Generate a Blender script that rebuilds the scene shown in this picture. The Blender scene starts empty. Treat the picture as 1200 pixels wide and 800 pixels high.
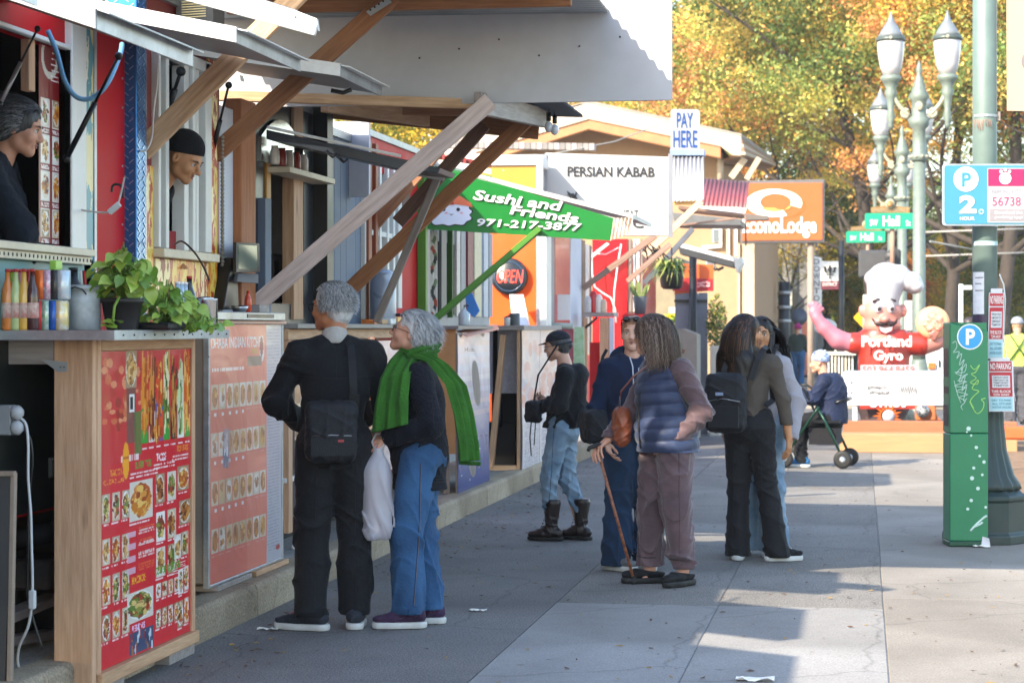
import bpy, math, random
import numpy as np
from mathutils import Vector, Matrix
R=math.radians
random.seed(7); RNG=np.random.default_rng(7)
SC=bpy.context.scene; COL=SC.collection
# ---------------- camera, world, sun, exposure ----------------
F=2500.0; H=1.55; TH=math.asin(.1618); CT=math.cos(TH); ST=math.sin(TH)
cd=bpy.data.cameras.new('camera'); cam=bpy.data.objects.new('camera',cd); COL.objects.link(cam); SC.camera=cam
cam.location=(0,0,H); cam.rotation_euler=(R(90),0,TH)
cd.sensor_width=36; cd.lens=75; cd.shift_y=-17/1200; cd.clip_start=.1; cd.clip_end=3000
cd.dof.use_dof=True; cd.dof.focus_distance=11.5; cd.dof.aperture_fstop=5.6
SUN_EL=33.0; SUN_AZ=35.0     # light travels towards +Y turned 35 degrees to +X
ld=Vector((math.sin(R(SUN_AZ))*math.cos(R(SUN_EL)),math.cos(R(SUN_AZ))*math.cos(R(SUN_EL)),-math.sin(R(SUN_EL))))
W=bpy.data.worlds.new('World'); SC.world=W; W.use_nodes=True
nt=W.node_tree; sky=nt.nodes.new('ShaderNodeTexSky'); sky.sky_type='NISHITA'; sky.sun_disc=False
sky.sun_elevation=R(SUN_EL); sky.sun_rotation=math.atan2(-ld.x,-ld.y); sky.air_density=1.2; sky.dust_density=1.0
bg=nt.nodes['Background']; nt.links.new(sky.outputs[0],bg.inputs[0]); bg.inputs[1].default_value=.15
sd=bpy.data.lights.new('sun','SUN'); sun=bpy.data.objects.new('sun',sd); COL.objects.link(sun)
sd.energy=3.3; sd.angle=R(.55); sd.color=(1,.88,.70); sun.rotation_euler=ld.to_track_quat('-Z','Y').to_euler()
SC.view_settings.view_transform='Standard'; SC.view_settings.look='None'; SC.view_settings.exposure=1.84; SC.view_settings.gamma=1
SC.cycles.max_bounces=6; SC.cycles.diffuse_bounces=3; SC.cycles.glossy_bounces=3; SC.cycles.transmission_bounces=4; SC.cycles.transparent_max_bounces=8
# ---------------- survey helpers: photo direction -> place in the world ----------------
def PD(px,py,d):
    k=(px-600)/F; l=k*d
    return Vector((l*CT-d*ST, d*CT+l*ST, H+(383-py)*d/F))
def DX(px,X):
    k=(px-600)/F; return X/(k*CT-ST)
def PX(px,py,X): return PD(px,py,DX(px,X))
def YX(px,X): return PX(px,383,X).y
def DY(px,Y):
    k=(px-600)/F; return Y/(CT+k*ST)
def PY(px,py,Y): return PD(px,py,DY(px,Y))
def PG(px,py,z=0): return PD(px,py,F*(H-z)/(py-383))
def lin(c):
    if isinstance(c,str):
        c=[int(c[i:i+2],16)/255 for i in (0,2,4)]
    return tuple(((x/12.92) if x<=.04045 else ((x+.055)/1.055)**2.4) for x in c[:3])
# ---------------- materials ----------------
MATS={}
def mat(name,col,rough=.6,metal=0.,var=.12,scale=6,bump=.0,bscale=40,stretch=(1,1,1),col2=None,spec=.5,dirt=0.,kind=None,emit=0,trans=0,coat=0,sheen=0,band=None):
    if name in MATS: return MATS[name]
    m=bpy.data.materials.new(name); m.use_nodes=True; n=m.node_tree; N=n.nodes; L=n.links
    b=N['Principled BSDF']; c=lin(col) if isinstance(col,str) else col
    b.inputs['Roughness'].default_value=rough; b.inputs['Metallic'].default_value=metal; b.inputs['Specular IOR Level'].default_value=spec
    if coat: b.inputs['Coat Weight'].default_value=coat; b.inputs['Coat Roughness'].default_value=.08
    if sheen: b.inputs['Sheen Weight'].default_value=sheen; b.inputs['Sheen Roughness'].default_value=.5
    if trans: b.inputs['Transmission Weight'].default_value=trans
    tc=N.new('ShaderNodeTexCoord'); mp=N.new('ShaderNodeMapping'); L.new(tc.outputs['Object'],mp.inputs[0]); mp.inputs['Scale'].default_value=stretch
    nz=N.new('ShaderNodeTexNoise'); nz.inputs['Scale'].default_value=scale; nz.inputs['Detail'].default_value=6; nz.inputs['Roughness'].default_value=.6; L.new(mp.outputs[0],nz.inputs[0])
    rp=N.new('ShaderNodeValToRGB'); L.new(nz.outputs[0],rp.inputs[0])
    c2=(lin(col2) if isinstance(col2,str) else col2) if col2 else tuple(min(1,x*(1+var)) for x in c)
    c1=tuple(x*(1-var) for x in c) if not col2 else c
    rp.color_ramp.elements[0].color=(*c1,1); rp.color_ramp.elements[1].color=(*c2,1); rp.color_ramp.elements[0].position=.3; rp.color_ramp.elements[1].position=.7
    out=rp.outputs[0]
    if dirt:
        n2=N.new('ShaderNodeTexNoise'); n2.inputs['Scale'].default_value=1.7; n2.inputs['Detail'].default_value=9; n2.inputs['Roughness'].default_value=.72; L.new(tc.outputs['Object'],n2.inputs[0])
        r2=N.new('ShaderNodeValToRGB'); L.new(n2.outputs[0],r2.inputs[0]); r2.color_ramp.elements[0].position=.45; r2.color_ramp.elements[1].position=.72
        r2.color_ramp.elements[0].color=(0,0,0,1); r2.color_ramp.elements[1].color=(dirt,)*3+(1,)
        mx=N.new('ShaderNodeMixRGB'); L.new(r2.outputs[0],mx.inputs[0]); L.new(out,mx.inputs[1]); mx.inputs[2].default_value=(.09,.075,.06,1); out=mx.outputs[0]
    L.new(out,b.inputs['Base Color'])
    if emit: L.new(out,b.inputs['Emission Color']); b.inputs['Emission Strength'].default_value=emit
    if bump:
        n3=N.new('ShaderNodeTexNoise'); n3.inputs['Scale'].default_value=bscale; n3.inputs['Detail'].default_value=4; L.new(mp.outputs[0],n3.inputs[0])
        bp=N.new('ShaderNodeBump'); bp.inputs['Strength'].default_value=bump; bp.inputs['Distance'].default_value=.01; L.new(n3.outputs[0],bp.inputs['Height']); L.new(bp.outputs[0],b.inputs['Normal'])
    rr=N.new('ShaderNodeMapRange'); L.new(nz.outputs[0],rr.inputs[0]); rr.inputs[3].default_value=max(.03,rough-.1); rr.inputs[4].default_value=min(1,rough+.1); L.new(rr.outputs[0],b.inputs['Roughness'])
    MATS[name]=m; return m
def wood(name,col,col2,axis='Z',rough=.62):
    """timber: grain running along one axis with a few knots"""
    if name in MATS: return MATS[name]
    st={'X':(1.2,14,14),'Y':(14,1.2,14),'Z':(14,14,1.2)}[axis]
    m=mat(name,col,rough,scale=3.2,stretch=st,col2=col2,bump=.25,bscale=9)
    n=m.node_tree;N=n.nodes;L=n.links;b=N['Principled BSDF']; src=b.inputs['Base Color'].links[0].from_socket
    v=N.new('ShaderNodeTexVoronoi'); v.inputs['Scale'].default_value=3.3; mp=N.new('ShaderNodeMapping'); tc=N.new('ShaderNodeTexCoord'); L.new(tc.outputs['Object'],mp.inputs[0])
    mp.inputs['Scale'].default_value={'X':(.45,1.6,1.6),'Y':(1.6,.45,1.6),'Z':(1.6,1.6,.45)}[axis]; L.new(mp.outputs[0],v.inputs[0])
    r=N.new('ShaderNodeValToRGB'); L.new(v.outputs['Distance'],r.inputs[0]); r.color_ramp.elements[0].position=.05; r.color_ramp.elements[1].position=.13
    r.color_ramp.elements[0].color=(.35,.3,.25,1); r.color_ramp.elements[1].color=(1,1,1,1)
    mx=N.new('ShaderNodeMixRGB'); mx.blend_type='MULTIPLY'; mx.inputs[0].default_value=1; L.new(src,mx.inputs[1]); L.new(r.outputs[0],mx.inputs[2]); L.new(mx.outputs[0],b.inputs['Base Color'])
    return m
def printmat(rough=.32):
    nm='printed_film_%d'%int(rough*100)
    if nm in MATS: return MATS[nm]
    m=bpy.data.materials.new(nm); m.use_nodes=True; N=m.node_tree.nodes; L=m.node_tree.links; b=N['Principled BSDF']
    a=N.new('ShaderNodeAttribute'); a.attribute_name='Col'; L.new(a.outputs['Color'],b.inputs['Base Color']); b.inputs['Roughness'].default_value=rough
    nz=N.new('ShaderNodeTexNoise'); nz.inputs['Scale'].default_value=3; bp=N.new('ShaderNodeBump'); bp.inputs['Strength'].default_value=.35; bp.inputs['Distance'].default_value=.02
    L.new(nz.outputs[0],bp.inputs['Height']); L.new(bp.outputs[0],b.inputs['Normal']); MATS[nm]=m; return m
def glassmat(name='window_glass',tint=(.75,.8,.8),alpha=.25):
    if name in MATS: return MATS[name]
    m=bpy.data.materials.new(name); m.use_nodes=True; N=m.node_tree.nodes; L=m.node_tree.links; N.remove(N['Principled BSDF'])
    t=N.new('ShaderNodeBsdfTransparent'); t.inputs[0].default_value=(*tint,1); g=N.new('ShaderNodeBsdfGlossy'); g.inputs['Roughness'].default_value=.04
    f=N.new('ShaderNodeFresnel'); f.inputs[0].default_value=1.45; ad=N.new('ShaderNodeMath'); ad.operation='ADD'; ad.inputs[1].default_value=alpha*.25; L.new(f.outputs[0],ad.inputs[0])
    x=N.new('ShaderNodeMixShader'); L.new(ad.outputs[0],x.inputs[0]); L.new(t.outputs[0],x.inputs[1]); L.new(g.outputs[0],x.inputs[2]); L.new(x.outputs[0],N['Material Output'].inputs[0]); MATS[name]=m; return m
# ---------------- objects ----------------
def tag(o,label=None,cat=None,group=None,kind=None):
    if label:o['label']=label
    if cat:o['category']=cat
    if group:o['group']=group
    if kind:o['kind']=kind
    return o
def empty(name,loc,label,cat,group=None,rz=0):
    o=bpy.data.objects.new(name,None); COL.objects.link(o); o.location=loc; o.rotation_euler.z=rz; o.empty_display_size=.1
    tag(o,label,cat,group); return o
def link(name,me,m,parent=None,smooth=False,bevel=0,world=True):
    o=bpy.data.objects.new(name,me); COL.objects.link(o)
    if world and len(me.vertices):
        co=np.empty(len(me.vertices)*3,np.float32); me.vertices.foreach_get('co',co); co=co.reshape(-1,3); c=(co.min(0)+co.max(0))/2; c[2]=co[:,2].min()
        me.vertices.foreach_set('co',(co-c).ravel()); me.update(); o.location=[float(q) for q in c]
    if m is not None and len(me.materials)==0:
        for q in (m if isinstance(m,(list,tuple)) else [m]): me.materials.append(q)
    if smooth: me.polygons.foreach_set('use_smooth',[True]*len(me.polygons))
    if parent:
        o.parent=parent
        if world:
            o.matrix_parent_inverse=wm(parent).inverted()
    if bevel:
        b=o.modifiers.new('edge','BEVEL'); b.width=bevel; b.segments=1; b.limit_method='ANGLE'
    return o
def wm(o):
    M=Matrix.LocRotScale(o.location,o.rotation_euler,o.scale)
    return (wm(o.parent)@o.matrix_parent_inverse@M) if o.parent else M
class MB:
    """collects shapes into ONE mesh"""
    def __init__(s): s.v=[];s.f=[];s.mi=[];s.cur=0;s.sm=[]
    def add(s,vs,fs,sm=False):
        o=len(s.v); s.v+= [tuple(x) for x in vs]; s.f+=[tuple(i+o for i in f) for f in fs]; s.mi+=[s.cur]*len(fs); s.sm+=[sm]*len(fs); return s
    def box(s,lo,hi):
        x0,y0,z0=lo;x1,y1,z1=hi
        if x0>x1:x0,x1=x1,x0
        if y0>y1:y0,y1=y1,y0
        if z0>z1:z0,z1=z1,z0
        return s.add([(x0,y0,z0),(x1,y0,z0),(x1,y1,z0),(x0,y1,z0),(x0,y0,z1),(x1,y0,z1),(x1,y1,z1),(x0,y1,z1)],[(0,3,2,1),(4,5,6,7),(0,1,5,4),(1,2,6,5),(2,3,7,6),(3,0,4,7)])
    def beam(s,a,b,w,h,up=(0,0,1),ext=0):
        a=Vector(a);b=Vector(b);d=(b-a).normalized(); a=a-d*ext;b=b+d*ext; u=Vector(up)
        if abs(d.dot(u))>.97:u=Vector((0,1,0))
        r=d.cross(u).normalized(); u=r.cross(d)
        p=[]
        for q in (a,b):
            for i,j in((-1,-1),(1,-1),(1,1),(-1,1)): p.append(q+r*(i*w/2)+u*(j*h/2))
        return s.add(p,[(0,1,2,3),(7,6,5,4),(0,4,5,1),(1,5,6,2),(2,6,7,3),(3,7,4,0)])
    def tube(s,pts,r,n=8,cap=True):
        pts=[Vector(p) for p in pts]; m=len(pts); rs=r if isinstance(r,(list,tuple)) else [r]*m
        vs=[];fs=[];pr=None
        for i,p in enumerate(pts):
            t=(pts[min(i+1,m-1)]-pts[max(i-1,0)]).normalized()
            if pr is None:
                a=Vector((0,0,1)) if abs(t.z)<.9 else Vector((1,0,0)); pr=(a-t*a.dot(t)).normalized()
            else: pr=(pr-t*pr.dot(t)).normalized()
            q=t.cross(pr)
            for k in range(n):
                an=2*math.pi*k/n; vs.append(p+(pr*math.cos(an)+q*math.sin(an))*rs[i])
        for i in range(m-1):
            for k in range(n):
                fs.append((i*n+k,i*n+(k+1)%n,(i+1)*n+(k+1)%n,(i+1)*n+k))
        if cap: fs.append(tuple(range(n-1,-1,-1))); fs.append(tuple((m-1)*n+k for k in range(n)))
        return s.add(vs,fs,True)
    def lathe(s,c,prof,n=20,ax=None,fl=0.,fn=0):
        """prof: (radius,height) list about z at c"""
        c=Vector(c); M=ax if ax is not None else Matrix.Identity(3); vs=[];fs=[]
        for r,z in prof:
            for k in range(n):
                an=2*math.pi*k/n; rr=r*(1+fl*math.cos(an*fn)) if fn else r
                vs.append(c+M@Vector((rr*math.cos(an),rr*math.sin(an),z)))
        for i in range(len(prof)-1):
            for k in range(n): fs.append((i*n+k,i*n+(k+1)%n,(i+1)*n+(k+1)%n,(i+1)*n+k))
        fs.append(tuple(range(n-1,-1,-1))); fs.append(tuple((len(prof)-1)*n+k for k in range(n)))
        return s.add(vs,fs,True)
    def prism(s,pts,off):
        """closed outline pts (3D) pushed along off"""
        n=len(pts); o=Vector(off); vs=[Vector(p) for p in pts]+[Vector(p)+o for p in pts]
        return s.add(vs,[tuple(range(n-1,-1,-1)),tuple(range(n,2*n))]+[(i,(i+1)%n,n+(i+1)%n,n+i) for i in range(n)])
    def quad(s,a,b,c,d): return s.add([a,b,c,d],[(0,1,2,3)])
    def ball(s,c,r,n=12,sc=(1,1,1)):
        prof=[(max(1e-4,math.sin(math.pi*i/n)*r*1.),-math.cos(math.pi*i/n)*r*sc[2]) for i in range(n+1)]
        o=len(s.v); s.lathe(c,prof,n*2)
        for i in range(o,len(s.v)):
            v=s.v[i]; s.v[i]=(c[0]+(v[0]-c[0])*sc[0],c[1]+(v[1]-c[1])*sc[1],v[2])
        return s
    def mesh(s,name='m'):
        me=bpy.data.meshes.new(name); me.from_pydata([tuple(v) for v in s.v],[],s.f)
        me.polygons.foreach_set('material_index',s.mi); me.polygons.foreach_set('use_smooth',s.sm); me.update(); return me
    def build(s,name,m,parent=None,bevel=0,fixn=True):
        me=s.mesh(name)
        if fixn:
            import bmesh
            bm=bmesh.new(); bm.from_mesh(me); bmesh.ops.recalc_face_normals(bm,faces=bm.faces); bm.to_mesh(me); bm.free()
        o=link(name,me,m,parent,bevel=bevel)
        return o
def box(name,lo,hi,m,parent=None,bevel=.003): return MB().box(lo,hi).build(name,m,parent,bevel,False)
def beam(name,a,b,w,h,m,parent=None,up=(0,0,1),bevel=.004,ext=0):
    # own frame: long axis is the one the grain of the material follows
    a=Vector(a);b=Vector(b);d=(b-a).normalized(); L=(b-a).length/2+ext; u=Vector(up)
    if abs(d.dot(u))>.97: u=Vector((0,1,0))
    r=d.cross(u).normalized(); u=r.cross(d)
    if m.name.endswith('_z') or m.name.endswith('orange'): mb=MB().box((-w/2,-h/2,-L),(w/2,h/2,L)); A=Matrix((r,u,d)).transposed(); A=A if A.determinant()>0 else Matrix((-r,u,d)).transposed()
    elif m.name.endswith('_y'): mb=MB().box((-w/2,-L,-h/2),(w/2,L,h/2)); A=Matrix((r,d,u)).transposed(); A=A if A.determinant()>0 else Matrix((-r,d,u)).transposed()
    else: mb=MB().box((-L,-w/2,-h/2),(L,w/2,h/2)); A=Matrix((d,r,u)).transposed(); A=A if A.determinant()>0 else Matrix((d,-r,u)).transposed()
    o=link(name,mb.mesh(name),m,parent,bevel=bevel,world=False); o.rotation_mode='QUATERNION'; o.location=(a+b)/2; o.rotation_quaternion=A.to_quaternion()
    if parent: o.matrix_parent_inverse=wm(parent).inverted()
    return o
def shift(o,lo): return o
_tm={}
def textmesh(s,off=0,shear=0,res=3):
    k=(s,off,shear)
    if k in _tm: return _tm[k]
    cu=bpy.data.curves.new('t','FONT'); cu.body=s; cu.offset=off; cu.shear=shear; cu.resolution_u=res; cu.align_x='LEFT'
    o=bpy.data.objects.new('t',cu); COL.objects.link(o); dg=bpy.context.evaluated_depsgraph_get(); me=bpy.data.meshes.new_from_object(o.evaluated_get(dg))
    bpy.data.objects.remove(o); v=np.array([x.co[:2] for x in me.vertices]); f=[tuple(p.vertices) for p in me.polygons]; bpy.data.meshes.remove(me); bpy.data.curves.remove(cu)
    lo=v.min(0);hi=v.max(0); v=(v-lo)/(hi-lo); _tm[k]=(v,f,(hi-lo)[0]/(hi-lo)[1]); return _tm[k]
def letters(name,s,o,u,v,m,parent,off=0,shear=0,lift=.0015,keep=False,mb=None):
    """lettering s stretched over the rectangle o, o+u, o+v (keep: own aspect, centred in u)"""
    P,f,asp=textmesh(s,off,shear); o=Vector(o);u=Vector(u);v=Vector(v); n=u.cross(v).normalized()
    if keep:
        w=asp*v.length
        if w<u.length: o=o+u.normalized()*((u.length-w)/2); u=u.normalized()*w
    q=[o+u*float(a)+v*float(b)+n*lift for a,b in P]
    if mb is not None: mb.add(q,f); return
    return MB().add(q,f).build(name,m,parent,0,False)
# ---------------- painted prints on a fine grid ----------------
class Ras:
    def __init__(s,w,h,bgc): s.w=w;s.h=h;s.a=np.ones((h,w,3),np.float32)*np.array(lin(bgc),np.float32)
    def rect(s,x,y,w,h,c,al=1.):
        x0,y0,x1,y1=[int(round(q)) for q in (x*s.w,y*s.h,(x+w)*s.w,(y+h)*s.h)]; x1=max(x1,x0+1);y1=max(y1,y0+1)
        s.a[y0:y1,x0:x1]=s.a[y0:y1,x0:x1]*(1-al)+np.array(lin(c))*al
    def ell(s,x,y,rx,ry,c,al=1.):
        yy,xx=np.mgrid[0:s.h,0:s.w]; m=((xx+.5)/s.w-x)**2/rx**2+((yy+.5)/s.h-y)**2/ry**2<1; s.a[m]=s.a[m]*(1-al)+np.array(lin(c))*al
    def line(s,x,y,w,c='F4E8E4',h=.004):  # a line of small print
        n=max(1,int(w*s.w)); x0=int(x*s.w); y0=int(y*s.h); hh=max(1,int(round(h*s.h)))
        k=RNG.random(n)>.25; seg=s.a[y0:y0+hh,x0:x0+n]; k=k[:seg.shape[1]]; seg[:,k]=seg[:,k]*.25+np.array(lin(c))*.75
    def plate(s,x,y,w,h,rng=None,bgc='E8E2DA'):
        foods=random.choice([['8A4A22','A8602A','7A3A1C','C8883A','5A3018','B87838'],['C8781E','D89038','B85820','E8B860','A04818'],['8A4A22','6A7A30','C89A58','B8502A','4A2A18','D8C090'],['E0C088','C89A58','A87038','D8A860','8A5A30'],['5E7A2C','8A8A3A','A83A20','D8B870','6A3A1C']])
        s.rect(x,y,w,h,random.choice([bgc,'D8CDBF','C9B79A','B8A48C','A88A6A']))
        s.ell(x+w/2,y+h/2,w*.47,h*.46,random.choice(['E8E4DE','D8D0C4','DCCFBC']))
        for i in range(max(12,int(w*s.w*h*s.h/6))):
            a=random.random()*6.28;r=random.random()**.6
            s.ell(x+w/2+math.cos(a)*r*w*.36,y+h/2+math.sin(a)*r*h*.36,w*random.uniform(.06,.16),h*random.uniform(.04,.12),random.choice(foods))
    def text(s,t,x,y,w,h,c,off=.02):
        # rasterised letters
        P,f,_=textmesh(t,off); 
        for poly in f:
            q=np.array([(x+w*P[i][0],y+h*(1-P[i][1])) for i in poly])*[s.w,s.h]
            for k in range(1,len(q)-1):
                a,b,c2=q[0],q[k],q[k+1]; x0,y0=np.floor(np.minimum(np.minimum(a,b),c2)).astype(int); x1,y1=np.ceil(np.maximum(np.maximum(a,b),c2)).astype(int)
                x0=max(x0,0);y0=max(y0,0);x1=min(x1,s.w);y1=min(y1,s.h)
                if x1<=x0 or y1<=y0: continue
                gx,gy=np.meshgrid(np.arange(x0,x1)+.5,np.arange(y0,y1)+.5)
                e=lambda p,r:(r[0]-p[0])*(gy-p[1])-(r[1]-p[1])*(gx-p[0])
                e1,e2,e3=e(a,b),e(b,c2),e(c2,a); m=((e1>=0)&(e2>=0)&(e3>=0))|((e1<=0)&(e2<=0)&(e3<=0))
                s.a[y0:y1,x0:x1][m]=lin(c)
    def build(s,name,o,u,v,parent,lift=.002,rough=.32,thick=.004,wob=0.):
        """o = lower left seen from the front, u to the right, v up"""
        o=Vector(o);u=Vector(u);v=Vector(v);n=u.cross(v).normalized(); h,w=s.h,s.w
        gy,gx=np.mgrid[0:h+1,0:w+1]; fx=gx/w; fy=1-gy/h
        dz=lift+wob*np.sin(fx*9+fy*4)*np.sin(fy*7)
        co=np.array(o)[None,None]+fx[...,None]*np.array(u)+fy[...,None]*np.array(v)+dz[...,None]*np.array(n)
        idx=(np.arange((h+1)*(w+1))).reshape(h+1,w+1); fa=np.stack([idx[1:,:-1],idx[1:,1:],idx[:-1,1:],idx[:-1,:-1]],-1).reshape(-1,4)
        return grid_mesh(name,co.reshape(-1,3),fa,np.repeat(s.a.reshape(-1,3),4,0),printmat(rough),parent)
def grid_mesh(name,co,fa,loopcol,m,parent,smooth=False):
    me=bpy.data.meshes.new(name); nv=len(co); nf=len(fa); me.vertices.add(nv); me.vertices.foreach_set('co',np.asarray(co,np.float32).ravel())
    me.loops.add(nf*4); me.loops.foreach_set('vertex_index',np.asarray(fa,np.int32).ravel()); me.polygons.add(nf); me.polygons.foreach_set('loop_start',np.arange(nf,dtype=np.int32)*4)
    me.update(calc_edges=True)
    if loopcol is not None:
        ca=me.color_attributes.new('Col','FLOAT_COLOR','CORNER'); c=np.ones((nf*4,4),np.float32); c[:,:3]=loopcol; ca.data.foreach_set('color',c.ravel())
    if smooth: me.polygons.foreach_set('use_smooth',np.ones(nf,bool))
    me.validate(); return link(name,me,m,parent)
def copy_tree(o,parent=None):
    c=o.copy(); COL.objects.link(c)
    if parent: mi=o.matrix_parent_inverse.copy(); c.parent=parent; c.matrix_parent_inverse=mi
    for ch in list(o.children):
        copy_tree(ch,c)
    return c
# ================= GROUND =================
M=MATS
def noisegnd(name,c1,c2,rough=.85,spk=None,bump=.5,bs=120,stain=.45):
    m=mat(name,c1,rough,scale=1.3,col2=c2,bump=bump,bscale=bs); n=m.node_tree;N=n.nodes;L=n.links;b=N['Principled BSDF']; src=b.inputs['Base Color'].links[0].from_socket; tc=N.new('ShaderNodeTexCoord')
    g=N.new('ShaderNodeTexNoise'); g.inputs['Scale'].default_value=95; g.inputs['Detail'].default_value=2; L.new(tc.outputs['Object'],g.inputs[0])
    r=N.new('ShaderNodeValToRGB'); L.new(g.outputs[0],r.inputs[0]); r.color_ramp.elements[0].position=.3;r.color_ramp.elements[1].position=.7; r.color_ramp.elements[0].color=(.38,.38,.38,1); r.color_ramp.elements[1].color=(1.7,1.66,1.6,1)
    mx=N.new('ShaderNodeMixRGB'); mx.blend_type='MULTIPLY'; mx.inputs[0].default_value=spk or .5; L.new(src,mx.inputs[1]); L.new(r.outputs[0],mx.inputs[2])
    s=N.new('ShaderNodeTexNoise'); s.inputs['Scale'].default_value=.9; s.inputs['Detail'].default_value=10; s.inputs['Roughness'].default_value=.75; L.new(tc.outputs['Object'],s.inputs[0])
    r2=N.new('ShaderNodeValToRGB'); L.new(s.outputs[0],r2.inputs[0]); r2.color_ramp.elements[0].position=.35;r2.color_ramp.elements[1].position=.62; r2.color_ramp.elements[0].color=(.62,.6,.58,1); r2.color_ramp.elements[1].color=(1.06,1.06,1.06,1)
    m2=N.new('ShaderNodeMixRGB'); m2.blend_type='MULTIPLY'; m2.inputs[0].default_value=stain; L.new(mx.outputs[0],m2.inputs[1]); L.new(r2.outputs[0],m2.inputs[2])
    # cracks
    v=N.new('ShaderNodeTexVoronoi'); v.feature='DISTANCE_TO_EDGE'; v.inputs['Scale'].default_value=.55; w=N.new('ShaderNodeTexNoise'); w.inputs['Scale'].default_value=4; w.inputs['Detail'].default_value=5
    ad=N.new('ShaderNodeMixRGB'); ad.inputs[0].default_value=.16; L.new(tc.outputs['Object'],ad.inputs[1]); L.new(tc.outputs['Object'],w.inputs[0]); L.new(w.outputs['Color'],ad.inputs[2]); L.new(ad.outputs[0],v.inputs[0])
    r3=N.new('ShaderNodeValToRGB'); L.new(v.outputs['Distance'],r3.inputs[0]); r3.color_ramp.elements[0].position=.0;r3.color_ramp.elements[1].position=.006; r3.color_ramp.elements[0].color=(.6,.6,.6,1)
    m3=N.new('ShaderNodeMixRGB'); m3.blend_type='MULTIPLY'; m3.inputs[0].default_value=.7; L.new(m2.outputs[0],m3.inputs[1]); L.new(r3.outputs[0],m3.inputs[2]); 
    # gum and oil spots
    q=N.new('ShaderNodeTexVoronoi'); q.inputs['Scale'].default_value=3.1; L.new(tc.outputs['Object'],q.inputs[0]); r4=N.new('ShaderNodeValToRGB'); L.new(q.outputs['Distance'],r4.inputs[0]); r4.color_ramp.elements[0].position=.045; r4.color_ramp.elements[1].position=.075; r4.color_ramp.elements[0].color=(.55,.54,.53,1)
    m4=N.new('ShaderNodeMixRGB'); m4.blend_type='MULTIPLY'; m4.inputs[0].default_value=.75; L.new(m3.outputs[0],m4.inputs[1]); L.new(r4.outputs[0],m4.inputs[2])
    u=N.new('ShaderNodeTexNoise'); u.inputs['Scale'].default_value=.33; u.inputs['Detail'].default_value=3; L.new(tc.outputs['Object'],u.inputs[0]); r5=N.new('ShaderNodeValToRGB'); L.new(u.outputs[0],r5.inputs[0]); r5.color_ramp.elements[0].position=.35; r5.color_ramp.elements[1].position=.6; r5.color_ramp.elements[0].color=(.78,.76,.73,1)
    m5=N.new('ShaderNodeMixRGB'); m5.blend_type='MULTIPLY'; m5.inputs[0].default_value=.8; L.new(m4.outputs[0],m5.inputs[1]); L.new(r5.outputs[0],m5.inputs[2]); L.new(m5.outputs[0],b.inputs['Base Color']); return m
asph=noisegnd('sidewalk_asphalt',(.16,.155,.155),(.225,.218,.212),.9,.7,.8,150)
agg=noisegnd('exposed_aggregate',(.18,.172,.162),(.25,.236,.22),.9,.85,.8,150)
conc=noisegnd('slab_concrete',(.235,.212,.185),(.295,.268,.235),.88,.35,.3,200)
conc2=noisegnd('slab_concrete_pale',(.27,.265,.26),(.33,.322,.315),.86,.3,.3,200)
kerbm=noisegnd('kerb_concrete',(.26,.2,.13),(.4,.33,.24),.9,.5,.8,60,.9)
padm=noisegnd('lot_concrete',(.22,.21,.2),(.28,.27,.255),.9,.45,.5,90)
road=noisegnd('road_asphalt',(.11,.11,.115),(.15,.15,.155),.9,.5,.5,90)
def sheet(name,x0,x1,y0,y1,z,m,t=.3):
    o=MB().box((x0,y0,z-t),(x1,y1,z)).build(name,m,None,0,False); tag(o,None,None,None,'structure'); return o
sheet('ground',-400,400,-60,900,-.14,road,.2)
sw=sheet('sidewalk',-3.2,2.9,-4,27.2,-.005,asph,.12)
sheet('sidewalk_strip',-3.2,-1.7,-4,27.2,.0,asph,.011)
# slabs laid singly with open joints
def slab(x0,x1,y0,y1,m,dz=0):
    g=.0016
    o=MB().box((x0+g,y0+g,-.011),(x1-g,y1-g,dz)).build('slab',m,sw,.006,False)
yy=[-3,0,3,6,9,11.9]
for i in range(5):
    slab(-1.7,-.79,yy[i],yy[i+1],conc2,.001); slab(-.79,.12,yy[i],yy[i+1],conc2,.002)
for i in range(8):
    y0=-3+i*3.75+.4; slab(.12,1.55,y0,y0+3.75,conc,.001*(i%2)); slab(1.55,2.9,y0,y0+3.75,conc,.001*((i+1)%2))
for i,(a,b) in enumerate(((11.9,15.2),(15.2,18.6),(18.6,22.4),(22.4,27.1))):
    slab(-1.7,-.79,a,b,agg,.0); slab(-.79,.12,a,b,agg,.001)
# lot and kerb in separate castings
sheet('parking_lot',-30,-3.37,-4,60,.165,padm,.3)
kb=tag(bpy.data.objects.new('kerb',None),None,None,None,'structure'); COL.objects.link(kb)
y=-4
while y<34:
    L_=random.uniform(2.2,3.1); MB().prism([(-3.37,y+.006,-.1),(-3.2,y+.006,-.1),(-3.205,y+.006,.15),(-3.225,y+.006,.172),(-3.37,y+.006,.175)],(0,L_-.012,0)).build('kerb_stone',kerbm,kb,.006); y+=L_
sheet('side_street',-60,60,27.4,44,-.13,road,.05)
sheet('far_sidewalk',-60,60,44,62,-.0,conc,.12)
wp=mat('road_paint','E8E8E2',.7,var=.2,scale=9)
cwk=tag(bpy.data.objects.new('crosswalk',None),None,None,None,'structure'); COL.objects.link(cwk)
MB().box((3.1,-4,-.135),(3.22,26,-.13)).build('stripe',wp,cwk,0,False)
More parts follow.
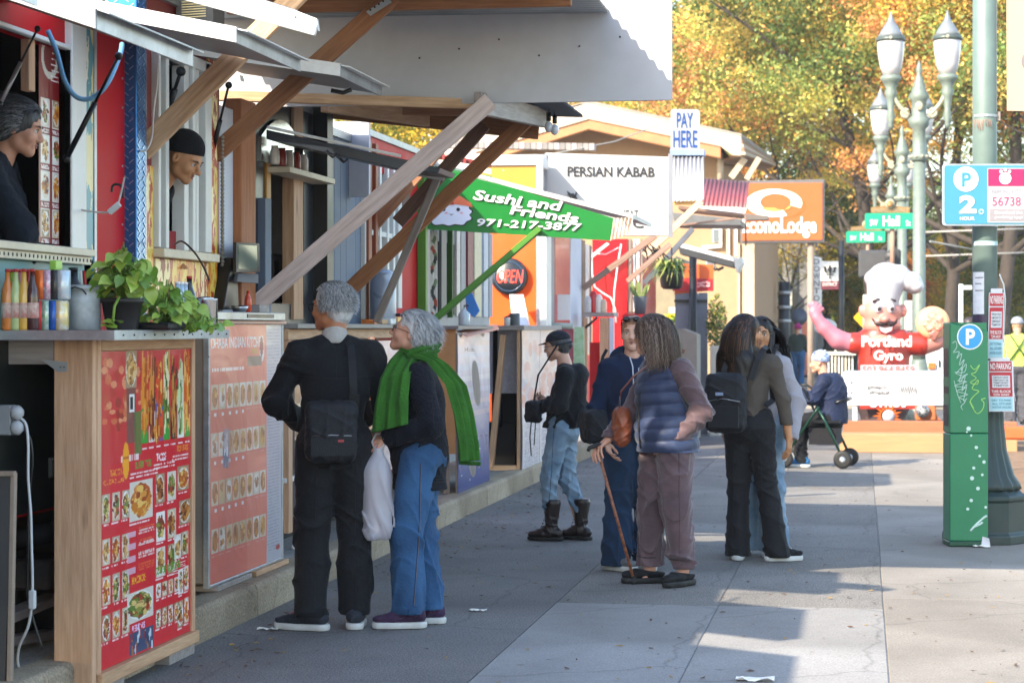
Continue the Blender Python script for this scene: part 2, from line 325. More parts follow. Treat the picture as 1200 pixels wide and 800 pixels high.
# litter: fallen leaves, paper scraps
lf=MB()
for i in range(1100):
    if i<760: x=random.uniform(-3.18,-2.7) if random.random()<.6 else random.uniform(-3.1,1); yv=random.uniform(8.5,24)
    else: x=random.uniform(-3.2,2.4); yv=random.uniform(8.5,26)
    a=random.random()*6.28; s=random.uniform(.003,.02); z=.005
    p=[Vector((x+math.cos(a+t)*s*r,yv+math.sin(a+t)*s*r,z+random.uniform(0,.008))) for t,r in ((0,1.3),(1.4,.6),(3.1,1.2),(4.7,.6))]
    lf.cur=random.choice((0,0,1)); lf.add(p,[(0,1,2,3)])
o=lf.build('leaf_litter',[mat('dry_leaf','5A3A1C',.8),mat('dry_leaf_yellow','9A7A3A',.8)],None,0,False); tag(o,'scattered dry leaves and bits on the pavement','leaf litter',None,'stuff')
sc=mat('scrap_paper','E6E2DA',.7)
def crumple(c,s,lab):
    mb=MB(); n=6
    g=[[Vector((c[0]+(i/n-.5)*s*2.4,c[1]+(j/n-.5)*s,c[2]+.004+random.uniform(0,s*.28))) for j in range(n+1)] for i in range(n+1)]
    mb.add([q for r_ in g for q in r_],[(i*(n+1)+j,(i+1)*(n+1)+j,(i+1)*(n+1)+j+1,i*(n+1)+j+1) for i in range(n) for j in range(n)])
    o=mb.build('paper_scrap',sc); tag(o,lab,'litter'); return o
crumple(PG(314,738),.045,'white paper scrap by the kerb below the indian menu board')
crumple(PG(560,716),.04,'pale paper scrap to the right of the scarf woman shoes')
crumple(PG(885,798),.07,'crumpled white strip of paper lying at the bottom edge of the sidewalk')
crumple(PG(541,604),.05,'small white wrapper beside the kerb near the blue menu board')
crumple(PG(1150,641,.001),.05,'crumpled paper lying against the foot of the green parking machine')
# ================= materials =================
fir_x=wood('fir_x','D4B08C','A8825E','X'); fir_y=wood('fir_y','CBA27C','A8805E','Y'); fir_z=wood('fir_z','D2A886','B08664','Z')
cedar=wood('cedar_x','A06C44','7A4C2E','X'); cedard=wood('dark_timber','6A4634','4A3024','X'); greyw=wood('weathered_board_x','A39A94','857A75','X'); greyz=wood('weathered_board_z','8C8078','6A5F58','Z')
alu=mat('aluminium','B4B8BC',.4,.8,.15,scale=9,bump=.15,dirt=.5); galv=mat('galvanised','A8ADB0',.45,.7,.2,scale=14,dirt=.35)
white=mat('white_panel','DADAD8',.5,var=.06,dirt=.35); whitef=mat('white_frame','D8D8D4',.4,var=.05,dirt=.2); black=mat('black_plastic','121315',.4); blackm=mat('black_metal','17191D',.35,.3)
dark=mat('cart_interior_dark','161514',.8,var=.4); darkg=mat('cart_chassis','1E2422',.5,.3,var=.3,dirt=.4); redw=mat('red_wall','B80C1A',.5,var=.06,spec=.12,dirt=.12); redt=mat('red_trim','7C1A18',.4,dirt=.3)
navy=mat('navy_metal','222A36',.35,.3,var=.1,dirt=.2); bluegrey=mat('blue_grey_siding','5E6B7E',.6,var=.06,dirt=.15); lav=mat('pale_wall','C9CEDA',.6,var=.04,dirt=.1)
orange=mat('orange_wall','E2550C',.45,var=.05,dirt=.08); yellow=mat('yellow_wall','B47E20',.5,var=.05); green=mat('green_paint','427A1A',.45,var=.08,dirt=.12); greend=mat('green_banner','0B7026',.35,var=.06)
teal=mat('teal_wall','2E7C86',.4,var=.1,dirt=.1); cream=mat('cream_sill','D8CBB0',.5,var=.1,dirt=.3); steel=mat('stainless','B9BBBD',.2,.95,var=.05,scale=20); rubber=mat('rubber','0E0E0E',.7)
glass=glassmat(); txtw=mat('lettering_white','EFEFEA',.4,var=.02); txtk=mat('lettering_black','1A1A1C',.5,var=.05); txtg=mat('lettering_grey','5A5A5E',.6)
def diamondmat():
    m=mat('diamond_plate_blue','3E86C4',.22,.75,.12,scale=5); n=m.node_tree;N=n.nodes;L=n.links;b=N['Principled BSDF']
    tc=N.new('ShaderNodeTexCoord'); sp=N.new('ShaderNodeSeparateXYZ'); L.new(tc.outputs['Object'],sp.inputs[0]); 
    def mth(op,a,b_=None,c=None):
        q=N.new('ShaderNodeMath'); q.operation=op
        for i,x in enumerate((a,b_,c)):
            if x is None: continue
            if isinstance(x,(int,float)): q.inputs[i].default_value=x
            else: L.new(x,q.inputs[i])
        return q.outputs[0]
    u=mth('MULTIPLY',mth('ADD',sp.outputs[1],sp.outputs[0]),28); v=mth('MULTIPLY',sp.outputs[2],28)
    h=mth('MULTIPLY',mth('SINE',mth('MULTIPLY',mth('ADD',u,v),3.14)),mth('SINE',mth('MULTIPLY',mth('SUBTRACT',u,v),1.57)))
    h=mth('SMOOTH_MIN',mth('MAXIMUM',h,0),.5,.2); bp=N.new('ShaderNodeBump'); bp.inputs['Strength'].default_value=1; bp.inputs['Distance'].default_value=.012; L.new(h,bp.inputs['Height']); L.new(bp.outputs[0],b.inputs['Normal']); return m
dia=diamondmat()
def artmat(name,cols,sc=5):
    m=mat(name,cols[0],.35,scale=sc,stretch=(1,1,.45),bump=.02); rp=[x for x in m.node_tree.nodes if x.type=='VALTORGB'][0].color_ramp
    while len(rp.elements)>1: rp.elements.remove(rp.elements[0])
    for i,c in enumerate(cols):
        e=rp.elements[0] if i==0 else rp.elements.new(.25+.5*i/len(cols)); e.position=.25+.5*i/len(cols); e.color=(*lin(c),1)
    rp.interpolation='CONSTANT'; return m
fire=artmat('painted_flames',['7A1A12','D8861C','E8C860','B03A18','F0DCA0','8A2A14','D89830']); bluart=artmat('painted_blue_art',['2A6AA8','D8C890','3E8A9A','E8E0C8','2A5A88'],4)
def wallmb(X,y0,y1,z0,z1,ops,t=.05):
    """street facing wall at X with openings (ya,yb,za,zb) sorted by y"""
    mb=MB(); y=y0
    for ya,yb,za,zb in ops:
        mb.box((X-t,y,z0),(X,ya,z1)); mb.box((X-t,ya,z0),(X,yb,za)); mb.box((X-t,ya,zb),(X,yb,z1)); y=yb
    mb.box((X-t,y,z0),(X,y1,z1)); return mb
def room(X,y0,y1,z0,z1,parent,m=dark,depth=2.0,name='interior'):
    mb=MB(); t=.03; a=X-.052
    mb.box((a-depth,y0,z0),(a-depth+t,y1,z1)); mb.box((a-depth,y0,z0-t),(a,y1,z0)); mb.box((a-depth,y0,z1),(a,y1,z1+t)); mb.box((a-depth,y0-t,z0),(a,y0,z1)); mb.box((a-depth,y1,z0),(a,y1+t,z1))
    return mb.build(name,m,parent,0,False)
def frame(X,ya,yb,za,zb,w,t,m,parent,name='window_frame'):
    mb=MB(); a=X-.02;b=X+t
    mb.box((a,ya-w,za-w),(b,ya,zb+w)).box((a,yb,za-w),(b,yb+w,zb+w)).box((a,ya,zb),(b,yb,zb+w)).box((a,ya,za-w),(b,yb,za)); return mb.build(name,m,parent,.004,False)
def Zp(px,py,X): return PX(px,py,X).z
# ================= CART A: red cart with the first window =================
XA=-3.5
ca=empty('food_cart',(XA-1,8,.165),'red food cart nearest the viewer, a woman in dark fleece at its window','food cart')
ya,yb=YX(-70,XA),YX(76,XA); za,zb=1.905,2.78
y_e=YX(146,XA)
wallmb(XA,3.0,y_e,.75,2.98,[(ya,yb,za,zb)]).build('wall',redw,ca,0,False)
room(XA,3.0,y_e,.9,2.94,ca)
box('roof',(XA-2.1,2.95,2.98),(XA+.03,y_e+.02,3.02),galv,ca)
box('chassis',(XA-1.9,3.2,.45),(XA-.12,y_e-.1,.75),darkg,ca)
box('lower_panel',(XA-.02,YX(-40,XA),1.52),(XA+.012,YX(108,XA),1.86),teal,ca)
box('lower_skin',(XA-.02,3.05,.76),(XA+.008,y_e-.02,1.515),darkg,ca)
frame(XA,ya,yb,za,zb,.02,.03,whitef,ca)
box('window_jamb',(XA-.03,YX(76,XA),1.86),(XA+.035,YX(93,XA),2.97),whitef,ca)
box('painted_strip',(XA-.005,YX(95.5,XA),1.5),(XA+.012,YX(106.5,XA),2.97),bluart,ca)
box('trim_strip',(XA-.005,YX(107,XA),1.4),(XA+.018,YX(109.5,XA),2.97),alu,ca)
sl=MB().box((XA-.04,YX(-60,XA),1.868),(XA+.07,YX(95,XA),1.9)); 
sl.box((XA+.02,YX(-60,XA),1.83),(XA+.05,YX(95,XA),1.867)); sill=sl.build('window_sill',cream,ca,.003,False)
rv=MB(); y=YX(-20,XA)
while y<YX(94,XA): rv.box((XA+.05,y,1.842),(XA+.054,y+.006,1.856)); y+=.045
rv.build('rivet_row',blackm,sill,0,False)
rv=MB()
for k in range(14):
    z=1.2+k*.14; c=(XA+.002,YX(143,XA),z); rv.ball(c,.006,5,(.6,1,1))
rv.build('rivet_row',alu,ca,0,False)
# inner menu in the window
r=Ras(40,150,'7E1A1C'); r.ell(.45,.14,.36,.1,'C9BFB0'); r.ell(.45,.14,.26,.07,'6E1416')
for j in range(4):
    for i in range(2): r.rect(.08+i*.46,.33+j*.17,.38,.135,'D8D4CC'); r.plate(.11+i*.46,.335+j*.17,.32,.125)
    for q in range(3): r.line(.1,.475+j*.17+q*.007,.34); r.line(.56,.475+j*.17+q*.007,.34)
for q in range(7): r.line(.5,.09+q*.026,.42,h=.008)
p0=PX(45,284,XA-.03); p1=PX(73,284,XA-.03)
r.build('window_menu',p0,(0,p1.y-p0.y,0),(0,0,Zp(60,30,XA)-p0.z),ca)
box('window_post',(XA-.05,YX(37,XA),2.56),(XA-.01,YX(44,XA),2.9),fir_z,ca)
# corner post with blue tread plate
cpost=box('corner_post',(XA-.1,y_e,1.4),(XA+.06,YX(158,XA),3.3),mat('tread_blue','2E6CA8',.25,.6,.1,scale=3),ca,.004)
tr_=MB(); ye_=YX(158,XA)
for i in range(74):
    for j in range(3):
        for fc in (0,1):
            z=1.42+i*.025; 
            if fc==0: u=XA-.09+j*.05+(.025 if i%2 else 0); c=Vector((u,y_e-.001,z)); dv=Vector((.011,0,.009*(1 if (i+j)%2 else -1))); tr_.beam(c-dv,c+dv,.004,.005,(0,1,0))
            else:
                n_=max(2,int((ye_-y_e)/.05)); 
                if j>=n_: continue
                u=y_e+.02+j*(ye_-y_e)/n_+(.02 if i%2 else 0); c=Vector((XA+.061,u,z)); dv=Vector((0,.014,.009*(1 if (i+j)%2 else -1))); tr_.beam(c-dv,c+dv,.004,.005,(1,0,0))
o=tr_.build('tread_pattern',mat('tread_bright','A8C8E8',.2,.7),cpost,0,False); o['kind']='stuff'
box('corner_bead',(XA+.0,YX(158,XA)+.001,1.35),(XA+.05,YX(160.5,XA),3.3),steel,ca)
# ================= CART B: flame painted cart =================
yb0=YX(161,XA); yb1=YX(257,XA); oa,ob=YX(179,XA),YX(240,XA); zo,zt=Zp(200,292,XA),Zp(200,72,XA)
cb=empty('food_cart',(XA-1,(yb0+yb1)/2,.165),'flame painted food cart with the man in a black beanie leaning out of its window','food cart')
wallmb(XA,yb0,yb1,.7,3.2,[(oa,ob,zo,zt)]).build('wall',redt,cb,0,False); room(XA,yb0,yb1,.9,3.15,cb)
box('roof',(XA-2.1,yb0,3.2),(XA+.03,yb1,3.26),galv,cb); box('chassis',(XA-1.9,yb0+.1,.45),(XA-.12,yb1-.1,.7),darkg,cb)
box('painted_panel',(XA-.01,YX(180,XA),1.2),(XA+.012,YX(243,XA),Zp(200,304,XA)),fire,cb); box('painted_strip',(XA-.01,YX(241.5,XA),1.2),(XA+.014,YX(252,XA),3.1),fire,cb)
box('painted_strip',(XA-.01,YX(166,XA),1.2),(XA+.013,YX(177,XA),2.35),fire,cb)
fr=MB()
for a,b_,t in ((177.5,180,.04),(190.5,194,.02),(212,217,.02),(219,222,.035),(226,229,.02),(233,240,.04)): fr.box((XA-.05,YX(a,XA),zo),(XA+t,YX(b_,XA),zt+.05))
fr.box((XA-.06,YX(177,XA),zt),(XA+.04,ob,zt+.06)); fr.build('window_frame',whitef,cb,.003,False)
box('window_sill',(XA-.06,YX(177,XA),zo-.05),(XA+.07,YX(243,XA),zo-.006),cream,cb)
pn=box('pane',(XA-.035,YX(180,XA),zo),(XA-.03,YX(191,XA),zt),glass,cb,0)
box('pane',(XA-.035,YX(216,XA),zo),(XA-.03,YX(234,XA),zt),glass,cb,0)
rp=MB(); z=1.8
while z<2.6: rp.ball((XA+.03,YX(254.5,XA),z),.012,6); z+=.022
rp.build('rope_light',mat('rope_light','8A8478',.3),cb)
lem=MB()
for i in range(60):
    c=PX(random.uniform(181,190),random.uniform(216,280),XA-.12); a=random.random()*6.3;s=.03; n=Vector((random.uniform(-1,1),random.uniform(-1,1),random.uniform(-1,1))).normalized(); u=n.orthogonal().normalized()*s; w=n.cross(u)
    lem.cur=i%3; lem.add([c-u,c-w*.6,c+u,c+w*.6],[(0,1,2,3)])
o=lem.build('paper_flowers',[mat('petal_yellow','E8D020',.5),mat('petal_green','3E9A3A',.5),mat('petal_pale','DDE2E8',.5)],None,0,False); tag(o,'yellow and green artificial flowers behind the glass of the flame painted cart','artificial flowers')
# pale wall and post beyond
cc=empty('partition_wall',(XA,YX(265,XA),.165),'narrow pale lavender wall panel between the flame painted cart and a wooden post','wall panel')
box('panel',(XA-1.2,YX(257,XA)+.005,.3),(XA-.01,YX(276,XA),Zp(265,125,XA)),lav,cc)
o=box('wooden_post',(XA-.06,YX(274.5,XA-.0)+.01,.17),(XA+.04,YX(292,XA),Zp(280,117,XA)),wood('fir_z_orange','A8683A','8A4E2A','Z'),None,.005); tag(o,'reddish timber post right of the pale lavender wall, tablet in front of it','post')
# ================= CART C: open dark stall =================
XC=-3.7
y0,y1=YX(293,XC),YX(377,XC)
cz=empty('food_stall',(XC-1,(y0+y1)/2,.165),'dark open fronted stall with a curved range hood and card terminal','food stall')
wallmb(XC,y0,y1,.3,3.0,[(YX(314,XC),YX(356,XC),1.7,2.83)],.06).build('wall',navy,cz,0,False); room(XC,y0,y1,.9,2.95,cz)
box('roof',(XC-2.1,y0,3.0),(XC,y1,3.05),galv,cz)
box('yellow_jamb',(XC-.02,YX(310,XC),1.5),(XC+.015,YX(315,XC),2.6),yellow,cz); box('metal_jamb',(XC-.02,YX(302,XC),1.5),(XC+.05,YX(309,XC),2.35),bluegrey,cz)
box('timber_jamb',(XC-.06,YX(341,XC),1.6),(XC+.02,YX(352,XC),Zp(345,120,XC)),fir_z,cz)
box('black_post',(XC-.05,YX(367,XC),1.5),(XC+.1,YX(374,XC),Zp(370,117,XC)),black,cz); box('pipe_cover',(XC+.0,YX(374,XC),1.3),(XC+.07,YX(378,XC),2.4),greyz,cz)
hd=MB(); n=12
a0,a1=PX(312,150,XC+.05),PX(366,150,XC+.05)
pts=[(XC+.02,a0.y+(a1.y-a0.y)*t,2.62+.26*math.sin(math.pi*(.15+.8*t))) for t in np.linspace(0,1,n)]
hd.prism([(XC+.02,a0.y,2.58)]+pts+[(XC+.02,a1.y,2.58)],(-.35,0,0)).build('range_hood',steel,cz)
for i in range(5):
    c=PX(322+i*8.5,150,XC+.1); jr=MB().lathe((c.x,c.y,2.56),[(.028,0),(.03,.01),(.03,.08),(.022,.1),(.024,.115)],10).build('jar',mat('spice_jar_red','8A2A1C',.3) if i%2 else mat('spice_jar_pale','C8BEB0',.3)); tag(jr,'%s spice jar, %s from the left on the ledge under the curved hood'%('red' if i%2 else 'pale',['first','second','third','fourth','fifth'][i]),'jar','spice jars under the hood')
lg=box('ledge',(XC+.0,YX(311,XC),2.52),(XC+.16,YX(366,XC),2.557),cream,cz)
tb=empty('card_terminal',(XC-.3,YX(328,XC),1.75),'grey keypad phone terminal standing inside the dark stall','card terminal')
c=PX(326,300,XC-.25); box('body',(c.x-.1,c.y-.12,1.66),(c.x,c.y+.13,2.05),mat('grey_plastic','6A6A6C',.5),tb,.01); box('screen',(c.x,c.y-.1,1.84),(c.x+.006,c.y+.0,2.0),blackm,tb,0)
for a in range(3):
    for b_ in range(5): box('key',(c.x,c.y+.02+a*.032,1.7+b_*.05),(c.x+.008,c.y+.042+a*.032,1.73+b_*.05),black,tb,0)
# ================= CART D: blue grey siding =================
y0,y1=YX(378,XC),YX(425,XC)
cdd=empty('food_cart',(XC-1,(y0+y1)/2,.165),'windowless blue grey sided cart behind the man in the dark suit','food cart')
nb=7
for i in range(nb):
    a=y0+(y1-y0)*i/nb; b_=y0+(y1-y0)*(i+1)/nb; box('siding_panel',(XC-.05,a+.003,.3),(XC+(.0 if i<5 else -.012),b_-.003,2.9),bluegrey,cdd,.003)
box('corner_trim',(XC-.05,y1,.3),(XC+.02,y1+.05,2.95),whitef,cdd); box('roof',(XC-2,y0,2.9),(XC+.02,y1+.05,2.96),galv,cdd); box('end_wall',(XC-2,y0-.03,.3),(XC-.02,y0,2.9),white,cdd)
# ================= CART E: windowed cart with red end =================
y0,y1=YX(426,XC)+.01,YX(490,XC)
ce=empty('food_cart',(XC-1,(y0+y1)/2,.165),'cart with brown posts, crowded white framed window and red wall behind the scarf woman','food cart')
o1,o2=YX(432,XC),YX(465,XC)
wallmb(XC,y0,y1,.4,3.0,[(o1,o2,1.75,2.75)]).build('wall',redw,ce,0,False); room(XC,y0,y1,.9,2.95,ce,mat('cart_interior_warm','4A3A30',.8,var=.5,scale=14)); box('roof',(XC-2.1,y0,3.0),(XC+.02,y1,3.05),galv,ce)
for a,b_ in ((425.5,430),(434,437.5)): box('brown_post',(XC-.03,YX(a,XC)+.02,1.2),(XC+.04,YX(b_,XC),2.95),mat('brown_paint','8A4426',.5),ce)
fr=MB()
for a,b_ in ((441,443),(450,452),(457,459),(463,467)): fr.box((XC-.04,YX(a,XC),1.7),(XC+.03,YX(b_,XC),2.8))
fr.box((XC-.04,o1,2.25),(XC+.02,o2,2.29)); fr.build('window_frame',whitef,ce,.003,False)
cols=['D8D4CC','8AA03A','A83A2A','E8E4DC','3A6AA8','C8A048','5A3A2A']
cn_='pale grey|green|red|white|blue|mustard|brown'.split('|'); on_='first|second|third|fourth|fifth|sixth|seventh'.split('|')
for i in range(24):
    sh_,ps=i%4,i//4; a=YX(435+ps*5+random.uniform(-.8,.8),XC-.15); z=(1.76,1.98,2.3,2.52)[sh_]; s=random.uniform(.02,.05); hgt=random.uniform(.08,.2)
    o=MB().lathe((XC-.12-random.random()*.2,a,z),[(s,0),(s,hgt*.6),(s*.5,hgt*.75),(s*.45,hgt)],8).build('bottle',mat('stock_%d'%(i%7),cols[i%7],.35)); tag(o,'%s bottle, %s from the left on the %s shelf of the crowded window'%(cn_[i%7],on_[ps],('lowest','second','third','top')[sh_]),'bottle','bottles in the crowded window')
for z in (1.97,2.29,2.51): box('shelf',(XC-.35,o1,z-.02),(XC-.06,o2,z-.004),whitef,ce,0)
box('notice',(XC+.002,YX(471,XC),2.52),(XC+.008,YX(480,XC),2.72),mat('notice_brown','6A4A40',.5),ce)
# urn
c=PX(449,384,XC+.15); ur=empty('drink_urn',(c.x,c.y,1.56),'pale grey drink urn with a tap on the counter behind the thin grey brace','drink urn')
MB().lathe((c.x,c.y,1.56),[(.095,0),(.1,.02),(.1,.33),(.08,.37),(.085,.39),(.05,.42)],20).build('body',mat('urn_grey','9AA0AC',.3,.3),ur); MB().tube([(c.x+.09,c.y,1.64),(c.x+.15,c.y,1.64),(c.x+.155,c.y,1.6)],.012).build('tap',black,ur)
# ================= SUSHI stall with green posts =================
XS=-3.75
y0,y1=YX(491,XS),YX(574,XS)
cs=empty('food_stall',(XS-1,(y0+y1)/2,.165),'sushi stall with bright green posts, brace and printed green banner','food stall')
ops=[(YX(508,XS),YX(545,XS),1.66,2.32)]
wallmb(XS,y0,y1,.3,3.0,ops).build('wall',mat('stall_wall_grey','9A9C9E',.5,var=.1,dirt=.3),cs,0,False); room(XS,y0,y1,.9,2.95,cs); box('roof',(XS-2,y0,3.0),(XS,y1,3.05),galv,cs)
P=PD
def post(px0,px1,d,ya_,yb_,m,par,name='post',t=.08):
    a=P(px0,yb_,d);b=P(px1,ya_,d); return box(name,(a.x,a.y-t/2,a.z),(b.x,a.y+t/2,b.z),m,par,.004)
post(490,500.5,18.0,262,386,green,cs); post(488,499,18.05,200,262,green,cs)
post(524,531,19.6,262,372,mat('green_dark','2E5A1A',.5),cs,t=.05)
bn=MB()
z=1.66
rz=Ras(16,90,'D8D0C8')
for i in range(30): rz.ell(.5+.25*math.sin(i*.9),i/30,.22,.03,random.choice(['3A3A38','B8432A','E8E0D8','7A8A6A']))
a=P(505,385,18.6); rz.build('hanging_scroll',P(504,384,18.6),P(513,384,18.6)-P(504,384,18.6),(0,0,P(505,268,18.6).z-P(505,384,18.6).z),cs)
for a,b_,m_ in ((515,521,'6A6A6A'),(533,537,'D4CCC4'),(538,543,'8A8E94'),(546,552,'7A2430'),(554,562,'C8BE9A'),(565,570,'B4BAC2'),(571,575,'7E848C')):
    box('vertical_strip',(XS-.01,YX(a,XS),1.65),(XS+.02,YX(b_,XS),2.5),mat('strip_'+m_,m_,.5,var=.15,scale=12),cs,.002)
# banner panel facing the viewer, sloping top edge
d=18.2; O=P(497,268,d); U=P(715,281,d)-O
tl=P(489,204,d); tr=P(742,250,d); bl=P(492,268,d); br=P(715,282,d)
ban=MB().prism([bl,br,P(737,262,d)*.0+P(720,256,d),P(545,203,d),P(489,196,d)],(0,.03,0)).build('banner',greend,cs,0)
n_=Vector((0,-1,0))
def onb(px,py,dd=d-.01): return P(px,py,dd)
def lt(name,s,p00,p10,p01,m,par,**k): # corners in photo space on a facing plane
    a=onb(*p00); return letters(name,s,a,onb(*p10)-a,onb(*p01)-a,m,par,**k)
purple=mat('lettering_shadow','14502A',.5)
for dx,dy,m_,lf_ in ((.6,.8,txtk,.002),(0,0,txtw,.006)):
    lt('lettering','Sushi and',(554+dx,234+dy),(660+dx,248+dy),(554+dx,222+dy),m_,ban,off=.022,shear=.25,lift=lf_)
    lt('lettering','Friends',(597+dx,251+dy),(678+dx,262+dy),(597+dx,240+dy),m_,ban,off=.025,shear=.2,lift=lf_)
    lt('lettering','971-217-3877',(559+dx,265+dy),(682+dx,271+dy),(559+dx,256+dy),m_,ban,off=.02,shear=.15,lift=lf_)
def blob(pts,m,par,dd,name): return MB().add([P(a,b_,dd) for a,b_ in pts],[tuple(range(len(pts)))]).build(name,m,par,0)
import math as mt
def rnd(cx,cy,rx,ry,n=22,wob=0,k=9,ph=0,sq=2.0):
    o=[]
    for i in range(n):
        a=2*mt.pi*i/n; q=(abs(mt.cos(a))**sq+abs(mt.sin(a))**sq)**(-1/sq); r_=q*(1+wob*mt.sin(a*k+ph)); o.append((cx+rx*r_*mt.cos(a),cy-ry*r_*mt.sin(a)))
    return o
pale=mat('emblem_rice','DDE0EE',.5,var=.03)
blob(rnd(526,250,27,15,66,.06,11,sq=3.2),txtk,ban,d-.004,'emblem_outline'); blob(rnd(526,250,25.5,13.5,66,.06,11,sq=3.2),pale,ban,d-.008,'emblem')
blob([(505,240),(510,232),(525,228),(540,230),(552,238),(554,243),(545,241),(530,239),(515,240)],mat('emblem_salmon','E0704A',.5),ban,d-.012,'emblem_topping')
blob([(520,240),(522,230),(530,229),(532,240)],mat('emblem_red','B83A1C',.5),ban,d-.014,'emblem_topping')
for x in (520,537): blob(rnd(x,245.5,2.2,2.2,12),txtk,ban,d-.012,'emblem_eye')
for x in (524,542): blob(rnd(x-1,249.5,2,1,10),mat('emblem_pink','E8A0A8',.5),ban,d-.012,'emblem_cheek')
blob([(526,250),(529,252.5),(532,250),(529,251.4)],txtk,ban,d-.013,'emblem_mouth')
box('roof_sheet',(tl.x-.1,tl.y+.04,2.86),(tl.x,tl.y+1.7,2.9),whitef,cs)
MB().prism([P(545,200,d),P(742,251,d),P(742,256,d),P(545,206,d)],(0,1.6,0)).build('canopy_roof',mat('canopy_white','C8C4BE',.5,dirt=.3),cs)
st=MB()
for i in range(11):
    x=716+i*2.2; 
    st.cur=i%2; st.prism([P(x-1.2,282-i*.8,d),P(x,282-i*.8,d),P(x+4.2,255,d),P(x+3,255,d)],(0,.01,0))
st.build('banner_end_strips',[mat('strip_cream','D8CBB8',.6),mat('strip_brown','9A7A62',.6)],cs)
beam('brace',P(505,378,18.15),P(633,268,18.15),.05,.1,green,cs,up=(0,1,0))
# orange end wall with sign
d2=24.2
co=empty('food_cart',(-4,24.4,.165),'orange and yellow cart end wall carrying a round open sign','food cart')
a=P(577,386,d2); b_=P(630,278,d2)
box('end_wall',(a.x-.3,a.y,.3),(b_.x,a.y+.06,2.62),orange,co,.004); c=P(577,278,d2); e=P(630,182,d2)
box('upper_wall',(a.x-.3,a.y+.005,2.63),(b_.x,a.y+.06,P(600,195,d2).z),yellow,co,.004); box('roof_edge',(a.x-.4,a.y-.03,P(600,194,d2).z),(b_.x+.02,a.y+.8,P(600,182,d2).z),white,co,.004)
box('corner_post',(b_.x,a.y-.02,.3),(P(637.5,300,d2).x,a.y+.08,P(632,182,d2).z),mat('tread_plate_pale','BFC6D4',.3,.6,var=.3,scale=60),co,.003)
for py in (190,): 
    for i in range(4): MB().ball(P(590+i*11,200,d2-.01),.012,6).build('bolt',alu,co)
sg=empty('open_sign',P(596,345,d2-.1),'round black neon open sign hanging on the orange wall','sign')
c=P(597,324,d2-.1); ax=Matrix.Rotation(R(90),3,'X')
MB().lathe((c.x,c.y+.04,c.z),[(.0,0),(.2,0),(.21,.02),(.21,.05),(.19,.065),(.0,.065)],32,ax).build('case',mat('sign_case','1B2028',.25),sg)
rg=MB(); rg.tube([(c.x+.165*mt.cos(t),c.y-.028,c.z+.165*mt.sin(t)) for t in np.linspace(0,6.283,40)],.006,6,False); rg.build('rim_tube',mat('unlit_tube_blue','39506A',.2),sg)
letters('open_tube','OPEN',(c.x-.145,c.y-.03,c.z-.075),(.29,0,0),(.02,0,.15),mat('neon_red','FF3A28',.4,emit=1.6),sg,off=-.012,lift=.004)
# white menu frame, mug
sm=empty('table_sign',P(612,384,22),'white framed notice leaning against the orange wall','notice'); a=P(603,383,23.6)
MB().prism([P(601,383,23.4),P(621,383,23.4),P(613,345,23.9),P(597,345,23.9)],(0,.02,0)).build('board',white,sm); MB().prism([P(603.5,381,23.36),P(618,381,23.36),P(611,348,23.86),P(599.5,348,23.86)],(0,.005,0)).build('print',mat('notice_blue_grey','B4C2D2',.5,var=.15,scale=20),sm)
mg=empty('mug',P(600,384,21.2),'dark mug and cup standing on the counter under the open sign','mug'); c=P(603,384,21.2)
MB().lathe((c.x,c.y,c.z-.01),[(.05,0),(.055,.02),(.055,.15),(.05,.155)],16).build('body',mat('mug_grey','4A4E52',.4),mg); MB().tube([(c.x-.05,c.y,c.z+.12),(c.x-.1,c.y,c.z+.1),(c.x-.1,c.y,c.z+.05),(c.x-.05,c.y,c.z+.02)],.01).build('handle',black,mg)
c=P(596,384,21.2); o=MB().lathe((c.x,c.y-.1,c.z-.01),[(.03,0),(.032,.1),(.034,.11)],14).build('cup',mat('cup_white','D8D4CE',.4,var=.3,scale=30)); tag(o,'small white patterned cup in front of the dark mug','cup')
# ================= COUNTER 1 =================
X1=-3.12; ctz=1.535
p_l=PX(111,700,X1); p_r=PX(226,700,X1)
k1=empty('counter',(X1,(p_l.y+p_r.y)/2,0),'wooden counter with the large red mexican menu on its street side','counter')
yl=PX(110,700,X1).y; yr=PX(229,700,X1).y; xl=-3.62
zt=1.5; zb=.05
# camera side: two timber boards and a skirt board
px63=PY(63,600,yl).x
for a,b_ in ((px63,X1-.004),): box('post_board',(a,yl,.02),(b_,yl+.045,zt-.002),fir_z,k1,.004)
box('skirt_board',(xl-.4,yl+.004,zt-.105),(px63-.003,yl+.05,zt-.002),greyw,k1,.004)
br=MB().prism([PY(48,421,yl-.004),PY(79,424,yl-.004),PY(79,435,yl-.004),PY(68,436,yl-.004)],(0,.004,0)); br.build('bracket',galv,k1,0)
for q in (71,75): MB().ball(PY(q,430,yl-.006),.003,5).build('screw',blackm,k1)
# street side: rails, stiles, backing, print
box('stile',(X1-.04,yl+.047,.08),(X1,yl+.09,zt),fir_z,k1); box('stile',(X1-.04,yr-.045,.08),(X1,yr,zt),fir_z,k1)
box('rail',(X1-.04,yl+.092,zt-.05),(X1+.001,yr-.047,zt),fir_y,k1); box('rail',(X1-.045,yl+.047,.06),(X1+.02,yr+.0,.115),fir_y,k1)
box('backing',(X1-.035,yl+.092,.117),(X1-.012,yr-.047,zt-.052),fir_y,k1,0)
box('foot_block',(X1-.12,yr-.35,.0),(X1-.01,yr+.02,.05),greyw,k1); box('foot_block',(X1-.12,yl+.1,.0),(X1-.01,yl+.4,.05),greyw,k1)
box('end_board',(xl,yr-.03,.2),(X1-.045,yr,zt),fir_z,k1)
W_,H_=130,340; r=Ras(W_,H_,'D0242E')
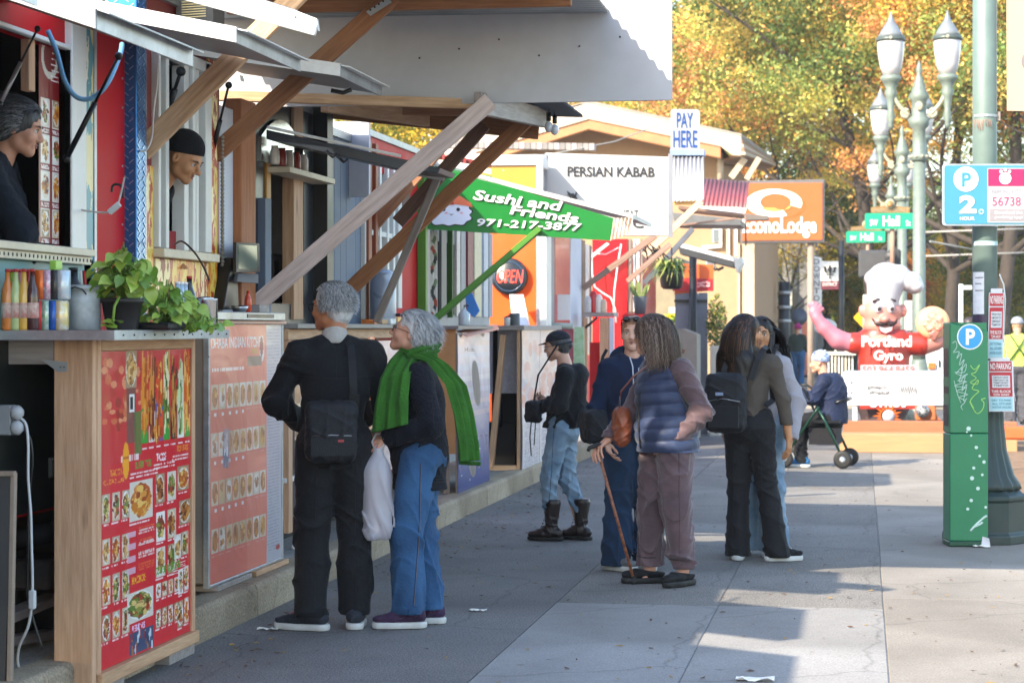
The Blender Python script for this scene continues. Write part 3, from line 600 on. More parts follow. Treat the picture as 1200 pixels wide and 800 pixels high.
# darker red gradient bands that are printed
r.rect(0,0,.42,.36,'C23A36',.5); r.rect(.0,0,.1,.5,'C84A40',.5)
for i in range(60): r.ell(random.uniform(.02,.42),random.uniform(.02,.26),random.uniform(.01,.035),random.uniform(.006,.022),random.choice(['C24A30','D8784A','8A2A1C','E8A070','B83228']),.7)
r.rect(.27,.0,.1,.3,'6A5048',.8); r.plate(.26,.0,.12,.12); r.rect(.3,.14,.05,.06,'E8E4E0'); r.rect(.31,.15,.03,.04,'3A3A3A')
r.rect(.35,.2,.08,.14,'3A7A3A',.8); r.line(.2,.34,.2,h=.02)
for i,(c) in enumerate(['3A9A3A','D8D4CC','2A5AA0','3A9A3A','22221E','E8E4DC','3A9A3A']):
    x=.43+i*.082; h0=.03+.01*(i%3); r.rect(x,.17,.074,.14,c)
    for q in range(60): r.ell(x+random.uniform(.005,.07),h0+random.uniform(0,.24),random.uniform(.006,.014),random.uniform(.012,.045),random.choice([['C8641A','E08A28','B8521C','E8A050'],['8A3A18','C8641A','5A2814','D88A38'],['A84818','D85020','E8B050','7A2A18'],['5A7A28','C89A48','3E5A20','E8D8B0'],['2A2A1A','6A3A1C','A85A28','C8883A'],['3E6A20','C8D8A0','8AA050','D8D0B8'],['D8641A','E89A38','F0B860','A84818']][i]))
    r.line(x+.01,.325,.055,h=.007)
r.ell(.26,.355,.035,.06,'F0A020'); r.rect(.23,.34,.06,.01,'C86A10')
r.text('BURRITOS',.36,.365,.18,.024,'5E9A3A'); r.text('TACOS',.6,.35,.11,.028,'F4E8E8'); r.text('TORTAS',.83,.335,.13,.022,'F09A28'); r.text('TACOS',.1,.375,.12,.022,'F09A28')
for k in range(2): r.line(.3,.40+k*.012,.32,h=.005); r.line(.57,.386+k*.012,.24,h=.005); r.line(.78,.37+k*.012,.2,h=.005)
r.text('QUESADILLAS',.04,.405,.2,.02,'F09A28')
def sp(x,y,w,h): r.plate(x,y,w,h); r.line(x,y+h+.005,w*.9,h=.005)
sp(.3,.43,.25,.13)
for y in (.41,.53): sp(.84 if y<.5 else .86,y,.14,.085)
for x in (.02,.12,.22): sp(x,.45,.08,.09)
for x in (.59,.72):
    sp(x,.42,.1,.1); sp(x,.55,.1,.1); sp(x,.67,.1,.1)
for x in (.02,.12,.22): sp(x,.59,.08,.085); sp(x,.71,.08,.09); sp(x,.83,.08,.085)
sp(.80,.645,.085,.085); sp(.89,.64,.085,.085)
for k in range(4): r.rect(.28,.59+k*.04,.09,.02,'D8B0C0',.8); 
for k in range(4):
    for j in range(3): r.line(.4,.585+k*.04+j*.008,.17,random.choice(['E8D8D0','E86A3A']),h=.005)
for k in range(5): r.line(.79,.745+k*.008,.16,h=.003); 
r.text('NACHOS',.33,.74,.15,.026,'F0B020'); r.text('COMBINACIONES',.58,.735,.3,.026,'5E9A3A'); r.text('BEBIDAS',.33,.9,.14,.022,'E8C8E8')
r.plate(.28,.79,.28,.1,'B8C4D4'); r.rect(.3,.925,.26,.07,'3A4A6A')
for k in range(30): r.ell(.3+random.random()*.26,.93+random.random()*.06,.008,.016,random.choice(['8A2A3A','C8D0D8','2A3A5A','A86A4A']))
for k in range(4): sp(.59+k*.07,.79,.055,.05); 
for k in range(4): sp(.59+k*.07,.88,.055,.06)
sp(.85,.77,.06,.085); sp(.92,.765,.06,.085); sp(.84,.88,.07,.09); sp(.92,.875,.06,.09)
r.build('menu_poster',(X1-.012,yl+.093,.118),(0,yr-yl-.142,0),(0,0,zt-.172),k1,lift=.003,rough=.3,wob=.002)
# counter top
tp=PX(147,390,-2.98); 
tp.y-=.15
box('counter_top',(xl-.55,tp.y,ctz-.03),(-2.98,yr+.06,ctz),alu,k1,.003)
box('edge_strip',(-2.978,tp.y-.004,ctz-.038),(-2.972,yr+.06,ctz+.002),galv,k1,0); box('edge_strip',(xl-.55,tp.y-.006,ctz-.038),(-2.974,tp.y-.001,ctz+.002),galv,k1,0)
sc_=MB()
for i in range(12): sc_.ball((-2.97,tp.y+.1+i*.13,ctz-.018),.004,5)
o=sc_.build('screw_row',blackm,k1); o['kind']='stuff'
# under the counter: outlet, cable, cart underside, lumber
oc=empty('power_socket',PD(12,492,8.6),'grey double power socket box with plugs under the left counter','socket')
c=PD(6,492,8.62); box('box',(c.x-.06,c.y-.02,c.z-.06),(c.x+.03,c.y+.05,c.z+.06),mat('socket_grey','8A8C8E',.5),oc,.004)
for dz in (.03,-.03): MB().lathe((c.x+.03,c.y,c.z+dz),[(.022,0),(.03,.01),(.03,.03),(.015,.045)],10,Matrix.Rotation(R(90),3,'Y')).build('plug',mat('plug_grey','A8AAAC',.5),oc)
cw=mat('cable_white','C4C4C4',.5)
def cable(name,pts,r_,m,lab,cat='cable',par=None,d=None):
    P3=[PD(a,b_,dd) for a,b_,dd in pts]
    # smooth
    q=[]; n=len(P3)
    for i in range(n-1):
        p0,p1,p2,p3=P3[max(i-1,0)],P3[i],P3[i+1],P3[min(i+2,n-1)]
        for t in np.linspace(0,1,7)[:-1 if i<n-2 else None]:
            t=float(t); q.append(.5*((2*p1)+(-p0+p2)*t+(2*p0-5*p1+4*p2-p3)*t*t+(-p0+3*p1-3*p2+p3)*t**3))
    o=MB().tube(q,r_,7).build(name,m,par); 
    if not par: tag(o,lab,cat)
    return o
cable('power_cable',[(20,488,8.62),(30,496,8.62),(33,520,8.6),(33,560,8.6),(36,600,8.6),(37,640,8.6),(38,690,8.6),(34,730,8.62),(22,760,8.65),(24,785,8.7),(50,812,8.75)],.0055,cw,'thin white cable hanging from the socket under the left counter')
c=PD(38,703,8.59); o=box('cable_adapter',(c.x-.013,c.y-.012,c.z-.035),(c.x+.013,c.y+.012,c.z+.04),cw,None,.004); tag(o,'small white in-line adapter on the cable under the left counter','adapter')
cable('power_cable',[(20,500,8.64),(34,510,8.66),(38,540,8.66),(34,585,8.68),(33,640,8.68),(33,700,8.7),(50,760,8.7)],.005,black,'thin dark cable hanging behind the white one under the left counter')
us=empty('cart_skirt',(-3.7,9.2,.165),'dark riveted cart underside with rusty frame seen under the left counter','cart underside')
c=PD(30,500,9.3); 
box('panel',(-4.4,c.y,1.0),(-3.5,c.y+.03,1.5),darkg,us,0)
for i in range(3): box('panel_rib',(-4.2+i*.25,c.y-.012,1.0),(-4.17+i*.25,c.y-.001,1.5),galv,us,0)
MB().prism([PD(-30,600,9.28),PD(0,592,9.28),PD(62,558,9.28),PD(62,535,9.28),PD(0,552,9.28),PD(-30,556,9.28)],(0,.02,0)).build('fender',mat('fender_grey','4A4E4C',.5,.3,dirt=.6),us,.003)
rv=MB()
for i in range(9): rv.ball(PD(2+i*7.5,556-i*2.3,9.27),.004,5)
rv.build('rivet_row',alu,us)
MB().tube([PD(-20,640,9.25),PD(62,622,9.25)],.05,10).build('axle',rubber,us); box('step',(PD(-40,680,9.2).x,PD(0,680,9.2).y,PD(0,690,9.2).z),(PD(62,680,9.2).x,PD(0,680,9.2).y+.3,PD(0,655,9.2).z),mat('rusty_steel','3A3230',.7,.4,var=.5,scale=20,dirt=.6),us,.01)
MB().lathe(PD(28,700,9.6),[(.25,-.1),(.3,-.06),(.3,.06),(.25,.1)],24,Matrix.Rotation(R(90),3,'Y')).build('tyre',rubber,us)
for i,(a,b_) in enumerate((((-20,735,8.9),(62,700,9.4)),((-20,755,8.8),(62,742,9.5)))):
    o=beam('loose_board',PD(*a),PD(*b_),.09,.04,greyw); tag(o,'%s weathered board lying under the left counter'%('upper' if i==0 else 'lower'),'board')
# sandwich board
sb=empty('sandwich_board',PG(-10,830),'black A-frame chalkboard with wooden edge at the left edge of the photo','sandwich board')
a=PD(-60,552,8.3);b_=PD(9,556,8.3); MB().prism([PD(-60,815,8.3),PD(6,815,8.3),PD(14,556,8.42),PD(-60,556,8.42)],(0,.02,0)).build('chalkboard',mat('chalk_black','14161C',.4),sb,.002)
MB().prism([PD(7,815,8.29),PD(12,815,8.29),PD(17,554,8.41),PD(12,554,8.41)],(0,.03,0)).build('side_rail',mat('aged_wood','8A7868',.6,scale=20),sb,.002); MB().prism([PD(-60,558,8.4),PD(16,558,8.4),PD(16,552,8.4),PD(-60,552,8.4)],(0,.03,0)).build('top_rail',mat('aged_wood','8A7868',.6),sb,.002)
# ---- things on counter 1 ----
cz=ctz+.001
def onc(px,d): 
    p=PD(px,383,d); p.z=cz; return p
def bottle(p,r_,h,m,capm,lab,name='bottle',cat='bottle',group=None,labm=None,style=0):
    t=empty(name,p,lab,cat,group)
    pr=[(r_*.85,0),(r_,.01),(r_,h*.55),(r_*.9,h*.66),(r_*.42,h*.82),(r_*.36,h*.95)] if style==0 else [(r_*.85,0),(r_,.008),(r_,h*.97),(r_*.9,h)]
    MB().lathe(p,pr,14).build('body',m,t)
    MB().lathe((p[0],p[1],p[2]+h*.95),[(r_*.42,0),(r_*.42,h*.05)] if style==0 else [(r_*.8,h*.05),(r_*.82,h*.055)],10).build('cap',capm,t)
    if labm: MB().lathe(p,[(r_*1.01,h*.2),(r_*1.015,h*.21),(r_*1.015,h*.44),(r_*1.01,h*.45)] if style==0 else [(r_*1.01,h*.12),(r_*1.01,h*.9)],14).build('label_band',labm,t)
    return t
jc=[('orange','D8803A'),('lime','9AC03A'),('pale green','B8C88A'),('pink','D88A8A'),('yellow','E0B050'),('red','A83230'),('dark','4A2A28')]
for i in range(7):
    bottle(onc(9+i*4.8,8.68+.05*(i%2)),.026,.25,mat('soda_'+jc[i][0].replace(' ','_'),jc[i][1],.12,coat=.4),mat('cap_red','B02A28',.3),'soda bottle with %s drink in the row at the left counter end'%jc[i][0],'soda_bottle','bottle','soda bottles at the left end',mat('soda_label','D8D0C0',.5,var=.3,scale=30,col2='A83A30'))
cn=['C8302A','3AA05A','2A5AA8','E0C040','D86A28','B83A8A','3A3A3A','A8C8D8']
for i in range(8):
    row=i//4; p=onc(46+(i%4)*8.5+(row*2),8.78+.0*row); hh=.122
    if row==1: p.z+=.126
    c=cn[i]; bottle(p,.033,hh,mat('can_'+c,c,.25,.3,.1,scale=45,col2='D8D4D0' if i%2 else None),alu,'%s drink can, %s row of the stack beside the milk can'%(['red','green','blue','yellow','orange','magenta','dark grey','pale blue'][i],['lower','upper'][row]),'drink_can','can','drink cans beside the milk can',None,1)
o=box('drink_carton',PD(58,345,9.1)-Vector((.0,0,0)),PD(66,305,9.1)+Vector((0,.07,0)),mat('carton_green','A8D858',.4),None); tag(o,'tall green and white carton behind the stacked cans','carton')
t=empty('milk_can',onc(97,8.95),'small galvanised milk can with a wire handle on the counter','milk can'); p=onc(97,8.95)
MB().lathe(p,[(.07,0),(.075,.005),(.075,.13),(.068,.15),(.066,.165),(.076,.17),(.076,.185),(.066,.19)],24).build('body',mat('milk_can_white','AEB2B2',.5,.2,.25,scale=16,dirt=.5),t); MB().tube([(p.x-.04,p.y-.065,p.z+.15),(p.x-.03,p.y-.085,p.z+.17),(p.x,p.y-.09,p.z+.18),(p.x+.03,p.y-.085,p.z+.17),(p.x+.04,p.y-.065,p.z+.15)],.003).build('handle',blackm,t)
# sticks and pens in the milk can, generic
for i in range(4):
    q=p+Vector((random.uniform(-.03,.03),random.uniform(-.03,.03),.16)); e=q+Vector((random.uniform(-.03,.03),random.uniform(-.02,.02),random.uniform(.06,.13))); o=MB().tube([q,e],.005).build('pen',mat('pen_%d'%(i%4),['C83A3A','2A8AB8','202020','E8E0D8'][i%4],.3)); tag(o,'%s pen sticking out of the milk can'%['red','blue','black','white'][i%4],'pen','pens in the milk can')
bottle(onc(86,9.2),.05,.27,black,black,'short dark round pump dispenser behind the milk can','dispenser','dispenser')
# pothos
def pot(p,r0,r1,h,m,lab): 
    t=empty('potted_plant',p,lab,'potted plant'); MB().lathe(p,[(r0*.95,0),(r0,.004),(r1,h*.85),(r1*1.07,h*.85),(r1*1.07,h),(r1*.98,h),(r1*.95,h-.015)],22).build('pot',m,t); MB().lathe((p[0],p[1],p[2]+h-.02),[(r1*.95,0),(r1*.9,.004)],16).build('soil',mat('soil','2A1E16',.9,var=.5,scale=60),t); return t
leafm=[mat('pothos_leaf','6A962A',.32,scale=9,col2='C0CC60'),mat('pothos_leaf_dark','3E6A1E',.35,scale=9,col2='86A83E')]
def leaf(mb,c,dr,nr,L_,W_2):
    dr=dr.normalized(); s=dr.cross(nr).normalized(); nr=s.cross(dr).normalized(); pts=[]
    prof=[(0,.0,0),(.04,.55,.05),(.2,.95,.08),(.42,1,.06),(.65,.72,0),(.85,.33,-.08),(1,.0,-.16)]
    ctr=[c+dr*(t*L_)+nr*(b*L_-.0) for t,w,b in prof]; le=[c+dr*((t-(.1 if i in(1,) else 0))*L_)+s*(w*W_2)+nr*((b+.18*w)*L_*.6) for i,(t,w,b) in enumerate(prof)]; ri=[c+dr*((t-(.1 if i in(1,) else 0))*L_)-s*(w*W_2)+nr*((b+.18*w)*L_*.6) for i,(t,w,b) in enumerate(prof)]
    n=len(prof); vs=ctr+le[1:-1]+ri[1:-1]; fs=[]
    L0=n;R0=n+n-2
    fs.append((0,1,L0)); fs.append((0,R0,1))
    for i in range(1,n-2): fs.append((i,i+1,L0+i,L0+i-1)); fs.append((i,R0+i-1,R0+i,i+1))
    fs.append((n-2,n-1,L0+n-3)); fs.append((n-2,R0+n-3,n-1)); mb.add(vs,fs,True)
stemm=mat('stem_green','7A9A3A',.5)
def pothos(t,cen,spread,n,zlo,zhi,bias=(0,0),sz=(.05,.085)):
    st=MB()
    for i in range(n):
        a=random.random()*6.28; rr=random.random()**.6; b=Vector((cen[0]+math.cos(a)*rr*spread[0]+bias[0]*rr,cen[1]+math.sin(a)*rr*spread[1]+bias[1]*rr,zlo+(zhi-zlo)*(random.random()**.8)*(1-.45*rr)))
        dr=Vector((math.cos(a)*.6+random.uniform(-.5,.5),math.sin(a)*.6-.4+random.uniform(-.5,.5),random.uniform(-1,.15))); nr=Vector((random.uniform(-.3,.6),-.6+random.uniform(-.4,.4),.7))
        L_=random.uniform(*sz); mb=MB(); leaf(mb,b,dr,nr,L_,L_*.4); mb.build('leaf',leafm[0 if random.random()<.65 else 1],t,0,False)
        st.tube([(cen[0],cen[1],zlo-.02),((cen[0]+b.x)/2,(cen[1]+b.y)/2,max(b.z,zlo)+.03),b],.0022,4)
    st.build('stems',stemm,t)
p=onc(143,8.98); t=pot(p,.065,.085,.135,mat('pot_dark','2A2624',.5),'bushy variegated pothos in a dark brown pot on the counter'); pothos(t,(p.x,p.y,0),(.12,.11),90,p.z+.14,p.z+.36,(.01,0))
MB().tube([(p.x+.02,p.y-.09,p.z+.14),(p.x+.01,p.y-.12,p.z+.1),(p.x+.0,p.y-.12,p.z+.01)],.006).build('trailing_stem',stemm,t)
for q in range(4): mb=MB(); leaf(mb,Vector((p.x-.01+q*.015,p.y-.12,p.z+.01+.02*(q%2))),Vector((random.uniform(-1,1),-.3,.1)),Vector((0,-.5,1)),.05,.022); mb.build('leaf',leafm[0],t,0,False)
p=onc(182,9.15); t=empty('potted_plant',p,'trailing pothos spilling over a low black tray at the counter end','potted plant')
box('tray',(p.x-.1,p.y-.1,p.z),(p.x+.1,p.y+.12,p.z+.035),black,t,.01); pothos(t,(p.x+.02,p.y+.1,0),(.1,.26),95,p.z+.04,p.z+.2,(.02,.04),(.035,.07)); pothos(t,(p.x+.15,p.y+.25,0),(.08,.2),30,p.z+.01,p.z+.05,(.0,.0),(.03,.06))
for i in range(3):
    o=bottle(onc(208+i*4.5,9.75+.05*i),.032,.22,mat('water_plastic','A8BCCC',.08,coat=.5),mat('cap_white','E0E0E0',.4),'clear water bottle with blue label, number %s from the left behind the trailing plant'%['one','two','three'][i],'water_bottle','bottle','water bottles behind the trailing plant',mat('label_blue','2A5AB0',.4,var=.3,scale=20,col2='D8E0F0'))
bottle(onc(222,9.9),.033,.25,mat('cola_dark','1C1210',.08,coat=.5),mat('cap_red','B02A28',.3),'dark cola bottle with red label beside the steel container','soda_bottle','bottle',None,mat('label_red','B02028',.4,var=.2))
bottle(onc(227,9.75),.03,.15,mat('can_coke','B01C20',.25,.3),mat('cap_green','2A8A4A',.4),'small red and green bottle before the dark cola bottle','soda_bottle')
p=onc(240,9.95); t=empty('steel_container',p,'round stainless steel container at the far end of the left counter','container'); MB().lathe(p,[(.055,0),(.06,.004),(.06,.14),(.062,.145),(.055,.146)],22).build('body',steel,t); MB().lathe((p.x+.0,p.y,p.z+.146),[(.05,0),(.02,.01)],16).build('lid',steel,t)
cable('black_cable',[(205,286,10.6),(214,283,10.5),(228,296,10.4),(238,312,10.2),(245,328,10.0)],.005,black,'black gooseneck cable arching from the flame painted window to the steel container')
# ================= COUNTER 2 (dhaba board) =================
X2=-3.32; a=PX(243,690,X2); b_=PX(330,660,X2); y2a,y2b=a.y,b_.y; zb2=.205; zt2=1.565
k2=empty('counter',(X2,(y2a+y2b)/2,.17),'counter with the pale red indian kitchen menu board, second from the left','counter')
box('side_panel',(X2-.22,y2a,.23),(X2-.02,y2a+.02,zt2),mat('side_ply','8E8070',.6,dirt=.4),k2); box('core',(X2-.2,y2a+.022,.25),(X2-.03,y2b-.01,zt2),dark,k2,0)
box('frame_edge',(X2-.02,y2a-.012,zb2),(X2+.012,y2a+.012,zt2),galv,k2); box('frame_edge',(X2-.02,y2b-.012,zb2),(X2+.01,y2b+.005,zt2),alu,k2); box('frame_edge',(X2-.02,y2a+.013,zb2),(X2+.01,y2b-.013,zb2+.014),alu,k2)
sb_=MB()
for z in (.35,.75,1.1,1.4): sb_.ball((X2+.012,y2a-.012,z),.006,5)
sb_.build('screw_row',alu,k2)
r=Ras(110,300,'D8705E'); r.rect(.77,0,.23,1,'B4B0B8'); r.rect(.5,0,.27,1,'E08A74',.5)  # pale red base takes the reflected light into its colour
r.text('DHABA INDIAN',.03,.05,.44,.045,'D8D0D0'); r.text('KITCHEN',.49,.05,.24,.045,'D8D0D0'); r.line(.04,.17,.42,h=.012); r.ell(.88*.8,.1,.035,.055,'D8CCD0'); r.rect(.5,.13,.2,.04,'8A7468'); r.ell(.6,.11,.05,.012,'C88A4A')
r.ell(.7,.09,.025,.04,'9A4A48')
for j in range(4):
    for i in range(8):
        x=.03+i*.092; w=.082
        r.rect(x,.235+j*.185,w,.095,random.choice(['C8B49A','D0BCA8','BFA888','D8CCC0'])); r.ell(x+w/2,.235+j*.185+.047,w*.42,.04,random.choice(['D8CCC0','C89A58','B87A48','C8A878'])); 
        for q in range(5): r.ell(x+w/2+random.uniform(-.02,.02),.28+j*.185+random.uniform(-.025,.025),.014,.012,random.choice(['A86A3A','C8883A','8A5A38','D8A868','B8784A']),.8)
        if j<3 and i<5 : r.rect(x+.03,.345+j*.185,.03,.012,'E0D8D8')
        else: r.line(x,.34+j*.185,w*.8,'D8B0A8',h=.004)
for k in range(70): r.line(.79,.02+k*.0135,.19,'7A7A88',h=.003)
r.rect(.17,.41,.09,.15,'8A90A8',.6)
for q in range(14): r.ell(.21+random.uniform(-.03,.03),.48+random.uniform(-.07,.07),.012,.02,random.choice(['D8DCE8','6A6E88','B8B0B8']))
r.ell(.94,.95,.03,.012,'A83A38')
r.build('menu_board',(X2,y2a+.013,zb2+.015),(0,y2b-y2a-.026,0),(0,0,zt2-zb2-.016),k2,lift=.004,rough=.28,wob=.003)
box('foot_block',(X2-.18,y2a+.12,.175),(X2+.02,y2a+.75,.204),greyw,k2); box('foot_block',(X2-.15,y2a+.8,.175),(X2+.03,y2b+.05,.204),fir_y,k2)
box('counter_top',(-3.6,y2a-.01,zt2),(X2+.03,y2b+.0,zt2+.02),mat('top_pinkish','C89A84',.5,dirt=.3),k2)
c=PX(243,376,X2+.02); box('steel_tray',(-3.58,y2a-.02,zt2+.021),(X2+.05,y2b-.1,zt2+.065),alu,k2,.004); box('tray_slot',(X2+.05,y2a+.55,zt2+.035),(X2+.054,y2b-.35,zt2+.055),blackm,k2,0)
bs=Vector((-3.44,0,zt2+.067)); 
tb=empty('tablet',PX(290,362,-3.42),'black framed tablet register on a stand with a green-grey screen','tablet'); y_=PX(291,300,-3.42).y
MB().prism([PX(262,363,-3.42),PX(280,363,-3.42),PX(278,302,-3.42),PX(272,302,-3.42)],(-.08,0,0)).build('stand',black,tb,.004)
MB().prism([PX(277,319,-3.38),PX(305,319,-3.38),PX(304,285,-3.38),PX(277,284,-3.38)],(-.02,0,0)).build('case',black,tb,.002); MB().prism([PX(279.5,315,-3.377),PX(302,315.5,-3.377),PX(301,288,-3.377),PX(279.5,287,-3.377)],(-.002,0,0)).build('screen',mat('screen_teal','24403A',.15,emit=.15),tb)
MB().prism([PX(278,330,-3.36),PX(303,332,-3.36),PX(303,321,-3.4),PX(279,320,-3.4)],(-.02,0,0)).build('base',mat('grey_plastic','6A6A6C',.5),tb,.002)
p=PX(290.5,363,-3.36); bottle(Vector((p.x,p.y,zt2+.066)),.02,.12,mat('hot_sauce','C8401C',.2),mat('cap_red','B02A28',.3),'red sauce bottle in front of the tablet','sauce_bottle')
p=PX(281,362,-3.36); o=MB().lathe((p.x,p.y,zt2+.066),[(.03,0),(.045,.02),(.048,.035),(.04,.03)],16).build('bowl',steel); tag(o,'small steel bowl in front of the tablet stand','bowl')
p=PX(300,362,-3.4); o=box('paper_box',(p.x-.05,p.y-.1,zt2+.066),(p.x+.05,p.y+.1,zt2+.11),greyw); tag(o,'low brown box at the right end of the second counter','box')
# ================= COUNTER 3 (behind the two older people) =================
X3=-3.42; y3a,y3b=YX(338,X3),YX(500,X3)
k3=empty('counter',(X3,(y3a+y3b)/2,.17),'long counter behind the suited man and scarf woman, pale faded poster on its front','counter')
box('counter_top',(-3.72,y3a,1.54),(X3+.06,y3b,1.57),mat('top_grey','7E7A76',.5,dirt=.4),k3)
box('front_frame',(X3-.03,y3a,1.47),(X3,y3b,1.538),fir_y,k3); 
for px in (339,418,430.5,486): y=YX(px,X3); box('stile',(X3-.035,y,.3),(X3-.003,y+.09,1.468),fir_z,k3)
r=Ras(50,120,'E0CCC4'); 
for i in range(120): r.ell(random.random(),random.random(),random.uniform(.03,.2),random.uniform(.02,.06),random.choice(['E8D8D0','D89A8A','E8E0E0','C8B0B8','D8A890']),.35)
r.build('poster',(X3,YX(440,X3),.5),(0,YX(474,X3)-YX(440,X3),0),(0,0,.95),k3,rough=.25); 
r=Ras(20,100,'E0602A'); 
for i in range(40): r.ell(random.random(),random.random(),.2,.05,random.choice(['F0D8B0','C83A1C','F0A060']),.5)
r.build('poster',(X3,YX(431,X3),.5),(0,YX(439,X3)-YX(431,X3),0),(0,0,.98),k3,rough=.25)
r=Ras(60,70,'C8A888')
for i in range(60): r.ell(random.random(),random.random(),.1,.06,random.choice(['8A5A38','E8D8B8','A87848','C89A68','5A3A2A']),.7)
r.build('poster',(X3,YX(340,X3)+.1,.86),(0,.85,0),(0,0,.5),k3,rough=.3)
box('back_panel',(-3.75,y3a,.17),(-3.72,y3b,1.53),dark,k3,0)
for py,t in ((490,.02),):
    a=PX(334,610,-3.55); beam('leg_tube',(-3.5,a.y,.17),(-3.5,a.y+.8,.75),.02,.02,whitef,k3)
beam('lower_rail',(X3-.03,y3a,.62),(X3-.03,y3a+1.2,.62),.03,.03,whitef,k3)
ib=[('orange box','D8742A'),('brown carton','A87A48'),('white tub','D8D8D4'),('yellow packet','E0B050'),('white napkin box','E4E0DA')]
for i,(n_,c) in enumerate(ib):
    px=434+i*9; p=PX(px,384,-3.5); s=random.uniform(.04,.07); o=box('carton',(p.x-s,p.y-.08,1.571),(p.x+s,p.y+.1,1.571+random.uniform(.03,.08)),mat('carton_%d'%i,c,.5,var=.3,scale=20)); tag(o,'%s lying on the counter between the suited man and the scarf woman'%n_,'carton')
# ================= COUNTER 4 (blue menu) =================
X4=-3.3; a=PX(536,580,X4); b_=PX(573,567,X4); y4a,y4b=a.y,b_.y; z4=1.53
k4=empty('counter',(X4,(y4a+y4b)/2,.17),'counter with a glossy blue and white menu panel right of the scarf woman','counter')
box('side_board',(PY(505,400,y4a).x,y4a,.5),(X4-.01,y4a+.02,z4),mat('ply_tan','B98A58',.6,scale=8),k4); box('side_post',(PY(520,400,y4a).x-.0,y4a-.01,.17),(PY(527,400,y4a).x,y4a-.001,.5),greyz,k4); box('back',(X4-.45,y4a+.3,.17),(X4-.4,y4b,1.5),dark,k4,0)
r=Ras(60,220,'2A3E86'); 
for i in range(220):
    y=i/220; c=np.array(lin('E6DEE0'))*(1-y)**1.1+np.array(lin('26387E'))*(1-(1-y)**1.1); r.a[i,:]=c
for i in range(7): r.rect(0,.05+i*.075,1,.03,random.choice(['F0E8E0','B8C4DC','E8C8B8','C8D4E8']),.35)
for i in range(40): r.ell(random.random(),random.uniform(.6,.95),.02,.006,random.choice(['E8E8F0','8A3A4A','C8A080']),.7)
for i,c_ in enumerate('poH'): pass
r.text('Hoa',.2,.09,.3,.03,'4A4A5A')
r.build('menu_panel',(X4,y4a,.16),(0,y4b-y4a,0),(.0,0,z4-.19),k4,rough=.15,lift=.004,wob=.006); box('panel_back',(X4-.015,y4a,.16),(X4+.001,y4b,z4-.03),greyz,k4,0)
box('counter_top',(PY(500,390,y4a).x,y4a-.05,z4),(X4+.02,y4b+.1,z4+.03),mat('top_grey','7E7A76',.5,dirt=.4),k4)
o=MB().prism([PX(548,395,-3.2),PX(585,386,-3.2),PX(582,380,-3.4),PX(535,388,-3.4)],(0,0,.004)).build('laminated_menu',mat('menu_salmon','E0A088',.4,var=.1)); tag(o,'salmon coloured laminated menu lying over the edge of the counter','menu')
c=PD(544,384,18.0); t=empty('hand_sanitizer',c,'clear pump bottle on the counter under the green brace','bottle'); MB().lathe((c.x,c.y,z4+.031),[(.045,0),(.05,.01),(.05,.1),(.02,.13),(.015,.15)],14).build('body',mat('clear_plastic','A8B4B8',.08,coat=.5),t); MB().tube([(c.x,c.y,z4+.17),(c.x,c.y,z4+.2),(c.x+.04,c.y,z4+.2)],.006).build('pump',blackm,t)
c=PD(556,372,18.3); o=MB().prism([PD(545,346,18.3),PD(553,343,18.3),PD(562,364,18.3),PD(556,372,18.3),PD(548,366,18.3)],(0,.02,0)).build('blue_cloth',mat('cloth_blue','3A7AC8',.7),None,.003); tag(o,'bright blue folded cloth hanging beside the green stall window','cloth')
# ================= COUNTER 5 (open timber frame, pale red poster) =================
X5=-3.24; a=PX(612,560,X5); b_=PX(652,548,X5); y5a,y5b=a.y,b_.y; z5=1.52
k5=empty('counter',(X5,(y5a+y5b)/2,.1),'open timber framed counter with pale red and white poster left of the woman in boots','counter')
xa=PY(564,500,y5a).x; xb=PY(606,500,y5a).x
beam('brace_post',PY(575,548,y5a),PY(590,392,y5a),.1,.05,fir_z,k5,up=(1,0,0)); box('corner_stud',(xb,y5a-.02,.1),(X5-.02,y5a+.04,z5),fir_z,k5); box('bottom_plate',(xa,y5a-.03,PY(590,557,y5a).z),(xb-.003,y5a+.05,PY(590,545,y5a).z),fir_x,k5)
box('inner_panel',(PY(577,400,y5a).x,y5a+.3,.9),(PY(600,400,y5a).x,y5a+.32,z5),mat('lace_white','C8C0CC',.6,var=.2,scale=60),k5,0); box('dark_back',(xa,y5a+.6,.1),(X5-.05,y5a+.62,z5),dark,k5,0)
box('side_drape',(PY(568,400,y5a).x,y5a+.1,.9),(PY(575,400,y5a).x,y5a+.13,z5),mat('drape_lilac','B0A8BC',.6),k5,0)
r=Ras(60,200,'E6DCD8')
r.rect(0,.0,1,.5,'E8C8BC',.5); r.rect(0,.05,1,.1,'F0D8D0',.6)
for i in range(90): r.ell(random.random(),random.uniform(.05,.6),random.uniform(.03,.12),random.uniform(.02,.06),random.choice(['E8A890','D87A5A','F0E0D8','B8C0D0','E8C0B0']),.45)
for k in range(30):
    r.line(.05,.62+k*.011,.42,'8A8A98',h=.003); r.line(.55,.62+k*.011,.4,'8A8A98',h=.003)
r.rect(.48,0,.02,1,'A89A98')
r.build('poster',(X5,y5a-.02,.02+.04),(0,y5b-y5a+.02,0),(0,0,z5-.06),k5,rough=.22,wob=.006); box('poster_back',(X5-.02,y5a+.0,.06),(X5-.004,y5b,z5),greyz,k5,0)
box('counter_top',(PY(522,390,y5a).x,y5a-.08,z5),(X5+.03,y5b+.2,z5+.045),greyw,k5); 
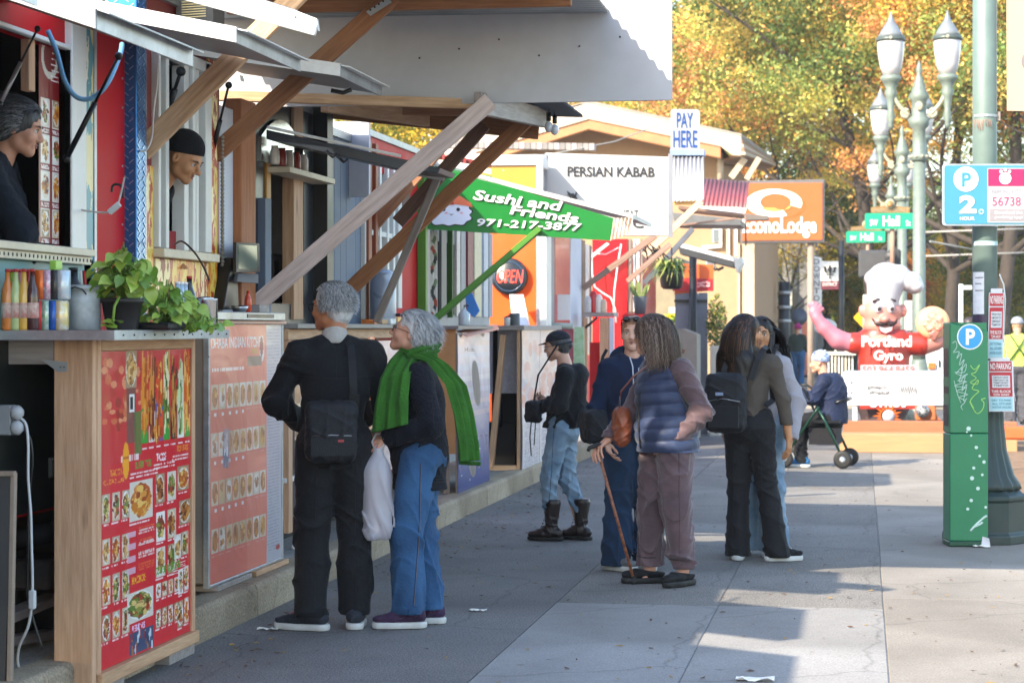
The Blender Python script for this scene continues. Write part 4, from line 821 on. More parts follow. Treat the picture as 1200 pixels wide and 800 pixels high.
t=empty('storage_clutter',PD(588,545,20.6),'dark crate under the open timber counter','crate'); c=PD(586,520,21.2); box('crate_body',(c.x-.15,c.y,.15),(c.x+.15,c.y+.3,.6),mat('crate_dark','241C1C',.6),t); o=MB().lathe(PD(585,500,20.9),[(.03,0),(.035,.05),(.035,.25),(.012,.36),(.012,.42)],12).build('umbrella_stand',blackm); tag(o,'slim dark fire extinguisher shaped bottle under the timber counter','extinguisher')
o=beam('bollard_post',(-3.16,y5b+.15,0),(-3.16,y5b+.15,.35),.12,.12,fir_z); tag(o,'short wooden block post standing by the kerb after the pale poster counter','post')
# ================= FLAPS =================
def flap(lab,dn,df,xi,zi,xo,zo,m,pan,t=.045,name='awning_flap'):
    g=empty(name,(xi,PD(600,383,dn).y,zi),lab,'awning')
    Yn=DXY(dn,xo); Yf=DXY(df,xo)
    mb=MB(); mb.prism([(xi,Yn,zi),(xo,Yn,zo),(xo,Yn,zo+t),(xi,Yn,zi+t)],(0,Yf-Yn,0)); mb.build('panel',pan,g,0)
    MB().prism([(xi,Yn-.012,zi-.012),(xo+.012,Yn-.012,zo-.012),(xo+.012,Yn-.012,zo+t+.01),(xi,Yn-.012,zi+t+.01)],(0,.01,0)).build('edge_trim',m,g,0)
    MB().prism([(xo+.002,Yn,zo-.012),(xo+.014,Yn,zo-.014),(xo+.014,Yn,zo+t+.01),(xo+.002,Yn,zo+t+.012)],(0,Yf-Yn,0)).build('edge_trim',alu,g,0)
    MB().prism([(xi,Yn,zi+t+.001),(xo+.06,Yn-.0,zo+t-.01),(xo+.06,Yn,zo+t-.004),(xi,Yn,zi+t+.008)],(0,Yf-Yn,0)).build('top_skin',m,g,0)
    return g,Yn,Yf
def DXY(d,X): # Y of the point at camera depth d on plane X
    k=(X/d+ST)/CT; return d*(CT+k*ST)
f1,_,_=flap('weathered grey raised hatch flap across the top left corner',7.65,8.75,-3.5,2.9,-2.72,2.63,galv,mat('flap_wood','9A7E66',.6,dirt=.4),.05)
flap('grey hatch flap of the red cart raised beside the camera',3.0,7.1,-3.5,2.9,-2.72,2.63,galv,mat('flap_wood','9A7E66',.6,dirt=.4),.05)
f2,_,_=flap('white edged raised hatch flap above the blue tread plate post',9.3,10.35,-3.5,2.97,-2.7,2.80,white,mat('flap_grey','8E9094',.4,.3,dirt=.3))
f3,_,_=flap('long white raised hatch flap over the beanie man, end tip near the wooden brace',11.15,12.1,-3.5,3.0,-2.7,2.87,white,mat('flap_grey','8E9094',.4,.3,dirt=.3))
MB().prism([PD(282,95,11.3),PD(286,96,11.3),PD(284,89,11.3),PD(281,88,11.3)],(0,.01,0)).build('hook',whitef,f3); MB().tube([PD(388,106,11.7),PD(402,109,11.7),(PD(412,105,11.7))],.012).build('latch',black,f3); MB().tube([PD(333,107,11.8),PD(334,112,11.8)],.01).build('latch',blackm,f3)
g=empty('awning_bar',PD(300,15,9.5),'white aluminium awning box beam jutting from the top, broken end cap','awning'); beam('box_beam',PD(190,-26,9.6),PD(347,24,9.5),.05,.085,alu,g); beam('front_rail',PD(190,-14,9.5),PD(371,36,9.4),.03,.05,white,g)
MB().prism([PD(345,12,9.45),PD(371,22,9.4),PD(373,36,9.4),PD(352,33,9.45)],(0,.03,0)).build('end_cap',whitef,g)
f5=empty('awning_flap',PD(400,165,13.1),'dark navy metal hatch flap sloping down behind the light timber brace','awning')
MB().prism([PD(312,152,13.1),PD(470,186,13.1),PD(516,197,13.1),PD(513,203,13.1),PD(466,198,13.1),PD(312,163,13.1)],(.0,.5,0)).build('slab',navy,f5,.003); beam('top_rail',PD(313,149,13.1),PD(470,183,13.1),.012,.018,whitef,f5)
for a_,b_ in ((382,180),(395,186)): MB().tube([PD(a_,b_-3,13.0),PD(a_+8,b_+4,13.0),PD(a_+13,b_,13.0)],.01).build('catch',blackm,f5)
cable('blue_hose',[(56,36,9.0),(66,60,9.0),(76,95,9.0),(90,114,9.0),(108,115,9.0),(126,98,9.0),(140,66,9.1),(143,52,9.2)],.011,mat('hose_blue','6AA0C4',.4),'light blue hose looping under the grey hatch flap','hose')
for (a_,b_),lab,m_,r_ in ((((78,186,9.0),(139,66,8.9)),'black gas strut holding up the grey hatch flap','17191D',.008),(((0,122,8.4),(44,34,8.5)),'grey thin strut at the top left of the first window','8A8C90',.006),(((246,190,11.7),(268,100,11.5)),'black gas strut below the long white flap','17191D',.009),(((196,130,11.0),(212,84,10.9)),'short dark strut at the top of the second window','2A2C30',.012)):
    t=empty('gas_strut',PD(*a_),lab,'strut'); A_=PD(*a_);B_=PD(*b_); mid=A_.lerp(B_,.55); MB().tube([A_,mid],r_*1.5).build('cylinder',mat('strut_'+m_,m_,.3,.5),t); MB().tube([mid,B_],r_*.8).build('rod',blackm,t); MB().ball(A_,r_*2.2,6).build('ball_end',blackm,t); MB().ball(B_,r_*2.2,6).build('ball_end',blackm,t)
cable('drooping_wire',[(73,225,9.6),(84,240,9.6),(95,246,9.6),(118,249,9.6),(130,248,9.6),(138,240,9.6),(146,208,9.7)],.0045,mat('cord_dirty','A8A29C',.5),'thin pale cord with a plug hanging across the red wall','cord')
cable('drooping_wire',[(185,74,10.2),(184,100,10.2),(180,130,10.2),(178,160,10.3),(172,175,10.3),(162,178,10.3)],.005,mat('cord_white','C8C8C4',.5),'thin white cord drooping beside the second window','cord')
c=PD(134,244,9.58); o=MB().beam(c+Vector((-.025,0,-.02)),c+Vector((.025,0,.02)),.022,.025).build('cord_plug',cw,None,.003); tag(o,'small white cord connector against the red wall','plug')
cable('hook',[(131,225,9.7),(132,218,9.7),(138,216,9.7),(144,221,9.7),(144,232,9.7)],.006,black,'black hanging hook on the red wall','hook')
# vents behind at the top
v=empty('wall_vent',PD(225,12,11.0),'grey louvred vent hood at the top above the white flaps','vent'); c=PD(206,30,11.0);e=PD(252,-14,11.0); box('housing',(c.x,c.y,c.z),(e.x,c.y+.2,e.z),mat('vent_grey','7E7E80',.4,.4,dirt=.3),v)
for i in range(7): beam('louvre',PD(213,3+i*3,10.98),PD(243,1+i*3,10.98),.012,.006,mat('vent_sunlit','C8B48A',.3,.4),v,bevel=0)  # pale gold slats carry the stripes of sunlight in their colour
o=box('dark_red_panel',(PD(158,0,11.2).x,PD(158,0,11.2).y,3.28),(PD(205,0,11.2).x,PD(158,0,11.2).y+.05,3.9),mat('dark_red_panel','5E2226',.4,dirt=.2)); tag(o,'dark red upright panel above the flaps beside the vent','panel')
# ================= TIMBER CANOPY 1 (nearest) =================
g=empty('timber_canopy',(-2.6,10.5,3.3),'nearest timber canopy frame with corrugated roof, braces crossing the top of the photo','canopy')
d1=10.5
def rib(name,p,q,w,h,m,ext=0,par=None,up=(0,1,0)): return beam(name,p,q,w,h,m,par,up,.004,ext)
rib('brace',PD(165,178,10.5),PD(360,-18,10.5),.105,.04,fir_x,0,g); rib('brace',PD(250,182,11.75),PD(462,-5,11.75),.1,.04,cedar,0,g)
MB().prism([PD(429,14,11.72),PD(455,-3,11.72),PD(459,3,11.72),PD(434,19,11.72)],(0,.004,0)).build('tie_plate',galv,g)
for q in range(5): MB().ball(PD(434+q*5,12-q*3.4,11.71),.006,5).build('nail_head',blackm,g)
z_=3.295; rib('rafter',(-3.5,PD(500,5,11.75).y,z_+.045),(-1.56,PD(500,5,11.75).y,z_+.045),.05,.09,cedar,0,g,(0,0,1)); rib('rafter',(-3.5,10.45,z_+.045),(-1.56,10.45,z_+.045),.05,.09,cedar,0,g,(0,0,1)); pass
def corr(name,x0,x1,y0,y1,z0,z1,m,par,pitch=.076,amp=.012,axis='X'):
    """corrugated sheet; ridges run along axis"""
    mb=MB(); vs=[];n=int(((y1-y0) if axis=='X' else (x1-x0))/pitch*6)+1
    for i in range(n+1):
        t=i/n
        if axis=='X':
            y=y0+(y1-y0)*t; w=amp*math.sin(t*(y1-y0)/pitch*6.283)
            for q in ((x0,z0),(x1,z1)): vs.append((q[0],y,q[1]+w)); 
            for q in ((x0,z0),(x1,z1)): vs.append((q[0],y,q[1]+w+.003))
        else:
            x=x0+(x1-x0)*t; w=amp*math.sin(t*(x1-x0)/pitch*6.283)
            for q in ((y0,z0),(y1,z1)): vs.append((x,q[0],q[1]+w))
            for q in ((y0,z0),(y1,z1)): vs.append((x,q[0],q[1]+w+.003))
    fs=[]
    for i in range(n):
        a=i*4;b=a+4; fs+=[(a,b,b+1,a+1),(a+2,a+3,b+3,b+2),(a,a+2,b+2,b),(a+1,b+1,b+3,a+3)]
    mb.add(vs,fs,True); o=mb.build(name,m,par,0,True); return o
corr('roof_sheet',-3.9,-1.47,9.7,12.457,3.42,3.40,mat('corrugated_grey','8A8E92',.4,.6,dirt=.3),g)
# facing panel
c=PD(245,118,12.55); e=PD(788,118,12.5)
g2=empty('canopy_end_panel',(e.x,c.y,e.z),'big pale end panel hanging above the street stalls, its lit right corner against the trees','panel')
pm=mat('panel_paint','ACACB0',.55,var=.05,dirt=.12)
MB().prism([(-4.0,12.46,2.875),(e.x,12.46+0,2.875),(e.x,12.46,4.6),(-4.0,12.46,4.6)],(0,.025,0)).build('sheet',pm,g2,.002)
for q in range(6): MB().ball((-2.6+.3*q*.8,12.45,3.15+.05*(q%3)),.006,5).build('screw',blackm,g2)
# ================= TIMBER CANOPY 2 =================
g=empty('timber_canopy',(-2.4,13.6,2.9),'second timber canopy with dark corrugated roof, three long braces and hanging bulbs','canopy')
rib('brace',PD(297,360,12.45),PD(575,118,12.45),.1,.042,wood('fir_x_pale','D6C2BA','AE9A92','X'),0,g); rib('brace',PD(466,261,14.2),PD(568,146,14.2),.09,.04,cedard,0,g); rib('brace',PD(384,364,14.6),PD(618,140,14.6),.1,.045,wood('cedar_x2','A86E42','84522E','X'),0,g)
rib('brace',PD(405,303,16.4),PD(545,140,16.4),.09,.04,cedar,0,g)
rib('edge_beam',PD(560,121,12.5),PD(640,139,14.9),.05,.13,greyw,0,g,(0,0,1)); rib('rafter',PD(372,124,14.8),PD(632,150,14.8),.05,.16,cedar,0,g,(0,0,1)); rib('rafter',PD(472,124,13.7),PD(602,126,13.7),.05,.12,cedar,0,g,(0,0,1)); rib('rafter',PD(240,112,12.7),PD(560,122,12.7),.05,.06,fir_x,0,g,(0,0,1))
rib('purlin',PD(380,122,13.0),PD(500,140,14.7),.05,.1,fir_y,0,g,(0,0,1))
corr('roof_sheet',-3.9,-1.95,12.75,15.0,3.12,3.04,mat('corrugated_dark','3A3E48',.4,.5,dirt=.3),g)
rib('grey_brace',PD(441,378,14.0),PD(514,206,14.0),.05,.03,greyz,0,g); rib('cross_piece',PD(490,202,14.0),PD(521,208,14.0),.05,.05,greyw,0,g)
wb=MB()
for i,(a_,b_) in enumerate(((643,128),(650,131))):
    bb=empty('light_bulb',PD(a_,b_+20,14.6),'%s of the two bulbs hanging from the dark corrugated roof edge'%['nearer left','lower right'][i],'light bulb'); MB().tube([PD(a_,b_,14.6),PD(a_,b_+4,14.6)],.004).build('cord',black,bb); MB().tube([PD(a_,b_+4,14.6),PD(a_,b_+14,14.6)],.017).build('socket',black,bb); MB().ball(PD(a_,b_+21,14.6),.035,8,(.85,.85,1.1)).build('globe',mat('bulb_glass','D8DCE0',.05,coat=.6),bb)
# band of pale wall and scraps behind between canopies
o=box('shed_wall',(-4.6,15.2,2.5),(-3.55,15.25,3.05),lav); tag(o,'bright pale wall patch between the blue cart and the timber canopy','wall panel')
sbx=empty('shed_sign',PD(505,190,19.5),'stack of faded striped boards on the stall roof behind the brown brace','sign')
for i,(c_) in enumerate(['D8D0C8','7A2A24','D8D4CC','2E6A3A','C8BCB0']): MB().prism([PD(500,172+i*7,19),PD(575,182+i*8,19),PD(575,188+i*8,19),PD(500,177.5+i*7,19)],(0,.05,0)).build('board',mat('faded_'+c_,c_,.6,var=.2),sbx,.003)
for i in range(8): box('mark',PD(508+i*5,179+i*.9,18.98),PD(511+i*5,185+i*.9,18.97),redt,sbx,0)
# offscreen row of carts behind the viewer's left, where the shade on the pavement comes from
sh=empty('food_cart',(-4.4,0,.165),'cart of the same row standing behind the camera','food cart'); box('wall',(-5.6,-6,.6),(-3.5,2.9,3.2),white,sh)
# ================= PERSIAN CART =================
red2=mat('trailer_red','B80E18',.35,var=.05,coat=.2); 
gp=empty('food_cart',(-3.4,25.3,.165),'white box topped cart with dark stencilled kabab lettering','food cart')
d=25.0; a=PD(639,275,d); b_=PD(784,276,d); t_=PD(784,183,d)
MB().prism([PD(639,276,d),PD(784,276,d),PD(784,184,d),PD(639,179,d)],(0,.12,0)).build('sign_box',mat('kabab_box_white','B8B6B4',.45,var=.02,dirt=.05),gp,.004)  # one even off-white over the whole box
for q,(x0,x1) in enumerate(((783,788),(637,641))): MB().prism([PD(x0,278,d-.02),PD(x1,278,d-.02),PD(x1,181,d-.02),PD(x0,180,d-.02)],(0,.06,0)).build('edge_trim',mat('edge_grey','8A8A90',.4,.4),gp)
def pl(name,s,x0,y0,x1,y1,dd,m,par,slope=0,**k):
    a=PD(x0,y1,dd); return letters(name,s,a,PD(x1,y1+slope,dd)-a,PD(x0,y0,dd)-a,m,par,**k)
stg=mat('stencil_grey','2A282A',.6)
pl('lettering','PERSIAN KABAB',665,195,767,207,d-.01,stg,gp,.8,off=.022)
pl('lettering','MEAT',727,246,748,255,d-.01,stg,gp,.3); pl('lettering','VC',729,256,754,267,d-.01,stg,gp,.3,off=.02)
sw_=MB()
for i in range(14): sw_.beam(PD(664+random.random()*14,224+random.random()*10,d-.01),PD(664+random.random()*14,224+random.random()*10,d-.01),.012,.004,(0,1,0))
sw_.build('line_emblem',stg,gp,0,False)
# street side walls between
XP=-3.45
def sw2(nm,x0,x1,z0,z1,m,par,dx=0): return box(nm,(XP-.05,YX(x0,XP),z0),(XP+dx,YX(x1,XP),z1),m,par)
sw2('corner_trim',638,644,.3,2.66,whitef,gp,.02); sw2('grey_jamb',644,650,.3,2.66,mat('jamb_grey','7A7A7C',.5),gp); sw2('red_panel',650.5,668,.3,2.66,red2,gp); sw2('pale_panel',668.3,681,.3,2.66,lav,gp,.005)
sw2('window_dark',682,686,1.2,2.64,black,gp); sw2('window_strip',686.5,690,1.2,2.6,whitef,gp); sw2('window_strip',691,693.5,1.2,2.6,greyz,gp); sw2('bottom_panel',681.5,694,.3,1.19,red2,gp)
# red trailer next
gt=empty('food_trailer',(-3.2,29.5,.165),'bright red trailer with white conduit behind the thin timber braces','food trailer')
d=29.0; MB().prism([PD(694,520,d),PD(736,520,d),PD(736,280,d),PD(694,280,d)],(0,4,0)).build('body',red2,gt,.01)
for x0,x1 in ((737,740),(742,744),(746,749),(751,753)): MB().prism([PD(x0,365,d),PD(x1,365,d),PD(x1,280,d),PD(x0,280,d)],(0,.05,0)).build('window_bar',greyz if x0%2 else whitef,gt)
def cab2(pts,d_,r_,m,par,name='conduit'): MB().tube([PD(a,b__,d_) for a,b__ in pts],r_,6).build(name,m,par)
cab2([(693,292),(694,320),(697,336),(706,343),(716,349),(721,362),(722,378)],28.8,.012,whitef,gt); cab2([(728,286),(724,310),(720,340),(719,370)],28.8,.012,whitef,gt); cab2([(695,297),(710,298),(725,290)],28.8,.008,whitef,gt)
MB().prism([PD(692,299,28.7),PD(694,302,28.7),PD(714,286,28.7),PD(711,284,28.7)],(0,.05,0)).build('white_brace',whitef,gt)
# canopy of that trailer
gc=empty('timber_canopy',(-2.6,27.5,2.6),'open canopy of thin weathered braces between the kabab box and the white gutter awning','canopy')
beam('brace',PD(683,338,26.5),PD(768,276,26.5),.075,.05,wood('weathered_brace','9A7C6C','7A5E50','X'),gc,(0,1,0)); beam('brace',PD(735,330,27.5),PD(785,286,27.5),.065,.05,wood('weathered_brace','9A7C6C','7A5E50','X'),gc,(0,1,0)); beam('brace',PD(755,332,28.5),PD(812,268,28.5),.07,.05,mat('grey_steel_brace','5A5C62',.4,.4),gc,(0,1,0)); beam('brace',PD(755,300,28.7),PD(822,236,28.7),.09,.05,wood('pale_timber','C8AE90','A98E70','X'),gc,(0,1,0))  # last brace is of paler timber than the weathered ones
beam('rafter',PD(766,268,28.9),PD(862,256,28.9),.03,.03,wood('weathered_brace','9A7C6C','7A5E50','X'),gc,(0,1,0)); MB().prism([PD(872,250,30.2),PD(900,253,30.2),PD(900,257.5,30.2),PD(872,258,30.2)],(0,.3,0)).build('roof_end',mat('roof_slab_dark','6A625C',.6,dirt=.3),gc,.003); MB().prism([PD(788,249,29),PD(868,257,29.6),PD(868,264,29.6),PD(790,263,29)],(0,1.2,0)).build('roof_slab',mat('roof_slab_grey','8A857E',.6,dirt=.3),gc,.003)
MB().prism([PD(795,241,31),PD(872,250,31.2),PD(872,253,31.2),PD(795,245,31)],(0,1.0,0)).build('roof_slab',wood('weathered_brace','9A7C6C','7A5E50','X'),gc,.003); MB().tube([PD(874,252,30),PD(874,288,30)],.012).build('hanging_wire',mat('rusty_wire','7A5A48',.7),gc)
for q in range(10): MB().tube([PD(754+q*2,286+random.random()*8,28),PD(760+q*2.5+random.uniform(-5,8),295+random.random()*12,28.2)],.01,5).build('wire',blackm,gc)
def corrpx(name,pts,m,par,n=14):
    """corrugated slope: pts tl,tr,br,bl as world points"""
    tl,tr,br,bl=[Vector(p) for p in pts]; nr=(tr-tl).cross(bl-tl).normalized(); N_=n*8; vs=[]
    for i in range(N_+1):
        t=i/N_; w=nr*(.014*math.sin(t*n*6.283)); vs+=[tl.lerp(tr,t)+w,bl.lerp(br,t)+w,tl.lerp(tr,t)+w+nr*.004,bl.lerp(br,t)+w+nr*.004]
    fs=[]
    for i in range(N_): a=i*4;b=a+4; fs+=[(a,a+1,b+1,b),(a+2,b+2,b+3,a+3),(a,b,b+2,a+2),(a+1,a+3,b+3,b+1)]
    return MB().add(vs,fs,True).build(name,m,par,0)
gw=empty('corrugated_awning',PD(806,210,29.8),'steep white corrugated roof beside the white kabab sign, pay here sign above it','awning')
corrpx('roof_sheet',(PD(787,181,31),PD(825,181,31),PD(825,234,29.8),PD(787,236,29.8)),mat('corr_white','A8A8AC',.45,.1,dirt=.1),gw,8); MB().prism([PD(785,182,30.9),PD(825,182,30.9),PD(825,175,30.9),PD(785,175,30.9)],(0,.3,0)).build('ridge_cap',mat('cap_blue','7A8CB4',.5),gw); MB().prism([PD(790,240,29.9),PD(822,240,29.9),PD(824,236,29.9),PD(788,236,29.9)],(0,.05,0)).build('fascia',mat('fascia_ochre','C89A5A',.6),gw)
gr_=empty('corrugated_awning',PD(848,225,33),'red corrugated roof left of the orange lodge sign','awning'); corrpx('roof_sheet',(PD(826,209,34.4),PD(878,213,34.4),PD(875,243,33),PD(820,241,33)),mat('corr_red','84444A',.5,.1,var=.12,dirt=.25),gr_,11); MB().prism([PD(820,248,33),PD(873,250,33),PD(875,243.5,33),PD(820,241.5,33)],(0,.05,0)).build('fascia',whitef,gr_)
g=empty('pay_sign',PD(802,177,31.2),'small white pay here sign with blue capitals on a post above the white corrugated roof','sign')
MB().prism([PD(788,177,31.2),PD(818,177,31.2),PD(820,175,31.2),PD(820,131,31.2),PD(818,128.5,31.2),PD(788,128,31.2),PD(786,130,31.2),PD(786,175,31.2)],(0,.03,0)).build('board',mat('sign_white','9A9CA0',.4,var=.02),g); MB().tube([PD(804,176,31.25),PD(804,200,31.25)],.03).build('post',alu,g)
blu=mat('sign_blue','06387A',.4,var=.05); pl('lettering','PAY',793,132,812,150,31.19,blu,g,off=.01); pl('lettering','HERE',789,153,817,173,31.19,blu,g,off=.01)
# white gutter awning
g=empty('gutter_awning',PD(830,300,31),'white rolled awning with dark underside and white end cap','awning'); MB().prism([PD(793,289,31),PD(861,307,31),PD(863,302,31.0),PD(800,285.5,31)],(0,.6,0)).build('roll',mat('awning_white','D8DAE0',.4),g,.01); MB().prism([PD(795,290,31),PD(861,307.5,31),PD(860,314,31),PD(797,298,31)],(0,.5,0)).build('underside',mat('awning_dark','3A3C40',.6),g,.01)
MB().prism([PD(860,304,30.95),PD(869,301,30.95),PD(870,308,30.95),(PD(864,320,30.95)),PD(861,313,30.95)],(0,.6,0)).build('end_cap',whitef,g,.01); cab2([(836,314),(842,316),(848,313)],30.9,.02,black,g,'bracket')
# far stalls beneath
g=empty('food_stall',(-3.3,33,.165),'far stall with orange and red printed banner and grey board below it','food stall')
d=33.5; MB().prism([PD(790,345,d),PD(836,340,d),PD(836,310,d),(PD(798,309,d))],(0,.04,0)).build('banner_top',mat('banner_orange','D8602A',.5,var=.1),g); MB().prism([PD(788,341,d-.03),PD(836,341,d-.03),PD(836,327,d-.03),PD(790,325,d-.03)],(0,.02,0)).build('banner_band',mat('banner_red','A8202A',.5),g)
for i in range(2): sq=MB(); [sq.beam(PD(x,331+i*4+random.uniform(-1,1),d-.05),PD(x+3,331+i*4+random.uniform(-1,1),d-.05),.03,.005,(0,1,0)) for x in range(817,832,3)]; sq.build('script_marks',mat('pink_print','E8A0A0',.5),g,0,False)
MB().prism([PD(791,520,d),PD(829,520,d),PD(829,343,d),PD(791,343,d)],(0,.06,0)).build('grey_board',mat('board_blue_grey','6A7080',.5,dirt=.1),g); MB().prism([PD(790,354,d-.03),PD(829,354,d-.03),PD(829,351,d-.03),PD(790,351,d-.03)],(0,.02,0)).build('band',black,g); MB().tube([PD(812,300,d-.2),PD(812,500,d-.2)],.06).build('dark_post',blackm,g)
MB().prism([PD(756,520,35),PD(792,520,35),PD(792,300,35),PD(756,318,35)],(0,3,0)).build('beige_wall',mat('beige_wall','8A8068',.6,dirt=.1),g); MB().prism([PD(784,367,34.9),PD(791,367,34.9),PD(791,360,34.9),PD(784,360,34.9)],(0,.02,0)).build('small_notice',whitef,g)
# small planter boxes, trestle at 785-850 base
MB().prism([PD(783,520,32),PD(817,520,32),PD(817,392,32),(PD(800,385,32)),PD(783,386,32)],(0,.7,0)).build('utility_cabinet',mat('cab_grey','8C857C',.6,dirt=.2),g,.01)
o=MB().prism([PD(832,520,33),PD(843,520,33),PD(843,405,33),PD(832,405,33)],(0,.6,0)).build('planter_box',mat('planter_pale','B8B0A4',.6),None,.01); tag(o,'pale square planter box left of the long haired woman','planter')
def bush(name,c,rx,rz,n,cols,lab,cat,s=.05,ry=None,group=None):
    mb=MB(); ms=[]
    for i in range(n):
        a=random.random()*6.283; e=math.acos(random.uniform(-1,1)); q=random.random()**.4
        p=Vector((c[0]+rx*q*math.sin(e)*math.cos(a),c[1]+(ry or rx)*q*math.sin(e)*math.sin(a),c[2]+rz*q*math.cos(e))); u=Vector((random.gauss(0,1),random.gauss(0,1),random.gauss(0,1))).normalized(); w=u.orthogonal().normalized()
        k=s*random.uniform(.6,1.3); mb.cur=random.randrange(len(cols)); mb.add([p-u*k,p-w*k*.4,p+u*k,p+w*k*.4],[(0,1,2,3)])
    o=mb.build(name,[mat('leafy_'+q,q,.6) for q in cols],None,0,False); 
    if lab: tag(o,lab,cat,group)
    return o
o=bush('shrub',PD(840,380,33.2),.16,.5,700,['5A6A2A','8A8A3A','3E4E20'],'thin yellow-green shrub in the pale planter box','shrub',.04)
t=empty('flower_pot',PD(787,380,34),'yellow blossoms in a pot in front of the beige wall','flowers'); o=bush('blossoms',PD(787,376,34),.13,.13,160,['E8D020','F0E040','6A8A2A'],None,None,.05); o.parent=t; o.matrix_parent_inverse=wm(t).inverted(); o['kind']='stuff'
t=empty('hanging_basket',PD(788,330,28),'spiky green plant in a dark hanging basket below the timber braces','hanging plant'); c=PD(787,337,28); MB().lathe((c.x,c.y,c.z-.02),[(.1,0),(.14,.03),(.17,.22),(.165,.24)],18).build('basket',black,t)
sp_=MB()
for i in range(170):
    a=random.random()*6.28; L_=random.uniform(.18,.42); o_=c+Vector((random.uniform(-.1,.1),random.uniform(-.1,.1),.2)); dr=Vector((math.cos(a),math.sin(a),random.uniform(.3,1.4))).normalized(); m1=o_+dr*L_*.6; m2=m1+Vector((math.cos(a)*L_*.5,math.sin(a)*L_*.5,-L_*random.uniform(.1,.9))); w=Vector((-math.sin(a),math.cos(a),0))*.012
    sp_.cur=i%3; sp_.add([o_-w,o_+w,m1+w,m1-w,m2],[(0,1,2,3),(3,2,4)])
o=sp_.build('fronds',[mat('frond_green','4E6A2A',.5),mat('frond_yellow','9A9A4A',.5),mat('frond_dark','2E4420',.5)],t,0,False); o['kind']='stuff'; MB().tube([c+Vector((0,0,.2)),PD(787,290,28)],.01).build('hanger',blackm,t)
t=empty('potted_plant',PD(750,368,27.6),'snake plant in a grey tapered pot on the red shelf','potted plant'); c=PD(750,368,27.6); MB().lathe(c,[(.06,0),(.07,.01),(.09,.22),(.085,.23)],18).build('pot',mat('pot_grey','4A4E56',.5),t)
for i in range(13):
    a=random.random()*6.28; b0=c+Vector((math.cos(a)*.04,math.sin(a)*.04,.2)); tp_=b0+Vector((math.cos(a)*.1,math.sin(a)*.06,random.uniform(.15,.28))); w=Vector((.018,0,0)); mb=MB(); mb.add([b0-w,b0+w,b0.lerp(tp_,.6)+w*1.1,tp_,b0.lerp(tp_,.6)-w*1.1],[(0,1,2,3,4)]); mb.build('leaf',mat('sansevieria','5A6A3A',.5,scale=20,col2='8A9A5A'),t,0,False)
# counter 6: gray roll + timber frame + red shelf
g=empty('counter',(-3.0,24.8,.165),'pink fronted counter with a grey green roll on its edge above the woman in boots','counter')
d=24.3; MB().prism([PD(640,520,d),PD(672,520,d),PD(672,385,d),PD(640,385,d)],(0,.4,0)).build('front',mat('pink_front','B85A68',.5,var=.15,dirt=.1),g); MB().tube([PD(638,381,d-.1),PD(671,382,d-.1)],.035,12).build('roll',mat('roll_grey','A0A498',.5),g); MB().prism([PD(651,375,d+.2),PD(668,375,d+.2),PD(668,345,d+.2),PD(651,345,d+.2)],(0,.02,0)).build('back_sheet',whitef,g)
MB().prism([PD(672,440,d-.1),PD(685,440,d-.1),PD(684,383,d-.1),PD(673,383,d-.1)],(0,.04,0)).build('green_bag',mat('bag_green','A8B89A',.5,scale=20,col2='7A9A6A'),g)
g=empty('counter',(-2.8,26,.165),'small timber framed counter with jars standing on it, right of the grey roll','counter')
d=25.8; box('top',(PD(683,372,d).x,PD(683,372,d).y,PD(683,371,d).z),(PD(720,372,d).x,PD(683,372,d).y+.5,PD(683,366,d).z),greyw,g)
for x0,x1,m_ in ((684,688,fir_z),(703,714,fir_z),(714.5,720,lav)): box('post',(PD(x0,400,d).x,PD(683,372,d).y,.1),(PD(x1,400,d).x,PD(683,372,d).y+.06,PD(683,372,d).z),m_,g)
box('dark_gap',(PD(688.5,400,d).x,PD(683,372,d).y+.2,.1),(PD(702,400,d).x,PD(683,372,d).y+.22,PD(683,372,d).z-.3),red2,g); MB().tube([PD(686,384,d-.05),PD(700,372,d-.05)],.015).build('strap',black,g)
for i,(x,c_,h_) in enumerate(((689,'C8C4C0',.2),(694,'B82A28',.26),(700,'D8CFC4',.22),(705,'C0A890',.16))): p=PD(x,366,d); o=MB().lathe(p+Vector((0,.1,0)),[(.05,0),(.052,.01),(.05,h_*.8),(.03,h_)],12).build('jar',mat('jar_%s'%c_,c_,.35)); tag(o,['grey','red lidded','pale','tan'][i]+' jar on the small timber framed counter','jar')
g=empty('red_shelf',(-2.6,27.7,.1),'red painted shelf frame carrying the snake plant','shelf'); d=27.5; box('shelf',(PD(729,380,d).x,PD(729,380,d).y,PD(729,375,d).z),(PD(768,380,d).x,PD(729,380,d).y+.4,PD(729,368,d).z),red2,g)
for x0 in (731,749,762): box('post',(PD(x0,400,d).x,PD(729,380,d).y+.02,.0),(PD(x0+4,400,d).x,PD(729,380,d).y+.06,PD(729,375.5,d).z),red2,g)
